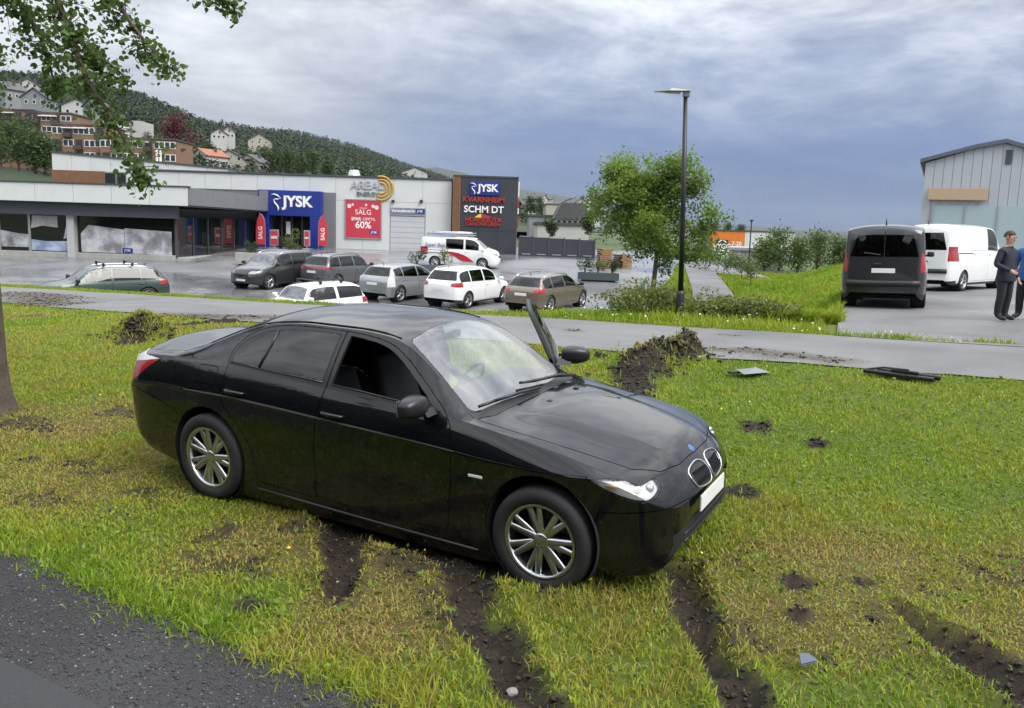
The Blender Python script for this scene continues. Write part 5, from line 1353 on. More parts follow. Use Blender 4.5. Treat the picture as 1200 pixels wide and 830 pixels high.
def grow(rng, base, top_h, r0, spread, nlimb, crown_lo, limb_len, droop=.0):
    """tapered trunk, limbs and twigs: returns tubes and twig points"""
    base = Vector(base); tubes = []; tips = []
    tr = [base + Vector((rng.normal(0, .03) * i, rng.normal(0, .03) * i, top_h * i / 8)) for i in range(9)]
    tubes.append((tr, [r0 * (1 - .085 * i) * (1.35 if i == 0 else 1) for i in range(9)]))
    for k in range(nlimb):
        f = crown_lo + (1 - crown_lo) * (k + .5) / nlimb; p = tr[0].lerp(tr[-1], f); i = min(8, int(f * 8)); p = tr[i]
        a = k * 2.4 + rng.uniform(-.4, .4); ln = limb_len * (1.1 - .55 * f) * rng.uniform(.75, 1.2)
        d = Vector((math.cos(a) * spread, math.sin(a) * spread, .75 + .5 * f)).normalized()
        pts = [p]
        for j in range(5): d = (d + Vector((rng.normal(0, .12), rng.normal(0, .12), .05 - droop * j))).normalized(); pts.append(pts[-1] + d * ln / 5)
        tubes.append((pts, [r0 * .42 * (1 - .17 * j) for j in range(6)]))
        for j in range(1, 6):
            for q in range(3):
                d2 = (d * .5 + Vector((rng.normal(0, .7), rng.normal(0, .7), rng.normal(.15, .45) - droop * 2))).normalized(); l2 = ln * rng.uniform(.22, .42)
                tw = [pts[j], pts[j] + d2 * l2 * .5, pts[j] + d2 * l2 + Vector((0, 0, -droop * l2))]
                tubes.append((tw, [r0 * .11, r0 * .07, r0 * .03])); tips += [tw[1], tw[2], tw[1].lerp(tw[2], .5)]
        tips += pts[2:]
    return tubes, tips
def tree(name, label, base, H, r0, leafn, leafs, m, crown, spread=.9, nl=12, lo=.3, ll=None, seed=1, group=None, cl=.42, squash=1.0, cat='tree', sx=1.0, lean=0.0, clump=.5):
    rng = np.random.default_rng(seed); root = empty(name, base); tag(root, label, cat, group)
    tubes, tips = grow(rng, (0, 0, -.1), H * .86, r0, spread, nl, lo, ll or H * .42)
    if sx != 1.0 or lean:
        fz = lambda p: Vector((p.x * sx + lean * max(0, p.z - H * .3), p.y, p.z)); tubes = [([fz(p) for p in pts], rs) for pts, rs in tubes]; tips = [fz(p) for p in tips]
    q = MB()
    for pts, rs in tubes: q.tube(pts, rs, 6 if len(pts) > 4 else 4, False)
    q.build('trunk', M_BARK, root, True)
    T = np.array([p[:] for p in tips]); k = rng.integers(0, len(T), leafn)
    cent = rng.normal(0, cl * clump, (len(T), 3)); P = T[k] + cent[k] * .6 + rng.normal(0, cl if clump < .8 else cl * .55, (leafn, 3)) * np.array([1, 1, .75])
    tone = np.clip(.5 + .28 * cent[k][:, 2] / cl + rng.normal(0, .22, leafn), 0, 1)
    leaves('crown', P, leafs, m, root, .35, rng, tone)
    return root
def shrub(name, label, base, w, h, n, leafs, m, seed=1, group=None, cat='shrub', stems=True, parent=None, part=None):
    rng = np.random.default_rng(seed)
    root = empty(name, base); tag(root, label, cat, group)
    if parent is not None: root.parent = parent
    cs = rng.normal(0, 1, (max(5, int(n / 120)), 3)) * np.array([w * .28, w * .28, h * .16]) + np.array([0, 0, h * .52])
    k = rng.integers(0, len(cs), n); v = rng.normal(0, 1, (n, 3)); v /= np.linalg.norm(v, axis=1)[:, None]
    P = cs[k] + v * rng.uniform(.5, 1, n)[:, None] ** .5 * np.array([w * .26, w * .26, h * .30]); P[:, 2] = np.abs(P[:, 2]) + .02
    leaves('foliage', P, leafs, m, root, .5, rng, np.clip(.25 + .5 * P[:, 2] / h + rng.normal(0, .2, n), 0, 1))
    q = MB()
    for i in range(6):
        a = rng.uniform(0, 6.28); q.tube([(0, 0, -.05), (math.cos(a) * w * .12, math.sin(a) * w * .12, h * .35), (math.cos(a) * w * .25, math.sin(a) * w * .25, h * .7)], [.02, .014, .006], 5, False)
    q.build('stems', M_BARK, root)
    return root
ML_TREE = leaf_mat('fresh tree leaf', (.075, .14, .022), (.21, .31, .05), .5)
ML_NEAR = leaf_mat('overhanging leaf', (.06, .11, .028), (.15, .235, .055), .55)
ML_BUSH = leaf_mat('bush leaf', (.06, .085, .022), (.18, .22, .05))
ML_YEW = leaf_mat('evergreen leaf', (.012, .028, .012), (.04, .07, .022), .15)
ML_STREET = leaf_mat('street tree leaf', (.05, .08, .02), (.13, .19, .045))

# the maple behind the path
tb = ground_at(765, 346)
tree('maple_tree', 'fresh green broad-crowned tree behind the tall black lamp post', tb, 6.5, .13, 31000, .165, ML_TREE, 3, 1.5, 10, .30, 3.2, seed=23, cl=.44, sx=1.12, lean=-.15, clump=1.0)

# the tree at the left edge: trunk just in frame, branches hang into the top-left corner
def near_tree():
    rng = np.random.default_rng(12)
    bx, by = -5.9, 9.6; bz = tz(bx, by); root = empty('roadside_tree', (bx, by, bz - .05)); tag(root, 'leafy tree at left edge whose branches hang into the sky', 'tree')
    q = MB(); q.tube([(0, 0, 0), (0, 0, .22), (-.01, .0, .6), (-.03, .02, 1.4), (-.12, .06, 2.4), (-.14, .1, 3.6), (-.05, .1, 5.4)], [.25, .17, .135, .12, .115, .10, .07], 12, False)
    base = Vector((bx, by, bz))
    def L(u, v, Y): return at(u, v, Y) - Vector((bx, by, bz - .05))
    # limbs: traced through pixels of the photograph at the tree's own distance (8-10 m)
    limbs = [[Vector((-.12, .1, 3.4)), L(-60, -60, 9.3), L(10, -60, 9.0), L(60, -20, 8.8), L(82, 40, 8.7), L(100, 90, 8.6), L(125, 130, 8.6), L(150, 170, 8.6), L(170, 205, 8.6), L(178, 220, 8.6)],
             [Vector((-.12, .1, 3.6)), L(-40, -110, 9.3), L(60, -90, 9.0), L(110, -50, 8.9), L(130, -10, 8.8), L(155, 30, 8.8), L(178, 58, 8.8), L(205, 85, 8.8)],
             [Vector((-.12, .1, 3.0)), L(-50, -30, 9.4), L(0, -20, 9.4), L(30, 12, 9.3), L(48, 45, 9.3), L(58, 75, 9.3), L(66, 110, 9.3)],
             [L(82, 40, 8.7), L(110, 62, 8.8), L(138, 82, 8.8), L(150, 95, 8.8)],
             [L(110, -50, 8.9), L(180, -60, 8.9), L(240, -35, 9.0), L(266, 2, 9.0), L(274, 6, 9.0)],
             [Vector((-.05, .1, 5.2)), Vector((-1.2, .6, 6.4)), Vector((-2.2, 1.2, 7.2))], [Vector((-.05, .1, 5.2)), Vector((.6, .9, 6.8)), Vector((1.0, 1.6, 7.6))], [Vector((-.1, .1, 4.2)), Vector((-1.5, -.5, 5.4)), Vector((-2.6, -.8, 5.8))],
             [Vector((-.1, .1, 4.6)), Vector((.2, 1.6, 6.0)), Vector((.3, 2.6, 6.4))]]
    P = []
    for i, lm in enumerate(limbs):
        n = len(lm); q.tube(lm, [max(.007, (.05 if i not in (3, 4) else .02) * (1 - j / n)) for j in range(n)], 7, False)
        vis = i in (0, 1, 2, 3, 4)
        for j in range(1 if vis else 1, n):
            a, b = lm[j - 1], lm[j]; ln = (b - a).length; k = int(ln * (44 if vis else 7)) + 1
            if i == 4 and j < 3: k = 2
            taper = 1.0 if j < n - 3 else (.72 if j < n - 1 else .5)
            for s in range(k):
                p = a.lerp(b, rng.uniform(0, 1)); sp = (.17 if vis else .6) * taper
                off = Vector((rng.normal(0, sp), rng.normal(0, sp * 1.2), rng.normal(-.05, sp * .75))); e = p + off
                q.tube([p, p.lerp(e, .6) + Vector((0, 0, .015)), e], [.006, .004, .002], 3, False)
                for m_ in range(11 if vis else 18): P.append(p.lerp(e, rng.uniform(.25, 1.15)) + Vector(rng.normal(0, .045 if vis else .25, 3)))
    q.build('trunk', M_BARK, root, True)
    heart = np.array([(0, 0, 0), (.36, .22, .05), (.34, .58, .04), (0, 1.0, -.08), (-.34, .58, .04), (-.36, .22, .05)])
    P = np.array([p[:] for p in P]); leaves('crown', P, .060, ML_NEAR, root, -.25, rng, np.clip(rng.normal(.45, .28, len(P)), 0, 1), .35, heart)
near_tree()

# shrubs by the lamp post and along the slope
rb = np.random.default_rng(3)
SH = [(746, 17.2, 1.5, .66), (766, 17.5, 1.3, .55), (780, 18.6, 1.3, .95), (818, 17.4, .8, .32), (842, 17.3, 1.1, .36), (866, 17.5, 1.0, .42), (752, 19.2, 1.4, 1.0), (884, 17.6, 1.2, .42), (828, 18.4, 1.5, .52), (858, 18.8, 1.5, .66)]
names = ['leafy rounded shrub below the young maple, left of the lamp post', 'yellow-green shrub in front of the maple trunk', 'taller loose shrub just left of the lamp post foot', 'small shrub just right of the lamp post', 'wide low shrub on the grass right of the lamp post', 'dense shrub at the right end of the slope planting', 'shrub behind the maple trunk at the lot edge', 'last low shrub of the planting, towards the forecourt', 'shrub in the second row just right of the lamp post', 'shrub in the second row, in front of the young street trees']
for i, (u, n_, w_, h_) in enumerate(SH):
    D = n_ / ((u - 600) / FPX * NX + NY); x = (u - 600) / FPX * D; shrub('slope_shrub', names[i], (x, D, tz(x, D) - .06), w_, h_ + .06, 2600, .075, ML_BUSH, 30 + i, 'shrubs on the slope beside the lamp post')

# ------------------------------------------------------------------ lamp post
def lamp_post():
    x, y = 3.46, 17.75
    z = tz(x, y); e = empty('lamp_post', (x, y, z - .02)); tag(e, 'tall slim black lamp post with flat grey lantern beside the path', 'lamp post')
    bl = mat('black powder coat', (.012, .013, .015), .4)
    MB().lathe([(.085, 0), (.085, .55), (.078, .57), (.06, .60), (.055, .62)], 14).build('base_sleeve', bl, e, True)
    MB().tube([(0, 0, .6), (-.06, 0, 2.5), (-.14, 0, 4.55)], [.055, .050, .042], 12).build('pole', bl, e, True)
    g = mat('lantern grey', (.20, .23, .24), .35, .5)
    lan = MB(); lan.add([(.14, -.10, 4.62), (.14, .10, 4.62), (-.30, -.15, 4.60), (-.30, .15, 4.60), (-.58, -.04, 4.585), (-.58, .04, 4.585), (.14, -.08, 4.70), (.14, .08, 4.70), (-.25, -.10, 4.665), (-.25, .10, 4.665), (-.58, -.03, 4.605), (-.58, .03, 4.605)],
        [(0, 1, 3, 2), (2, 3, 5, 4), (6, 8, 9, 7), (8, 10, 11, 9), (0, 2, 8, 6), (2, 4, 10, 8), (1, 7, 9, 3), (3, 9, 11, 5), (0, 6, 7, 1), (4, 5, 11, 10)])
    lan.build('lantern', g, e).location = (-.19, 0, 0); MB().bbox(-.36, -.09, 4.575, -.05, .09, 4.592, .008).build('led_window', mat('led glass', (.5, .52, .52), .2), e).location = (-.19, 0, 0)
    MB().bbox(.0, -.06, 4.50, .13, .06, 4.64, .02).build('mount', g, e).location = (-.19, 0, 0)
lamp_post()

# ------------------------------------------------------------------ planters
M_PLANTER = mat('blue grey planter', (.07, .095, .105), .6, var=.1)
def planter(name, label, u, v, L, W, H, rz, n, m, sh, grp=None, Y=None):
    gx_, gy_, gz_ = ground_at(u, v); e = empty(name, (gx_, gy_, gz_), rz); tag(e, label, 'planter', grp)
    q = MB()
    for a in ((-L, -W, L, -W + .06), (-L, W - .06, L, W), (-L, -W + .061, -L + .06, W - .061), (L - .06, -W + .061, L, W - .061)): q.bbox(a[0], a[1], .08, a[2], a[3], H, .015)
    q.build('box', m, e); MB().box(-L + .2, -W + .1, 0, L - .2, W - .1, .08).build('feet', M_BLACKPL, e); MB().box(-L + .06, -W + .06, H - .15, L - .06, W - .06, H - .06).build('soil', mat('potting soil', (.02, .015, .01), .9), e)
    for i in range(n):
        x = -L + (i + .5) * 2 * L / n; c, s = math.cos(rz), math.sin(rz)
        shrub('potted_shrub', sh[i], (gx_ + c * x, gy_ + s * x, gz_ + H - .08), .75, .95, 700, .075, ML_YEW if i % 2 == 0 else ML_BUSH, int(u) + i, 'shrubs in the planters')
planter('planter', 'long blue-grey planter with three shrubs in the middle of the lot', 701, 330, 1.15, .36, .48, -.12, 3, M_PLANTER, ['dark potted shrub at the left end of the long planter', 'potted shrub in the middle of the long planter', 'potted shrub at the right end of the long planter'])
planter('planter', 'dark planter in front of the white service van', 505, 322, 1.6, .4, .55, -.05, 2, M_PLANTER, ['bushy evergreen at the left end of the planter before the van', 'small potted shrub in front of the van side'])
planter('planter', 'pale concrete planter behind the dark grey SUV', 293, 311, .75, .45, .75, .0, 1, M_CONC, ['low green shrub in the pale concrete planter'])
gp = ground_at(345, 298); shrub('entrance_shrub', 'round green shrub in front of the shop doors', gp, 1.3, 1.5, 900, .1, ML_BUSH, 77)

# timber pallet stack behind the planter
def pallets():
    wd = mat('pallet wood', (.26, .155, .08), .8, var=.3, vscale=4)
    for k, (u, v, nm) in enumerate(((708, 314, 'leaning stack of orange-brown pallets seen under the maple crown'), (729, 313, 'second stack of pallets, right of the leaning one'))):
        g = ground_at(u, v); e = empty('pallet_stack', g, .2 + k * .3); tag(e, nm, 'pallets', 'pallets in the lot')
        for i in range(6 + 3 * (1 - k)):
            z = i * .145; q = MB()
            for y in (-.55, 0, .55): q.box(-.4, y - .05, z, .4, y + .05, z + .1)
            for x in (-.34, -.17, 0, .17, .34): q.box(x - .06, -.6, z + .102, x + .06, .6, z + .125)
            o = q.build('pallet', wd, e); o.rotation_euler = (0, 0, random.uniform(-.12, .12)); o.location = (random.uniform(-.05, .05), 0, 0)
pallets()
# ------------------------------------------------------------------ hills, woods and houses
M_HILL = mat('hillside', (.018, .032, .014), .95, var=.4, vscale=.02, color2=(.035, .055, .018), c2scale=.006)
M_FARHILL = mat('far hillside', (.03, .045, .03), .95, var=.3, vscale=.004)
def ridge_pts(l): return [at(u, v, Y) for u, v, Y in l]
def loft_hill(name, m, ridge, footY, footz, rows=26, pw=.85, back=1.0, bump_=6.0):
    rp = ridge_pts(ridge); n = 90; xs = np.linspace(0, 1, n); k = np.linspace(0, 1, len(rp))
    R = np.stack([np.interp(xs, k, [p[i] for p in rp]) for i in range(3)], 1)
    V = []
    for j in range(n):
        for r in range(rows + 6):
            if r < rows:
                s = r / (rows - 1); fy = footY(R[j]); f = np.array([R[j, 0] * fy / R[j, 1], fy, footz])
                p = f + (R[j] - f) * s; p[2] = footz + (R[j, 2] - footz) * s ** pw + bump_ * (float(fbm(np.array(p[0] * .012), np.array(p[1] * .012), 4, 6)) - .5) * math.sin(math.pi * s)
            else:
                q = (r - rows + 1) / 6; p = R[j].copy(); p[1] *= 1 + .5 * q; p[0] *= 1 + .5 * q; p[2] = R[j, 2] * (1 - q) + footz * q
            V.append(p)
    I = np.arange(len(V)).reshape(n, rows + 6)
    me = npmesh(name, np.array(V), np.stack([I[:-1, :-1], I[1:, :-1], I[1:, 1:], I[:-1, 1:]], -1).reshape(-1, 4))
    tag(link(name, me, m, None, True), kind='structure')
    return np.array(V).reshape(n, rows + 6, 3)
HV = loft_hill('hill', M_HILL, [(-420, 50, 640), (-200, 72, 640), (0, 94, 650), (60, 99, 680), (110, 107, 700), (170, 121, 730), (235, 148, 780), (300, 157, 950), (350, 160, 1080), (420, 176, 1250), (470, 194, 1450), (525, 211, 1700), (600, 240, 2100), (680, 262, 2300)], lambda r: 150 if r[0] < -150 else 170, 3.0, 30, 1.2)
FV = loft_hill('far_hill', M_FARHILL, [(380, 230, 3600), (470, 200, 3600), (510, 196, 3700), (545, 203, 3800), (575, 214, 4000), (610, 222, 4200), (645, 227, 4300), (690, 236, 4300), (760, 250, 4300), (840, 262, 4300), (940, 270, 4200), (1100, 275, 4200), (1300, 280, 4200)], lambda r: 2300, 2.0, 16, .9, 1.0, 10)
from mathutils.bvhtree import BVHTree
hb = BVHTree.FromPolygons([Vector(p) for p in HV.reshape(-1, 3)], [(i * 36 + j, (i + 1) * 36 + j, (i + 1) * 36 + j + 1, i * 36 + j + 1) for i in range(89) for j in range(35)])
def hill_at(u, v):
    d = Vector(ray(u, v)).normalized(); h = hb.ray_cast(Vector((0, 0, CAMZ)), d)[0]; return h
def hz(x, y):
    h = hb.ray_cast(Vector((x, y, 900)), Vector((0, 0, -1)))[0]; return h.z if h else tz(x, y)
def forest():
    """thousands of simple crowns over the slopes: reads as one mass"""
    rng = np.random.default_rng(8); V = []; Fc = []; tone = []
    ico = bmesh.new(); bmesh.ops.create_icosphere(ico, subdivisions=1, radius=1); iv = np.array([v.co[:] for v in ico.verts]); ico.verts.index_update(); fi = np.array([[v.index for v in f.verts] for f in ico.faces]); ico.free()
    con = []; cf = []
    for l in range(3):
        b = len(con); z0 = .1 + l * .28
        for k in range(6): con.append((math.cos(k * 1.047) * (1 - l * .28), math.sin(k * 1.047) * (1 - l * .28), z0))
        con.append((0, 0, z0 + .46)); cf += [(b + k, b + (k + 1) % 6, b + 6) for k in range(6)]
    con = np.array(con); cf = np.array(cf)
    i_f = []; base = 0; cols, rows = HV.shape[0], 30
    for q in range(17000):
        a = rng.uniform(0, cols - 1.01); b = rng.uniform(2, rows - 1.0) if rng.uniform() < .75 else rng.uniform(rows - 7, rows - 1.0)
        i, j = int(a), int(b); fa, fb_ = a - i, b - j
        p = (HV[i, j] * (1 - fa) * (1 - fb_) + HV[i + 1, j] * fa * (1 - fb_) + HV[i, j + 1] * (1 - fa) * fb_ + HV[i + 1, j + 1] * fa * fb_)
        dist = math.hypot(p[0], p[1])
        if dist < 290 and p[0] > -150: continue
        low = b / rows < .5
        if low and float(fbm(np.array(p[0] * .011), np.array(p[1] * .011), 3, 77)) > .55: continue
        conifer = rng.uniform() < (.55 if not low else .2)
        h = rng.uniform(6, 9.5) * (1.0 if conifer else .85); w = h * (.24 if conifer else .46); k = 40 if dist < 800 else 20
        # crown = a cloud of leafy triangles inside a cone or a dome
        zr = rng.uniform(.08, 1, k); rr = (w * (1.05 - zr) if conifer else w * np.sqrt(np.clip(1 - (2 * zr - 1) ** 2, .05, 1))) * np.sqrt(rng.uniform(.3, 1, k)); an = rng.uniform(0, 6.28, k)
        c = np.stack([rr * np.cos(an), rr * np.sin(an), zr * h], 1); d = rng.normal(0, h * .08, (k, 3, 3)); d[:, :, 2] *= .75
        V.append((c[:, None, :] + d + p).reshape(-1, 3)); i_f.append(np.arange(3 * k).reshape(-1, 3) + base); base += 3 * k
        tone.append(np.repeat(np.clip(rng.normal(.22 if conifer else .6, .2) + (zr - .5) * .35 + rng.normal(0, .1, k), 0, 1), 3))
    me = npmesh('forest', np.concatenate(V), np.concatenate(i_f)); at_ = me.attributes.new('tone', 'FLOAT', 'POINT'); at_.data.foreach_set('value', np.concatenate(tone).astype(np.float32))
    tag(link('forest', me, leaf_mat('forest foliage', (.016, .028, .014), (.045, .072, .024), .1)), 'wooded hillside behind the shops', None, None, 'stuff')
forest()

M_HWHITE = mat('white timber wall', (.44, .44, .42), .7, var=.06); M_HGREY = mat('grey timber wall', (.22, .23, .24), .7, var=.08); M_HCREAM = mat('cream timber wall', (.38, .36, .30), .7, var=.06)
M_RTILE = mat('dark roof tiles', (.07, .07, .075), .6, var=.2); M_RORANGE = mat('orange roof tiles', (.30, .12, .06), .7, var=.2); M_PANE = mat('house window glass', (.03, .035, .04), .08)
def house(label, u, v, Y, w, d, h, rh, rz, wm, rm, grp='houses on the hillside'):
    p = at(u, v, Y); e = empty('house', (p.x, p.y, p.z), rz); tag(e, label, 'house', grp)
    MB().box(-w / 2, -d / 2, -5, w / 2, d / 2, h).add([(-w / 2, -d / 2, h), (w / 2, -d / 2, h), (0, -d / 2, h + rh), (-w / 2, d / 2, h), (w / 2, d / 2, h), (0, d / 2, h + rh)], [(0, 1, 2), (5, 4, 3)]).build('wall', wm, e)
    t = .25; o = .5; q = MB()
    for s in (-1, 1):
        k = rh / (w / 2)
        q.add([(s * (w / 2 + o), -d / 2 - o, h - o * k), (0, -d / 2 - o, h + rh), (0, d / 2 + o, h + rh), (s * (w / 2 + o), d / 2 + o, h - o * k)] + [(s * (w / 2 + o), -d / 2 - o, h - o * k + t), (0, -d / 2 - o, h + rh + t), (0, d / 2 + o, h + rh + t), (s * (w / 2 + o), d / 2 + o, h - o * k + t)], [(0, 1, 2, 3), (4, 5, 6, 7), (0, 1, 5, 4), (1, 2, 6, 5), (2, 3, 7, 6), (3, 0, 4, 7)])
    ro = q.build('roof', rm, e); MB().box(w * .15, d * .1, h + rh * .5, w * .15 + .7, d * .1 + .7, h + rh + .9).build('chimney', M_RTILE, ro)
    for zf in (h * .30, h * .30 + 2.7) if h > 4.5 else (h * .38,):
        for i in range(3):
            x = (i - 1) * w * .3; f = MB().box(x - .6, -d / 2 - .06, zf, x + .6, -d / 2 + .02, zf + 1.3).build('window', M_WHITEP, e); MB().box(x - .48, -d / 2 - .08, zf + .12, x + .48, -d / 2 - .055, zf + 1.18).build('pane', M_PANE, f)
            y = (i - 1) * d * .3; f = MB().box(w / 2 - .02, y - .6, zf, w / 2 + .06, y + .6, zf + 1.3).build('window', M_WHITEP, e); MB().box(w / 2 + .055, y - .48, zf + .12, w / 2 + .08, y + .48, zf + 1.18).build('pane', M_PANE, f)
    MB().box(0, -d / 2 - .05, h * .5 + (h * .5), .8, -d / 2 + .02, h + 1.0).build('attic_window', M_PANE, e) if rh > 2 else None
house('cream gabled house just right of the brick flats', 213, 196, 300, 9, 9, 5, 2.6, .25, M_HCREAM, M_RTILE)
house('small white house with low roof beside the cream gable', 231, 198, 305, 5, 7, 4.5, 1.8, .1, M_HWHITE, M_RTILE)
house('white house with an orange tiled roof', 246, 199, 300, 8, 9, 4.5, 2.2, -.55, M_HWHITE, M_RORANGE)
house('wide cream villa with gable behind the store roof', 272, 203, 310, 11, 11, 4.6, 3.0, .15, M_HCREAM, M_RTILE)
house('pale house with dark roof at the right end of the row', 297, 205, 310, 9, 8, 4.2, 2.6, -.2, M_HCREAM, M_RTILE)
house('white house high among the trees', 256, 166, 420, 7, 7, 3.5, 2.2, .4, M_HWHITE, M_RTILE)
house('white house with red roof on the wooded slope', 268, 165, 430, 6, 7, 4, 2.2, .3, M_HWHITE, M_RORANGE)
house('grey gabled house at the top left above the flats', 10, 121, 330, 11, 9, 4.5, 3, -.5, M_HGREY, M_RTILE)
house('white house behind the grey gables', 36, 117, 345, 8, 8, 5, 2.5, .3, M_HWHITE, M_RTILE)
house('grey house with a round gable window above the flats', 47, 128, 310, 9, 8, 3.4, 3.2, .05, M_HGREY, M_RTILE)
house('white house half hidden by the hanging branches', 92, 140, 330, 10, 9, 4.5, 2.4, .35, M_HWHITE, M_RTILE)
house('dark small house right of the hidden white house', 114, 141, 320, 6, 7, 4.5, 2.2, -.3, M_HGREY, M_RTILE)
house('white house far right on the wooded slope', 305, 178, 520, 13, 11, 6, 4, .2, M_HCREAM, M_RTILE)
house('pale house low on the far slope', 485, 212, 700, 20, 14, 6, 4, .2, M_HWHITE, M_RTILE)
house('far pale house beyond the store roof', 430, 200, 900, 18, 14, 6, 4, -.2, M_HWHITE, M_RTILE)

# terraced brick flats on the hillside
M_BRICK = mat('orange brick', (.22, .125, .075), .8, var=.2, vscale=.8); M_BALC = mat('dark balcony front', (.06, .05, .045), .6)
def flats(label, u0, u1, v0, v1, Y, floors, dep, cols, seed):
    a, b, z0, z1 = rect(u0, v0, u1, v1, Y); rng = np.random.default_rng(seed)
    e = empty('brick_flats', ((a + b) / 2, Y, z0)); tag(e, label, 'apartment block', 'brick flats on the hillside'); w = (b - a) / 2; H = z1 - z0; fh = H / floors
    MB().box(-w, 0, -12, w, dep, H).build('wall', M_BRICK, e); MB().box(-w - .3, -.3, H, w + .3, dep + .3, H + .35).build('roof', M_RTILE, e)
    for f in range(floors):
        for c in range(cols):
            x0 = -w + 2 * w * c / cols; x1 = x0 + 2 * w / cols; z = f * fh
            if rng.uniform() < .5:
                bal = MB().box(x0 + .3, -1.2, z + .05, x1 - .3, .0, z + .2).box(x0 + .3, -1.25, z + .2, x1 - .3, -1.15, z + 1.15).build('balcony', M_BALC, e); MB().box(x0 + .5, -.08, z + .25, x1 - .5, -.02, z + fh - .5).build('balcony_opening', M_PANE, bal)
            else:
                for k in range(2):
                    xc = x0 + (x1 - x0) * (k + .5) / 2; wi = MB().box(xc - .7, -.1, z + .9, xc + .7, .02, z + fh - .5).build('window', M_WHITEP, e); MB().box(xc - .55, -.13, z + 1.05, xc + .55, -.09, z + fh - .65).build('pane', M_PANE, wi)
    MB().box(-w * .6, -.9, H - .9, w * .3, -.0, H - .65).build('awning', M_WHITEP, e)
flats('upper brick terrace of the flats at the far left', -20, 40, 129, 178, 245, 4, 12, 5, 1)
flats('brick terrace with white awning in the middle of the flats', 38, 84, 133, 184, 240, 4, 12, 4, 2)
flats('stepped brick terrace below the awning', 62, 124, 147, 205, 232, 4, 12, 5, 3)
flats('lower long brick terrace with white roof edge behind the upper storey', 118, 206, 163, 207, 228, 3, 12, 7, 4)
e_ = at(146, 164, 260); t_ = empty('stair_tower', (e_.x, 260, e_.z)); tag(t_, 'dark flat with a white end wall above the brick terrace', 'building')
MB().box(-4.5, 0, -10, 2.5, 9, 5).build('wall', M_HGREY, t_); MB().box(2.5, -.3, -10, 5, 9, 5.6).build('end_wall', M_HWHITE, t_)
for z in (.5, 2.8): MB().box(-2, -.1, z, 1.5, 0, z + 1.5).build('window', M_WHITEP, t_)
for k, u in enumerate((184, 188)):
    p = at(u, 185, 150); MB_ = empty('flagpole', (p.x, 150, p.z - 6)); tag(MB_, ('left' if k == 0 else 'right') + ' white mast of the pair behind the store roof', 'mast'); MB().tube([(0, 0, 0), (0, 0, 7)], .22, 8).build('pole', M_WHITEP, MB_); MB().lathe([(.3, 0), (.3, .1), (0, .3)], 8, 'z', (0, 0, 7)).build('cap', M_WHITEP, MB_)

# broadleaf trees on the slope left, and among the houses
ML_MID = leaf_mat('mid-distance leaf', (.022, .042, .014), (.075, .12, .03), .25); ML_COP = leaf_mat('copper beech leaf', (.05, .012, .014), (.14, .03, .035), .2)
for i, (u, v, Y, h, sd) in enumerate(((2, 198, 150, 8.5, 1), (22, 200, 140, 7.5, 2), (42, 203, 135, 6.5, 3), (-12, 201, 130, 9, 4), (53, 205, 132, 5.5, 5), (30, 186, 170, 7.5, 8))):
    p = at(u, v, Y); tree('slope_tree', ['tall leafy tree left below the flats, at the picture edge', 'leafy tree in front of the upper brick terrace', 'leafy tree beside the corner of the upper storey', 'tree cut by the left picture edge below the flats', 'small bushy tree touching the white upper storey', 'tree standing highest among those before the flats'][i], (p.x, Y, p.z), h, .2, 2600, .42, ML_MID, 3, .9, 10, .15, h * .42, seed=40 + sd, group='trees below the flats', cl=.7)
p = at(206, 176, 260); tree('copper_beech', 'dark red copper beech among the hillside houses', (p.x, 260, p.z - 2), 11, .25, 2200, .7, ML_COP, 3, .95, 9, .12, 5.2, seed=61, cl=1.1)
GT = [(174, 186, 262, 8), (190, 184, 270, 7), (226, 190, 320, 7), (285, 194, 330, 6), (322, 200, 240, 7), (338, 202, 230, 6.5), (352, 203, 235, 5.5), (366, 203, 240, 7), (384, 205, 250, 5), (310, 192, 330, 7), (245, 186, 330, 7)]
GL = ['dark tree right of the white end wall', 'tree between the white end wall and the copper beech', 'tree behind the small white house', 'tree behind the wide cream villa', 'round tree right of the house row', 'second tree right of the house row', 'low tree behind the middle of the store roof', 'taller tree behind the middle of the store roof', 'small tree left of the roof vent', 'tree standing above the last house of the row', 'tree above the orange-roofed house']
for i, (u, v, Y, h) in enumerate(GT):
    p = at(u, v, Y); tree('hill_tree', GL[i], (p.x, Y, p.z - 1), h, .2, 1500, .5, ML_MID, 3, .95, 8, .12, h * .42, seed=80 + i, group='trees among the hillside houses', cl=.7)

# ------------------------------------------------------------------ town beyond the fence
def block(name, label, u0, u1, v0, v1, Y, dep, m, roof=None, rows=0, cols=0, pitch=0, cat='building'):
    a, b, z0, z1 = rect(u0, v0, u1, v1, Y); e = empty(name, ((a + b) / 2, Y, z0)); tag(e, label, cat); w = (b - a) / 2; H = z1 - z0
    MB().box(-w, 0, -6, w, dep, H).build('wall', m, e)
    if pitch: MB().prism([(-w - .4, H), (w + .4, H), (w * .7, H + pitch), (-w * .7, H + pitch)], -.4, dep + .4).build('roof', roof or M_RTILE, e)
    else: MB().box(-w - .2, -.2, H, w + .2, dep, H + .3).build('roof', roof or M_CLADCOP, e)
    for r in range(rows):
        for c in range(cols):
            x = -w + 2 * w * (c + .5) / cols; z = H * (r + .3) / rows; f = MB().box(x - w / cols * .55, -.08, z, x + w / cols * .55, .02, z + H / rows * .45).build('window', M_PANE, e)
    return e
block('low_hall', 'long white hall wall just above the yard fence', 630, 690, 264, 280, 100, 20, M_HWHITE)
block('grey_hall', 'grey brick hall right of the sign tower', 620, 655, 254, 272, 140, 25, M_HGREY)
block('beige_hall', 'beige windowless hall block above the fence', 640, 663, 240, 252, 260, 30, M_HCREAM)
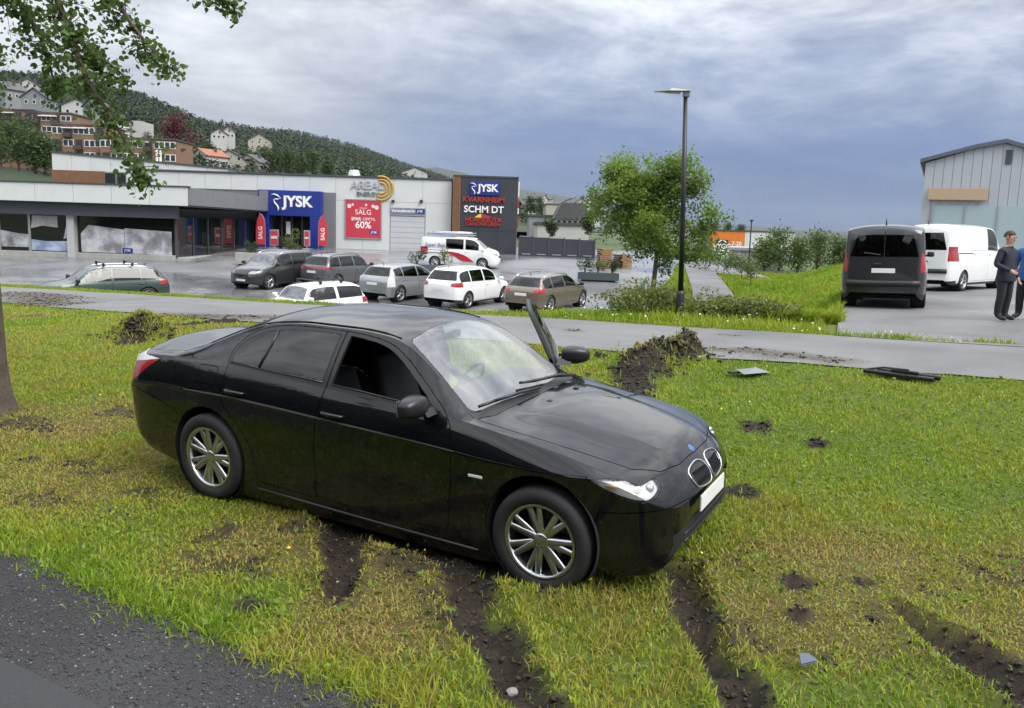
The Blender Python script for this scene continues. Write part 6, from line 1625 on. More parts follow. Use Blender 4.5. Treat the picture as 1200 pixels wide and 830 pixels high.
block('town_house', 'dark-roofed house with three small windows above the fence', 652, 690, 257, 265, 130, 12, M_HWHITE, M_RTILE, 1, 6, 2.4)
block('white_house', 'small white gable house beside the sign tower', 619, 628, 246, 251, 300, 12, M_HWHITE, M_RTILE, 1, 2, 1.5)
for i, (u, v, Y, w_, m) in enumerate(((668, 250, 420, 12, M_HWHITE), (676, 251, 400, 10, M_HCREAM), (684, 249, 450, 12, M_HWHITE), (663, 246, 600, 14, M_HGREY), (627, 241, 520, 12, M_HWHITE), (636, 238, 650, 14, M_HCREAM))):
    house(['white house at the left of the far town cluster', 'cream house in the middle of the far town cluster', 'white house at the right of the far town cluster', 'grey far house above the town cluster', 'white far house right of the tower top', 'cream far house left of the beige hall'][i], u, v + 5, Y, w_, w_, 6, 3, .3 * i, m, M_RTILE, 'far houses of the town')
for i, (u, v, Y, h) in enumerate(((622, 252, 280, 6), (632, 252, 300, 6), (646, 276, 96, 1.6), (688, 274, 90, 2.0), (676, 257, 350, 6), (698, 262, 330, 7), (720, 266, 300, 6), (826, 279, 260, 5), (836, 280, 270, 5), (852, 279, 300, 5), (868, 280, 300, 5))):
    p = at(u, v, Y); tree('town_tree', ['tree beside the sign tower edge', 'tree left of the beige hall', 'small tree in front of the white hall wall', 'bush-like tree at the right end of the fence', 'tree right of the far town cluster', 'tree behind the left of the maple crown', 'tree behind the maple crown', 'tree left above the orange store', 'tree just above the orange store roof', 'tree over the middle of the orange store roof', 'tree over the right of the orange store roof'][i], (p.x, Y, p.z), h, .2, 900, .18 * h ** .6, ML_MID, 3, .95, 8, .1, h * .42, seed=120 + i, group='trees in the town', cl=h * .09)

# orange builders' store down the street
def bygg():
    Y = 150.0; a, b, z0, z1 = rect(831, 271, 872, 312, Y); x2 = at(930, 290, Y).x
    e = empty('orange_store', (a, Y, z0)); tag(e, 'orange-fronted builders store down the street', 'store'); OR = mat('orange cladding', (.62, .17, .02), .5, var=.04)
    n = 5; H = z1 - z0
    for k in range(n): boxpart('cladding_panel', OR, e, (b - a) * k / n + .01, 0, 0, (b - a) * (k + 1) / n - .01, .3, H, b=.01)
    boxpart('wall', M_HGREY, e, 0, .31, -1, x2 - a, 30, H - .05); boxpart('coping', M_CLADCOP, e, -.1, -.1, H, x2 - a, .4, H + .25)
    boxpart('white_wall', M_CLAD, e, b - a + .01, 0, -1, x2 - a, .3, H); boxpart('side_wall', M_HWHITE, e, -6.5, 6, -1, 0, 30, H * .85)
    p = rect(839, 281, 853, 292, Y); sg = boxpart('sign_panel', mat('dark sign', (.02, .03, .035), .4), e, p[0] - a, -.15, p[2] - z0, p[1] - a, -.01, p[3] - z0)
    text_part('lettering', 'BYGG', 1.15, M_WHITEP, sg, ((p[0] + p[1]) / 2 - a, -.17, p[2] - z0 + .45), extrude=.02, bold=.03); MB().tube([((p[0] + p[1]) / 2 - a - .7, -.2, p[2] - z0 + 1.15), ((p[0] + p[1]) / 2 - a, -.2, p[2] - z0 + 1.6), ((p[0] + p[1]) / 2 - a + .7, -.2, p[2] - z0 + 1.15)], .1, 6).build('roof_mark', M_WHITEP, sg)
    p = at(863, 286, Y); text_part('opening_hours', '7-20', .95, M_WHITEP, e, (p.x - a, -.05, p.z - z0), extrude=.02, bold=.02); p = at(863, 290.5, Y); text_part('opening_hours', '(9-18)', .8, M_WHITEP, e, (p.x - a, -.05, p.z - z0), extrude=.02, bold=.01)
    p = rect(838, 300, 855, 310, Y); boxpart('entrance_canopy', M_HGREY, e, p[0] - a, -2, p[2] - z0, p[1] - a, -.02, p[3] - z0)
    # grey ribbed hall in front
    Y2 = 95.0; a, b, z0, z1 = rect(853, 294, 910, 330, Y2); h = empty('grey_warehouse', (a, Y2, z0), -.27); tag(h, 'pale grey ribbed warehouse wall right of the orange store', 'warehouse')
    n = 12
    for k in range(n): boxpart('wall_rib', mat('weathered panel', (.36, .36, .33), .7, var=.15, vscale=.8), h, (b - a) * k / n + .02, -.05 if k % 2 else -.12, -1, (b - a) * (k + 1) / n - .02, .2, z1 - z0, b=.01)
    boxpart('wall', M_HGREY, h, .05, .21, -1, b - a, 14, z1 - z0 - .05); boxpart('roof_edge', M_FRAME, h, -.2, -.3, z1 - z0, b - a, 14, z1 - z0 + .3)
    Y3 = 135.; p = rect(835, 308, 851, 320, Y3); c = empty('dark_container', (p[0], Y3, p[2])); tag(c, 'dark grey container in front of the orange store', 'container'); boxpart('body', M_DGLAD, c, 0, 0, -.4, p[1] - p[0], 3, p[3] - p[2], b=.03)
    for k in range(6): boxpart('rib', M_CLADCOP, c, (p[1] - p[0]) * (k + .4) / 6, -.06, -.3, (p[1] - p[0]) * (k + .6) / 6, 0, p[3] - p[2] - .1)
    w0 = rect(815, 285, 829, 305, 170); b_ = block('white_hall', 'white low hall at the end of the street', 812, 829, 284, 304, 175, 20, M_HWHITE)
bygg()
# street to the orange store with footpath and young trees
def street():
    L = [(820, 312, 105), (826, 322, 75), (850, 336, 55), (880, 352, 43)]
    def lane(name, m, pts, w, dz):
        V = []; P = np.array(pts, float); k_ = np.linspace(0, 1, len(P))
        for s in np.linspace(0, 1, 50):
            c = np.array([np.interp(s, k_, P[:, i]) for i in (0, 1)]); d = P[-1] - P[0]; d /= np.hypot(*d); nn = np.array([-d[1], d[0]])
            for f in np.linspace(-.5, .5, 7): p = c + nn * w * f; V.append((p[0], p[1], tz(*p) + dz))
        I = np.arange(350).reshape(50, 7); me = npmesh(name, np.array(V), np.stack([I[:-1, :-1], I[1:, :-1], I[1:, 1:], I[:-1, 1:]], -1).reshape(-1, 4)); tag(link(name, me, m), kind='structure')
    lane('street', M_PATH, [(28, 130), (22.5, 100), (17.2, 70), (15.0, 58)], 5.0, .07)
    lane('footpath', M_PATH, [(15.0, 72), (12.6, 58), (10.2, 44), (8.6, 36)], 2.0, .07)
street()
for i, (u, v) in enumerate(((812, 328), (822, 332), (826, 333), (836, 335), (851, 340), (865, 344), (877, 349))):
    D = 3.45 / ((v - 277) / 1000); x = (u - 600) / 1000 * D; g = (x, D, tz(x, D)); tree('street_tree', ['first young street tree at the far end of the row', 'second young tree of the street row', 'third young tree of the street row, close to the second', 'fourth young tree, in front of the dark container', 'fifth young tree, in front of the warehouse corner', 'sixth young tree, in front of the warehouse ribs', 'last young street tree at the blurred edge'][i], (g[0], g[1], g[2] - .03), 1.55, .035, 500, .13, ML_STREET, 3, .95, 7, .50, .8, seed=200 + i, group='young trees along the street', cl=.16)
for i, (u, v, h) in enumerate(((872, 330, 3.9), (827, 314, 4.2), (773, 328, 2.6), (778, 328, 2.6), (790, 321, 3.6))):
    D = 3.45 / ((v - 276) / 1000); g = ((u - 600) / 1000 * D, D); g = (*g, tz(*g)); e = empty('post', g); tag(e, ['thin dark lamp mast by the warehouse', 'thin mast at the orange store corner', 'left of the two dark posts beside the maple trunk', 'right of the two dark posts beside the maple trunk', 'slim post left of the lamp post'][i], 'post'); MB().tube([(0, 0, 0), (0, 0, h)], [.06, .04], 8).build('pole', M_BLACKPL, e); MB().lathe([(.1, 0), (.1, .25), (.06, .3)], 8).build('foot', M_BLACKPL, e)
    MB().bbox(-.1, -.1, h - .02, .1, .1, h + .12, .03).build('head', M_BLACKPL, e)
for i, (u, v, lab) in enumerate(((845, 306, 'white car parked in front of the orange store'), (838, 316, 'white car half hidden by the young street trees'))):
    g = ((u - 600) / 1000 * (132 + 4 * i), 132 + 4 * i); vehicle('far_car', lab, 'hatch', 4.3, 1.8, 1.5, g[:2], (.9, -.4), P_WHITE, 'far cars at the orange store', detail=False, rails=False, clad=False)

# trees closing the view between the warehouse and the pale hall
for i, (u, Y, h) in enumerate(((890, 88, 3.4), (908, 92, 4.4), (930, 86, 3.6), (952, 94, 4.6), (978, 88, 3.8), (1004, 92, 4.6), (1030, 86, 3.8), (1056, 90, 4.4))):
    x = (u - 600) / 1000 * Y; tree('boundary_tree', ['first boundary tree right of the warehouse', 'second boundary tree right of the warehouse', 'third boundary tree, left of the dark van', 'boundary tree peeping over the left edge of the dark van', 'boundary tree straight behind the dark van', 'boundary tree over the right edge of the dark van', 'boundary tree above the white van', 'last boundary tree beside the pale hall'][i], (x, Y, tz(x, Y) - .1), h, .16, 1500, .28, ML_STREET, 3, .95, 10, .12, h * .42, seed=300 + i, group='boundary trees beyond the forecourt', cl=.42)
# big pale hall behind the forecourt, roof edge at the upper right
def right_hall():
    rz = -.46; cx, cy = at(1080, 240, 52.0).x, 52.0; dx, dy = math.cos(rz), math.sin(rz)
    def sx(u):                                               # distance along the facade where pixel column u meets it
        r = ray(u, 230); k = r[0] / r[1]; return (cx - k * cy) / (k * dy - dx)
    def zat(u, v): s = sx(u); return at(u, v, cy + dy * s).z
    z0 = tz(cx + 4, cy - 2) - .4; e = empty('pale_hall', (cx, cy, z0), rz); tag(e, 'big pale grey hall with low gable at the upper right', 'hall'); m = mat('pale grey cladding', (.40, .43, .46), .5, var=.05, vscale=.4)
    xl, xp, xe = sx(1137), sx(1172), sx(1172) * 2.2; zl, zp = zat(1137, 174) - z0, zat(1172, 167.5) - z0
    def zt(x): return float(np.interp(x, [0, xl, xp, xe], [zl - .8, zl, zp, zp - 1.6]))
    n = 18
    for k in range(n):
        x0, x1 = xe * k / n, xe * (k + 1) / n
        MB().prism([(x0 + .01, 0), (x1 - .01, 0), (x1 - .01, zt(x1)), (x0 + .01, zt(x0))], 0, .15).build('cladding_panel', m, e)
    MB().prism([(0, 0), (xe, 0), (xe, zt(xe) - .05), (xp, zp - .05), (0, zt(0) - .05)], .16, 24).build('wall', m, e)
    MB().prism([(-.3, zt(0)), (xl, zl), (xp, zp), (xe, zt(xe)), (xe, zt(xe) + .22), (xp, zp + .22), (xl, zl + .22), (-.3, zt(0) + .22)], -.25, 24).build('roof_edge', mat('roof edge', (.10, .11, .14), .5), e)
    p = sx(1177); zz_ = zat(1177, 184) - z0; boxpart('vent_slot', M_CLADCOP, e, p - .16, -.06, zz_ - .4, p + .16, 0, zz_ + .4)
    boxpart('shop_band', mat('pale teal glazing', (.36, .46, .48), .12), e, .6, -.08, 1.0, xe, -.005, 4.2)
    for k in range(12): boxpart('mullion', M_FRAME, e, .6 + k * 1.7, -.14, 1.0, .68 + k * 1.7, -.08, 4.2)
    boxpart('fascia_sign', mat('amber sign', (.45, .33, .22), .5), e, .3, -.3, 4.5, 3.4, -.1, 5.2, b=.02)
right_hall()
# ------------------------------------------------------------------ turf, stones, clods and flowers near the camera
def proj(P):
    q = P - np.array([0, 0, CAMZ]); d = q @ F0
    return 600 + FPX * (q @ CR_) / d, 415 - FPX * (q @ CU_) / d, d
def grass_mat():
    m = bpy.data.materials.new('grass blades'); m.use_nodes = True; t = m.node_tree; b = t.nodes['Principled BSDF']
    col = ramp_(t, attr_(t, 'tone'), [(0, (.11, .21, .015)), (.28, (.21, .33, .022)), (.52, (.32, .36, .034)), (.76, (.31, .265, .056)), (1, (.38, .30, .10))])
    t.links.new(col, b.inputs['Base Color']); b.inputs['Roughness'].default_value = .55; b.inputs['Specular IOR Level'].default_value = .3
    tr = N_(t, 'ShaderNodeBsdfTranslucent'); t.links.new(col, tr.inputs[0]); mx = N_(t, 'ShaderNodeMixShader'); mx.inputs[0].default_value = .35
    t.links.new(b.outputs[0], mx.inputs[1]); t.links.new(tr.outputs[0], mx.inputs[2]); t.links.new(mx.outputs[0], t.nodes['Material Output'].inputs[0])
    return m
M_GRASS = grass_mat()
def blades(name, t, n, z, h, w, tone, lean, rng, m=M_GRASS, stuff='stuff'):
    k = len(t); X, Y = TX * t + NX * n, TY * t + NY * n
    a = rng.uniform(0, 2 * math.pi, k); la = rng.uniform(0, 2 * math.pi, k)
    s = np.stack([np.cos(a), np.sin(a), np.zeros(k)], 1) * w[:, None] * .5
    ld = np.stack([np.cos(la), np.sin(la), np.zeros(k)], 1)
    B = np.stack([X, Y, z], 1); Mv = B + ld * (lean * h * .35)[:, None]; Mv[:, 2] += h * .58 * np.sqrt(np.clip(1 - lean ** 2 * .35, .15, 1))
    Tp = B + ld * (lean * h * 1.0)[:, None]; Tp[:, 2] += h * np.sqrt(np.clip(1 - lean ** 2 * .95, .02, 1))
    V = np.stack([B - s, B + s, Mv - s * .8, Mv + s * .8, Tp], 1).reshape(-1, 3)
    b0 = (np.arange(k) * 5)[:, None]; Fc = np.concatenate([b0 + np.array([[0, 1, 3]]), b0 + np.array([[0, 3, 2]]), b0 + np.array([[2, 3, 4]])], 1).reshape(-1, 3)
    me = npmesh(name, V, Fc); at_ = me.attributes.new('tone', 'FLOAT', 'POINT'); at_.data.foreach_set('value', np.repeat(np.clip(tone, 0, 1), 5).astype(np.float32))
    o = link(name, me, m); return o
def turf():
    rng = np.random.default_rng(21); parts = []
    T_, Nn, HH, WW, TO, LE = [], [], [], [], [], []
    N0 = 1050000
    t = rng.uniform(-30, 6, N0); n = rng.uniform(2.8, 11.65, N0)
    X, Y = TX * t + NX * n, TY * t + NY * n; Z = terrain(X, Y); u, v, d = proj(np.stack([X, Y, Z], 1))
    dens = np.clip((7.2 / np.maximum(d, 1)) ** 2.1, 0, 1)
    ok = (d > 2) & (u > -160) & (u < 1360) & (v < 960) & (v > 200) & (rng.uniform(0, 1, N0) < dens)
    t, n, d = t[ok], n[ok], d[ok]
    mud = mudmask(t, n); edge = 3.06 + jagv(t); pe = 11.45 + jagp(t)
    keep = (rng.uniform(0, 1, len(t)) > np.clip(mud * 1.05, 0, .965)) & (n > edge - .03 - rng.exponential(.05, len(t))) & (n < pe + rng.exponential(.04, len(t)))
    t, n, d = t[keep], n[keep], d[keep]; k = len(t)
    dry = drymask(t, n); cl1 = fbm(t * 1.3, n * 1.3, 3, 51); cl2 = fbm(t * 5.0, n * 5.0, 2, 61); cl3 = fbm(t * .45, n * .45, 2, 71)
    lush = np.exp(-((n - edge[keep]) / .35) ** 2); right = sm(-4.5, -1.5, t) * sm(6.2, 7.2, n)
    tone = .42 + .50 * (cl1 - .5) + .55 * (cl3 - .5) + .30 * dry + .28 * (cl2 - .5) - .16 * lush - .06 * right + .10 * sm(-12, -4, t) * 0 + rng.normal(0, .13, k)
    str_ = rng.uniform(0, 1, k) < (.03 + .13 * dry); tone = np.where(str_, rng.uniform(.72, 1.0, k), tone)
    h = (.018 + .044 * cl2 + .028 * cl1) * rng.uniform(.55, 1.35, k) * (1 + .55 * lush) * (1 - .30 * dry) * (1 - .25 * right)
    lean = np.clip(rng.normal(.55, .25, k) + .25 * dry + .30 * str_, 0, 1.0)
    w = np.clip(.0045 + .0008 * d, .006, .03) * rng.uniform(.7, 1.4, k)
    X, Y = TX * t + NX * n, TY * t + NY * n; z = terrain(X, Y) + relief(t, n) - .006
    o = blades('grass', t, n, z, h, w, tone, lean, rng); tag(o, 'short patchy grass on the bank around the crashed car', None, None, 'stuff')
    # broad-leaved weeds between the blades
    sel = (rng.uniform(0, 1, k) < .03) & (d < 13); P = np.stack([X, Y, z + h * rng.uniform(.2, .8, k)], 1)[sel]
    o2 = leaves('weeds', P, .045, leaf_mat('clover leaf', (.09, .17, .02), (.18, .27, .035)), None, .1, rng); tag(o2, 'clover and broad-leaved weeds in the turf', None, None, 'stuff')
    # rough grass strip beyond the path and on the right-hand slope
    m_ = 60000; t2 = rng.uniform(-42, 9, m_); n2 = 15.3 + jagq(t2) + rng.exponential(1.1, m_); keep = n2 < np.where(t2 < -9, 17.9, 21); t2, n2 = t2[keep], n2[keep]
    X, Y = TX * t2 + NX * n2, TY * t2 + NY * n2; notp = ~((X > 6.2 + .335 * (Y - 17)) & (n2 > 15.6)); t2, n2, X, Y = t2[notp], n2[notp], X[notp], Y[notp]; k2 = len(t2)
    h2 = (.10 + .22 * fbm(t2 * 1.1, n2 * 1.1, 3, 91)) * rng.uniform(.5, 1.3, k2) * (1 - .5 * np.exp(-((n2 - 15.4) / .25) ** 2)) * (.55 + .45 * sm(-12, -5, t2)); h2 = h2 * np.where(t2 < -9, .55, 1)
    o3 = blades('rough_grass', t2, n2, terrain(X, Y) - .03, h2, np.full(k2, .022), .34 + .5 * (fbm(t2, n2, 3, 33) - .5) + rng.normal(0, .15, k2), np.clip(rng.normal(.4, .2, k2), 0, 1), rng); tag(o3, 'rough long grass on the shoulder beyond the path', None, None, 'stuff')
    # long grass between the lot, the street and the forecourt
    m3 = 110000; Y3 = 17 + 58 * rng.uniform(0, 1, m3) ** 1.4 ; X3 = np.interp(Y3, [17, 31, 40, 52, 64, 78], [2.0, 4.6, 6.4, 9.6, 12., 16.]) ; X3 = X3 + rng.uniform(0, 1, m3) * (.385 * Y3 - X3); n3 = X3 * NX + Y3 * NY; ok3 = (n3 > 17.2); X3, Y3 = X3[ok3], Y3[ok3]
    foot = np.abs(X3 - np.interp(Y3, [36, 44, 58, 72], [8.6, 10.2, 12.6, 15.0])) < 1.1; foot &= Y3 > 35; foot |= (Y3 > 57) & (np.abs(X3 - np.interp(Y3, [58, 70, 100], [15.0, 17.2, 22.5])) < 2.9); X3, Y3 = X3[~foot], Y3[~foot]; k3 = len(X3)
    o6 = blades('meadow', X3 * TX + Y3 * TY, X3 * NX + Y3 * NY, terrain(X3, Y3) - .05, (.16 + .3 * fbm(X3 * .7, Y3 * .7, 3, 19)) * rng.uniform(.5, 1.2, k3), np.full(k3, .05), .33 + .6 * (fbm(X3 * .5, Y3 * .5, 3, 23) - .5) + rng.normal(0, .12, k3), np.clip(rng.normal(.45, .2, k3), 0, 1), rng); tag(o6, 'rough meadow grass on the slope down to the street', None, None, 'stuff')
    # tiny flowers
    f1 = rng.uniform(0, 1, k) < .00035; P1 = np.stack([TX * t + NX * n, TY * t + NY * n, z + h], 1)[f1]
    f2 = rng.uniform(0, 1, k2) < .012; P2 = np.stack([X, Y, terrain(X, Y) + h2 * .95], 1)[f2]
    P2 = P2[(t2[f2] > -9) & (n2[f2] < 17)]
    o4 = leaves('dandelions', P1, .030, mat('yellow petals', (.75, .60, .05), .6), None, .2, rng); tag(o4, 'scattered small yellow flowers in the grass', None, None, 'stuff')
    o5 = leaves('white_flowers', P2, .055, mat('white petals', (.70, .70, .66), .6), None, .2, rng); tag(o5, 'small white flower heads along the far path edge', None, None, 'stuff')
turf()
def lumps(name, label, m, P, R, rng, flat=.6):
    b = bmesh.new(); bmesh.ops.create_icosphere(b, subdivisions=1, radius=1); b.verts.index_update(); iv = np.array([v.co[:] for v in b.verts]); fi = np.array([[v.index for v in f.verts] for f in b.faces]); b.free()
    k = len(P); vv = iv[None] * (1 + rng.normal(0, .40, (k, len(iv), 1))) * R[:, None, None] * rng.uniform(.6, 1.25, (k, 1, 3)) * np.array([1, 1, flat]) + P[:, None, :]
    me = npmesh(name, vv.reshape(-1, 3), (fi[None] + (np.arange(k) * len(iv))[:, None, None]).reshape(-1, 3)); tag(link(name, me, m), label, None, None, 'stuff')
def stones():
    rng = np.random.default_rng(4)
    # gravel verge
    k = 26000; t = rng.uniform(-9, 0, k); n = rng.uniform(2.15, 3.1, k); n = np.minimum(n, 3.06 + jagv(t) + .03); X, Y = TX * t + NX * n, TY * t + NY * n
    dk = rng.uniform(0, 1, k) < .93; R = rng.gamma(2.5, .0014, k) + .0025; P = np.stack([X, Y, terrain(X, Y) + .022 + R * .2], 1)
    lumps('gravel', 'dark gravel chippings on the road verge', mat('dark chippings', (.045, .045, .047), .9, var=.5, vscale=60), P[dk], R[dk], rng)
    lumps('pale_gravel', 'pale stones scattered through the dark verge gravel', mat('pale chippings', (.17, .17, .165), .8, var=.4, vscale=60), P[~dk], R[~dk] * .8, rng)
    # torn-up soil
    k = 150000; t = rng.uniform(-15.5, 2, k); n = rng.uniform(3, 13, k); m = mudmask(t, n); near = rng.uniform(0, 1, k) < np.clip(m * .55 + .25 * (m > .05), 0, 1) ; t, n = t[near], n[near]
    X, Y = TX * t + NX * n, TY * t + NY * n; R = rng.gamma(1.3, .0055, len(t)) + .004; R = np.minimum(R, .018) * np.where(n > 8, 1.25, 1)
    lumps('mud_clods', 'crumbled dark soil in the wheel ruts and mounds', mat('wet soil clods', (.030, .022, .016), .8, var=.5, vscale=14), np.stack([X, Y, terrain(X, Y) + relief(t, n) + R * .15], 1), R, rng)
    # clods flung onto the path
    k = 16000; t = rng.uniform(-26, 0, k); n = rng.uniform(11, 15.2, k); m = dirtmask(t, n); ok = rng.uniform(0, 1, k) < m * .8; t, n = t[ok], n[ok]; X, Y = TX * t + NX * n, TY * t + NY * n; R = rng.gamma(1.1, .009, len(t)) + .005
    lumps('path_clods', 'lumps of soil flung onto the asphalt path', MATS['wet soil clods'], np.stack([X, Y, terrain(X, Y) + .02 + R * .2], 1), np.clip(R, 0, .04), rng, .4)
    # big sods at the two mounds
    for i, (a, b, c) in enumerate(((-13.1, 9.3, 'heaped sod beside the boot of the sedan'), (-4.3, 11.2, 'dark heap of torn soil at the path edge'))):
        k = 420; tt = a + rng.normal(0, .30 if i == 0 else .32, k); nn = b + rng.normal(0, .30 if i == 0 else .5, k); X, Y = TX * tt + NX * nn, TY * tt + NY * nn; R = rng.uniform(.015, .05, k)
        lumps('sod_heap', c, MATS['wet soil clods'], np.stack([X, Y, terrain(X, Y) + relief(tt, nn) + rng.uniform(-.02, .06, k)], 1), R, rng)
        gk = 1400 if i == 0 else 450; tt = a + rng.normal(0, .34 if i == 0 else .34, gk); nn = b + rng.normal(.1, .34 if i == 0 else .5, gk); X, Y = TX * tt + NX * nn, TY * tt + NY * nn
        o = blades('sod_grass', tt, nn, terrain(X, Y) + relief(tt, nn) + .02, rng.uniform(.05, .14, gk), np.full(gk, .012), rng.normal(.6, .2, gk), np.clip(rng.normal(.7, .2, gk), 0, 1), rng); tag(o, 'withered grass tufts on the ' + ('left' if i == 0 else 'right') + ' sod heap', None, None, 'stuff')
stones()

# ------------------------------------------------------------------ debris from the crash
def debris():
    def put(name, label, t, n, rz, cat='debris'):
        x, y = tn2xy(t, n); e = empty(name, (x, y, tz(x, y) + float(relief(np.array(t), np.array(n))) + .03), rz); tag(e, label, cat); return e
    e = put('lamp_fragment', 'pale grey plastic fragment lying in the grass near the soil mound', -2.88, 10.65, .4)
    MB().add([(-.2, -.12, .02), (.22, -.10, .03), (.18, .14, .05), (-.14, .12, .04), (-.05, -.02, .07), (.08, .03, .08)], [(0, 1, 5, 4), (1, 2, 5), (2, 3, 4, 5), (3, 0, 4), (3, 2, 1, 0)]).build('shell', mat('broken grey plastic', (.17, .18, .20), .4), e)
    MB().bbox(-.28, .05, .0, .05, .12, .03, .01).build('bracket', M_BLACKPL, e)
    e = put('bumper_trim', 'black strip of broken bumper trim on the grass by the path edge', -1.22, 11.12, -.75)
    q = MB(); q.bbox(-.42, -.07, 0, .40, .0, .05, .015); q.bbox(-.30, .03, .01, .44, .10, .07, .02); q.bbox(-.1, -.03, .05, .2, .05, .09, .01); q.build('strip', M_TRIM, e); MB().tube([(-.42, -.05, .04), (-.2, .0, .09), (.1, -.02, .10)], .012, 6).build('edge_lip', M_BLACKPL, e)
    e = put('plastic_shard', 'small bluish plastic shard in the grass at lower right', -.81, 4.51, .2)
    MB().add([(-.05, -.03, 0.03), (.05, -.02, .04), (.03, .04, .05), (-.03, .03, .06)], [(0, 1, 2, 3)]).add([(-.05, -.03, 0.02), (.05, -.02, .03), (.03, .04, .04), (-.03, .03, .05)], [(3, 2, 1, 0)]).build('shard', mat('blue grey plastic', (.08, .10, .14), .4), e)
    e = put('stone', 'pale stone lying in the middle mud rut', -2.12, 3.64, .2, 'stone'); b = bmesh.new(); bmesh.ops.create_icosphere(b, subdivisions=2, radius=.035)
    for v in b.verts: v.co *= 1 + random.uniform(-.15, .15); v.co.z *= .6
    MB().bm(b).build('pebble', mat('pale stone', (.24, .22, .20), .8), e)
debris()

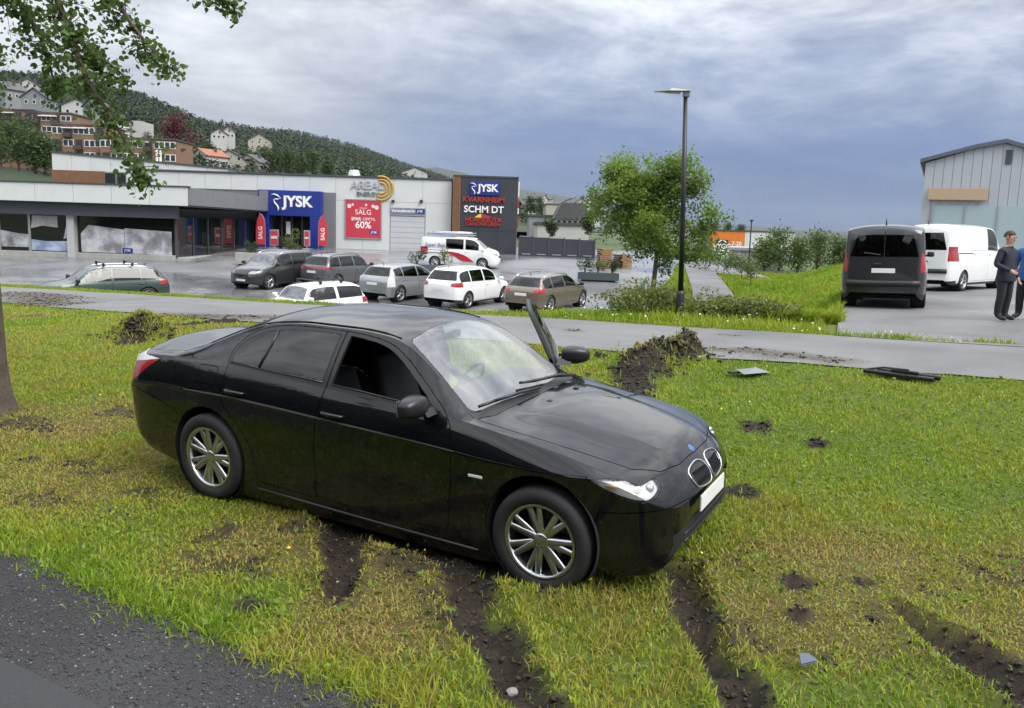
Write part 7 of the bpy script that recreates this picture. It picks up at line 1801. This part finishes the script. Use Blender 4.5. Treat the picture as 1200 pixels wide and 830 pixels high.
# ------------------------------------------------------------------ people on the forecourt
def skinned(name, verts, edges, radii, root_i, parent, mats, pick):
    me = bpy.data.meshes.new(name); me.from_pydata(verts, edges, []); o = bpy.data.objects.new(name, me); COL.objects.link(o)
    o.modifiers.new('s', 'SKIN')
    for i, r in enumerate(radii): me.skin_vertices[0].data[i].radius = (r, r) if not isinstance(r, tuple) else r
    for i in range(len(verts)): me.skin_vertices[0].data[i].use_root = (i == root_i)
    sb = o.modifiers.new('d', 'SUBSURF'); sb.levels = 2; sb.render_levels = 2
    dg = bpy.context.evaluated_depsgraph_get(); m2 = bpy.data.meshes.new_from_object(o.evaluated_get(dg)); bpy.data.objects.remove(o)
    r = link(name, m2, mats, parent, True)
    for p in m2.polygons: p.material_index = pick(p.center)
    return r
def person(label, x, y, rz, jacket, trousers, hair, pose):
    root = empty('person', (x, y, tz(x, y) + .045), rz); tag(root, label, 'person', None)
    skin = mat('skin', (.42, .25, .18), .6); shoe = mat('dark shoes', (.02, .02, .02), .6)
    V = [(0, 0, .95), (0, .01, 1.10), (0, .02, 1.28), (0, .02, 1.42), (0, 0, 1.50), (0, -.01, 1.58), (0, -.015, 1.68), (0, -.005, 1.765)]
    R = [(.185, .135), (.185, .135), (.205, .14), (.165, .11), .06, .08, .102, .065]
    E = [(i, i + 1) for i in range(7)]
    def add(p, r, par): V.append(p); R.append(r); E.append((par, len(V) - 1)); return len(V) - 1
    for s in (-1, 1):
        k = add((s * .10, 0, .86), .115, 0); k = add((s * .115, -.015, .50), .088, k); k = add((s * .12, .015, .28), .080, k); k = add((s * .12, .02, .10), .068, k); k = add((s * .13, -.07, .055), .055, k); add((s * .14, -.19, .045), .045, k)
        k = add((s * .20, .02, 1.40), .080, 3)
        el, wr = pose[s]
        k = add(el, .064, k); mid = tuple((a + b) / 2 for a, b in zip(el, wr)); k = add(mid, .054, k); k = add(wr, .036, k)
        d = Vector(wr) - Vector(el); d.normalize(); pm = Vector(wr) + d * .05; k = add(tuple(pm), .032, k)
        sd = d.cross(Vector((0, 1, 0))); sd = sd.normalized() if sd.length > .1 else Vector((1, 0, 0))
        for f, (o_, l_) in enumerate(((-.026, .075), (-.009, .085), (.009, .08), (.026, .065))):
            b1 = add(tuple(pm + sd * o_ + d * .03), .0095, k); b2 = add(tuple(pm + sd * o_ + d * (.03 + l_ * .5) + Vector((0, -.012, 0))), .009, b1); add(tuple(pm + sd * o_ * .9 + d * (.03 + l_) + Vector((0, -.03, 0))), .008, b2)
        th = add(tuple(pm + sd * -.035 * s - d * .015 + Vector((0, -.02, 0))), .011, k); add(tuple(pm + sd * -.05 * s + d * .03 + Vector((0, -.03, 0))), .0095, th)
    wr0 = [Vector(pose[s][1]) for s in (-1, 1)]
    def pick(c):
        if any((c - w_).length < .15 for w_ in wr0) and min((c - w_).length for w_ in wr0) < .15 and min((c - w_).dot((w_ - Vector(pose[s][0])).normalized()) for s, w_ in zip((-1, 1), wr0)) > -.5 and any((c - w_).dot((w_ - Vector(pose[s][0])).normalized()) > .0 and (c - w_).length < .2 for s, w_ in zip((-1, 1), wr0)): return 2
        if c.z > 1.50: return 2
        if c.z > .86 or abs(c.x) > .235: return 0
        return 1 if c.z > .10 else 3
    skinned('body', V, E, R, 0, root, [jacket, trousers, skin, shoe], pick)
    hm = hair; b = bmesh.new(); bmesh.ops.create_uvsphere(b, u_segments=18, v_segments=12, radius=1)
    for v in list(b.verts): v.co = Vector((v.co.x * .102, v.co.y * .118 + .012, v.co.z * .115 + 1.715))
    bmesh.ops.delete(b, geom=[v for v in b.verts if v.co.z < 1.66 or (v.co.y < -.055 and v.co.z < 1.735)], context='VERTS'); MB().bm(b).build('hair', hm, root, True)
    for s in (-1, 1):
        MB().lathe([(0, -.006), (.012, -.003), (.013, .004)], 10, 'y', (s * .034, -.108, 1.69)).build('eye', M_UNDER, root, True)
        MB().bbox(s * .098 - .012, -.02, 1.655, s * .098 + .012, .02, 1.72, .01).build('ear', skin, root, True)
    MB().add([(-.014, -.105, 1.652), (.014, -.105, 1.652), (0, -.132, 1.656), (0, -.104, 1.695)], [(0, 1, 2), (0, 2, 3), (1, 3, 2), (0, 3, 1)]).build('nose', skin, root)
    MB().bbox(-.024, -.100, 1.622, .024, -.090, 1.632, .003).build('mouth', mat('lips', (.30, .12, .10), .5), root)
    MB().lathe([(.075, 0), (.085, .05), (.07, .09)], 14, 'z', (0, .005, 1.44)).build('collar', jacket, root, True)
    hem = MB().lathe([(1.0, 0), (1.04, .03), (.98, .12), (.93, .26)], 24, 'z').build('jacket_hem', jacket, root, True); hem.scale = (.215, .165, 1); hem.location = (0, 0, .80)
    return root
J1 = mat('navy jacket', (.014, .018, .030), .8, var=.2, bump=.2); J2 = mat('blue jacket', (.03, .10, .32), .7, var=.15, bump=.2); T1 = mat('dark trousers', (.015, .016, .020), .85, var=.2, bump=.2)
person('person in dark navy clothes standing on the forecourt, one forearm raised', 10.05, 17.55, .5, J1, T1, mat('brown hair', (.05, .03, .018), .7), {-1: ((-.30, .05, 1.13), (-.20, -.20, 1.02)), 1: ((.29, .05, 1.12), (.31, -.06, .87))})
person('person in a blue jacket and dark trousers at the right edge, arms hanging', 10.72, 17.9, -.9, J2, T1, mat('fair hair', (.22, .15, .07), .7), {-1: ((-.29, .05, 1.14), (-.30, -.05, .88)), 1: ((.29, .05, 1.13), (.31, -.05, .88))})
# ------------------------------------------------------------------ damp air
hm = bpy.data.materials.new('damp air'); hm.use_nodes = True; t = hm.node_tree; t.nodes.clear()
pv = N_(t, 'ShaderNodeVolumePrincipled'); pv.inputs['Color'].default_value = (.80, .86, .95, 1); pv.inputs['Density'].default_value = .00004; pv.inputs['Anisotropy'].default_value = .2
t.links.new(pv.outputs[0], N_(t, 'ShaderNodeOutputMaterial').inputs['Volume'])
tag(MB().box(-6500, -3200, -8, 6500, 7500, 270).build('haze', hm), 'thin damp air over the valley', None, None, 'stuff')
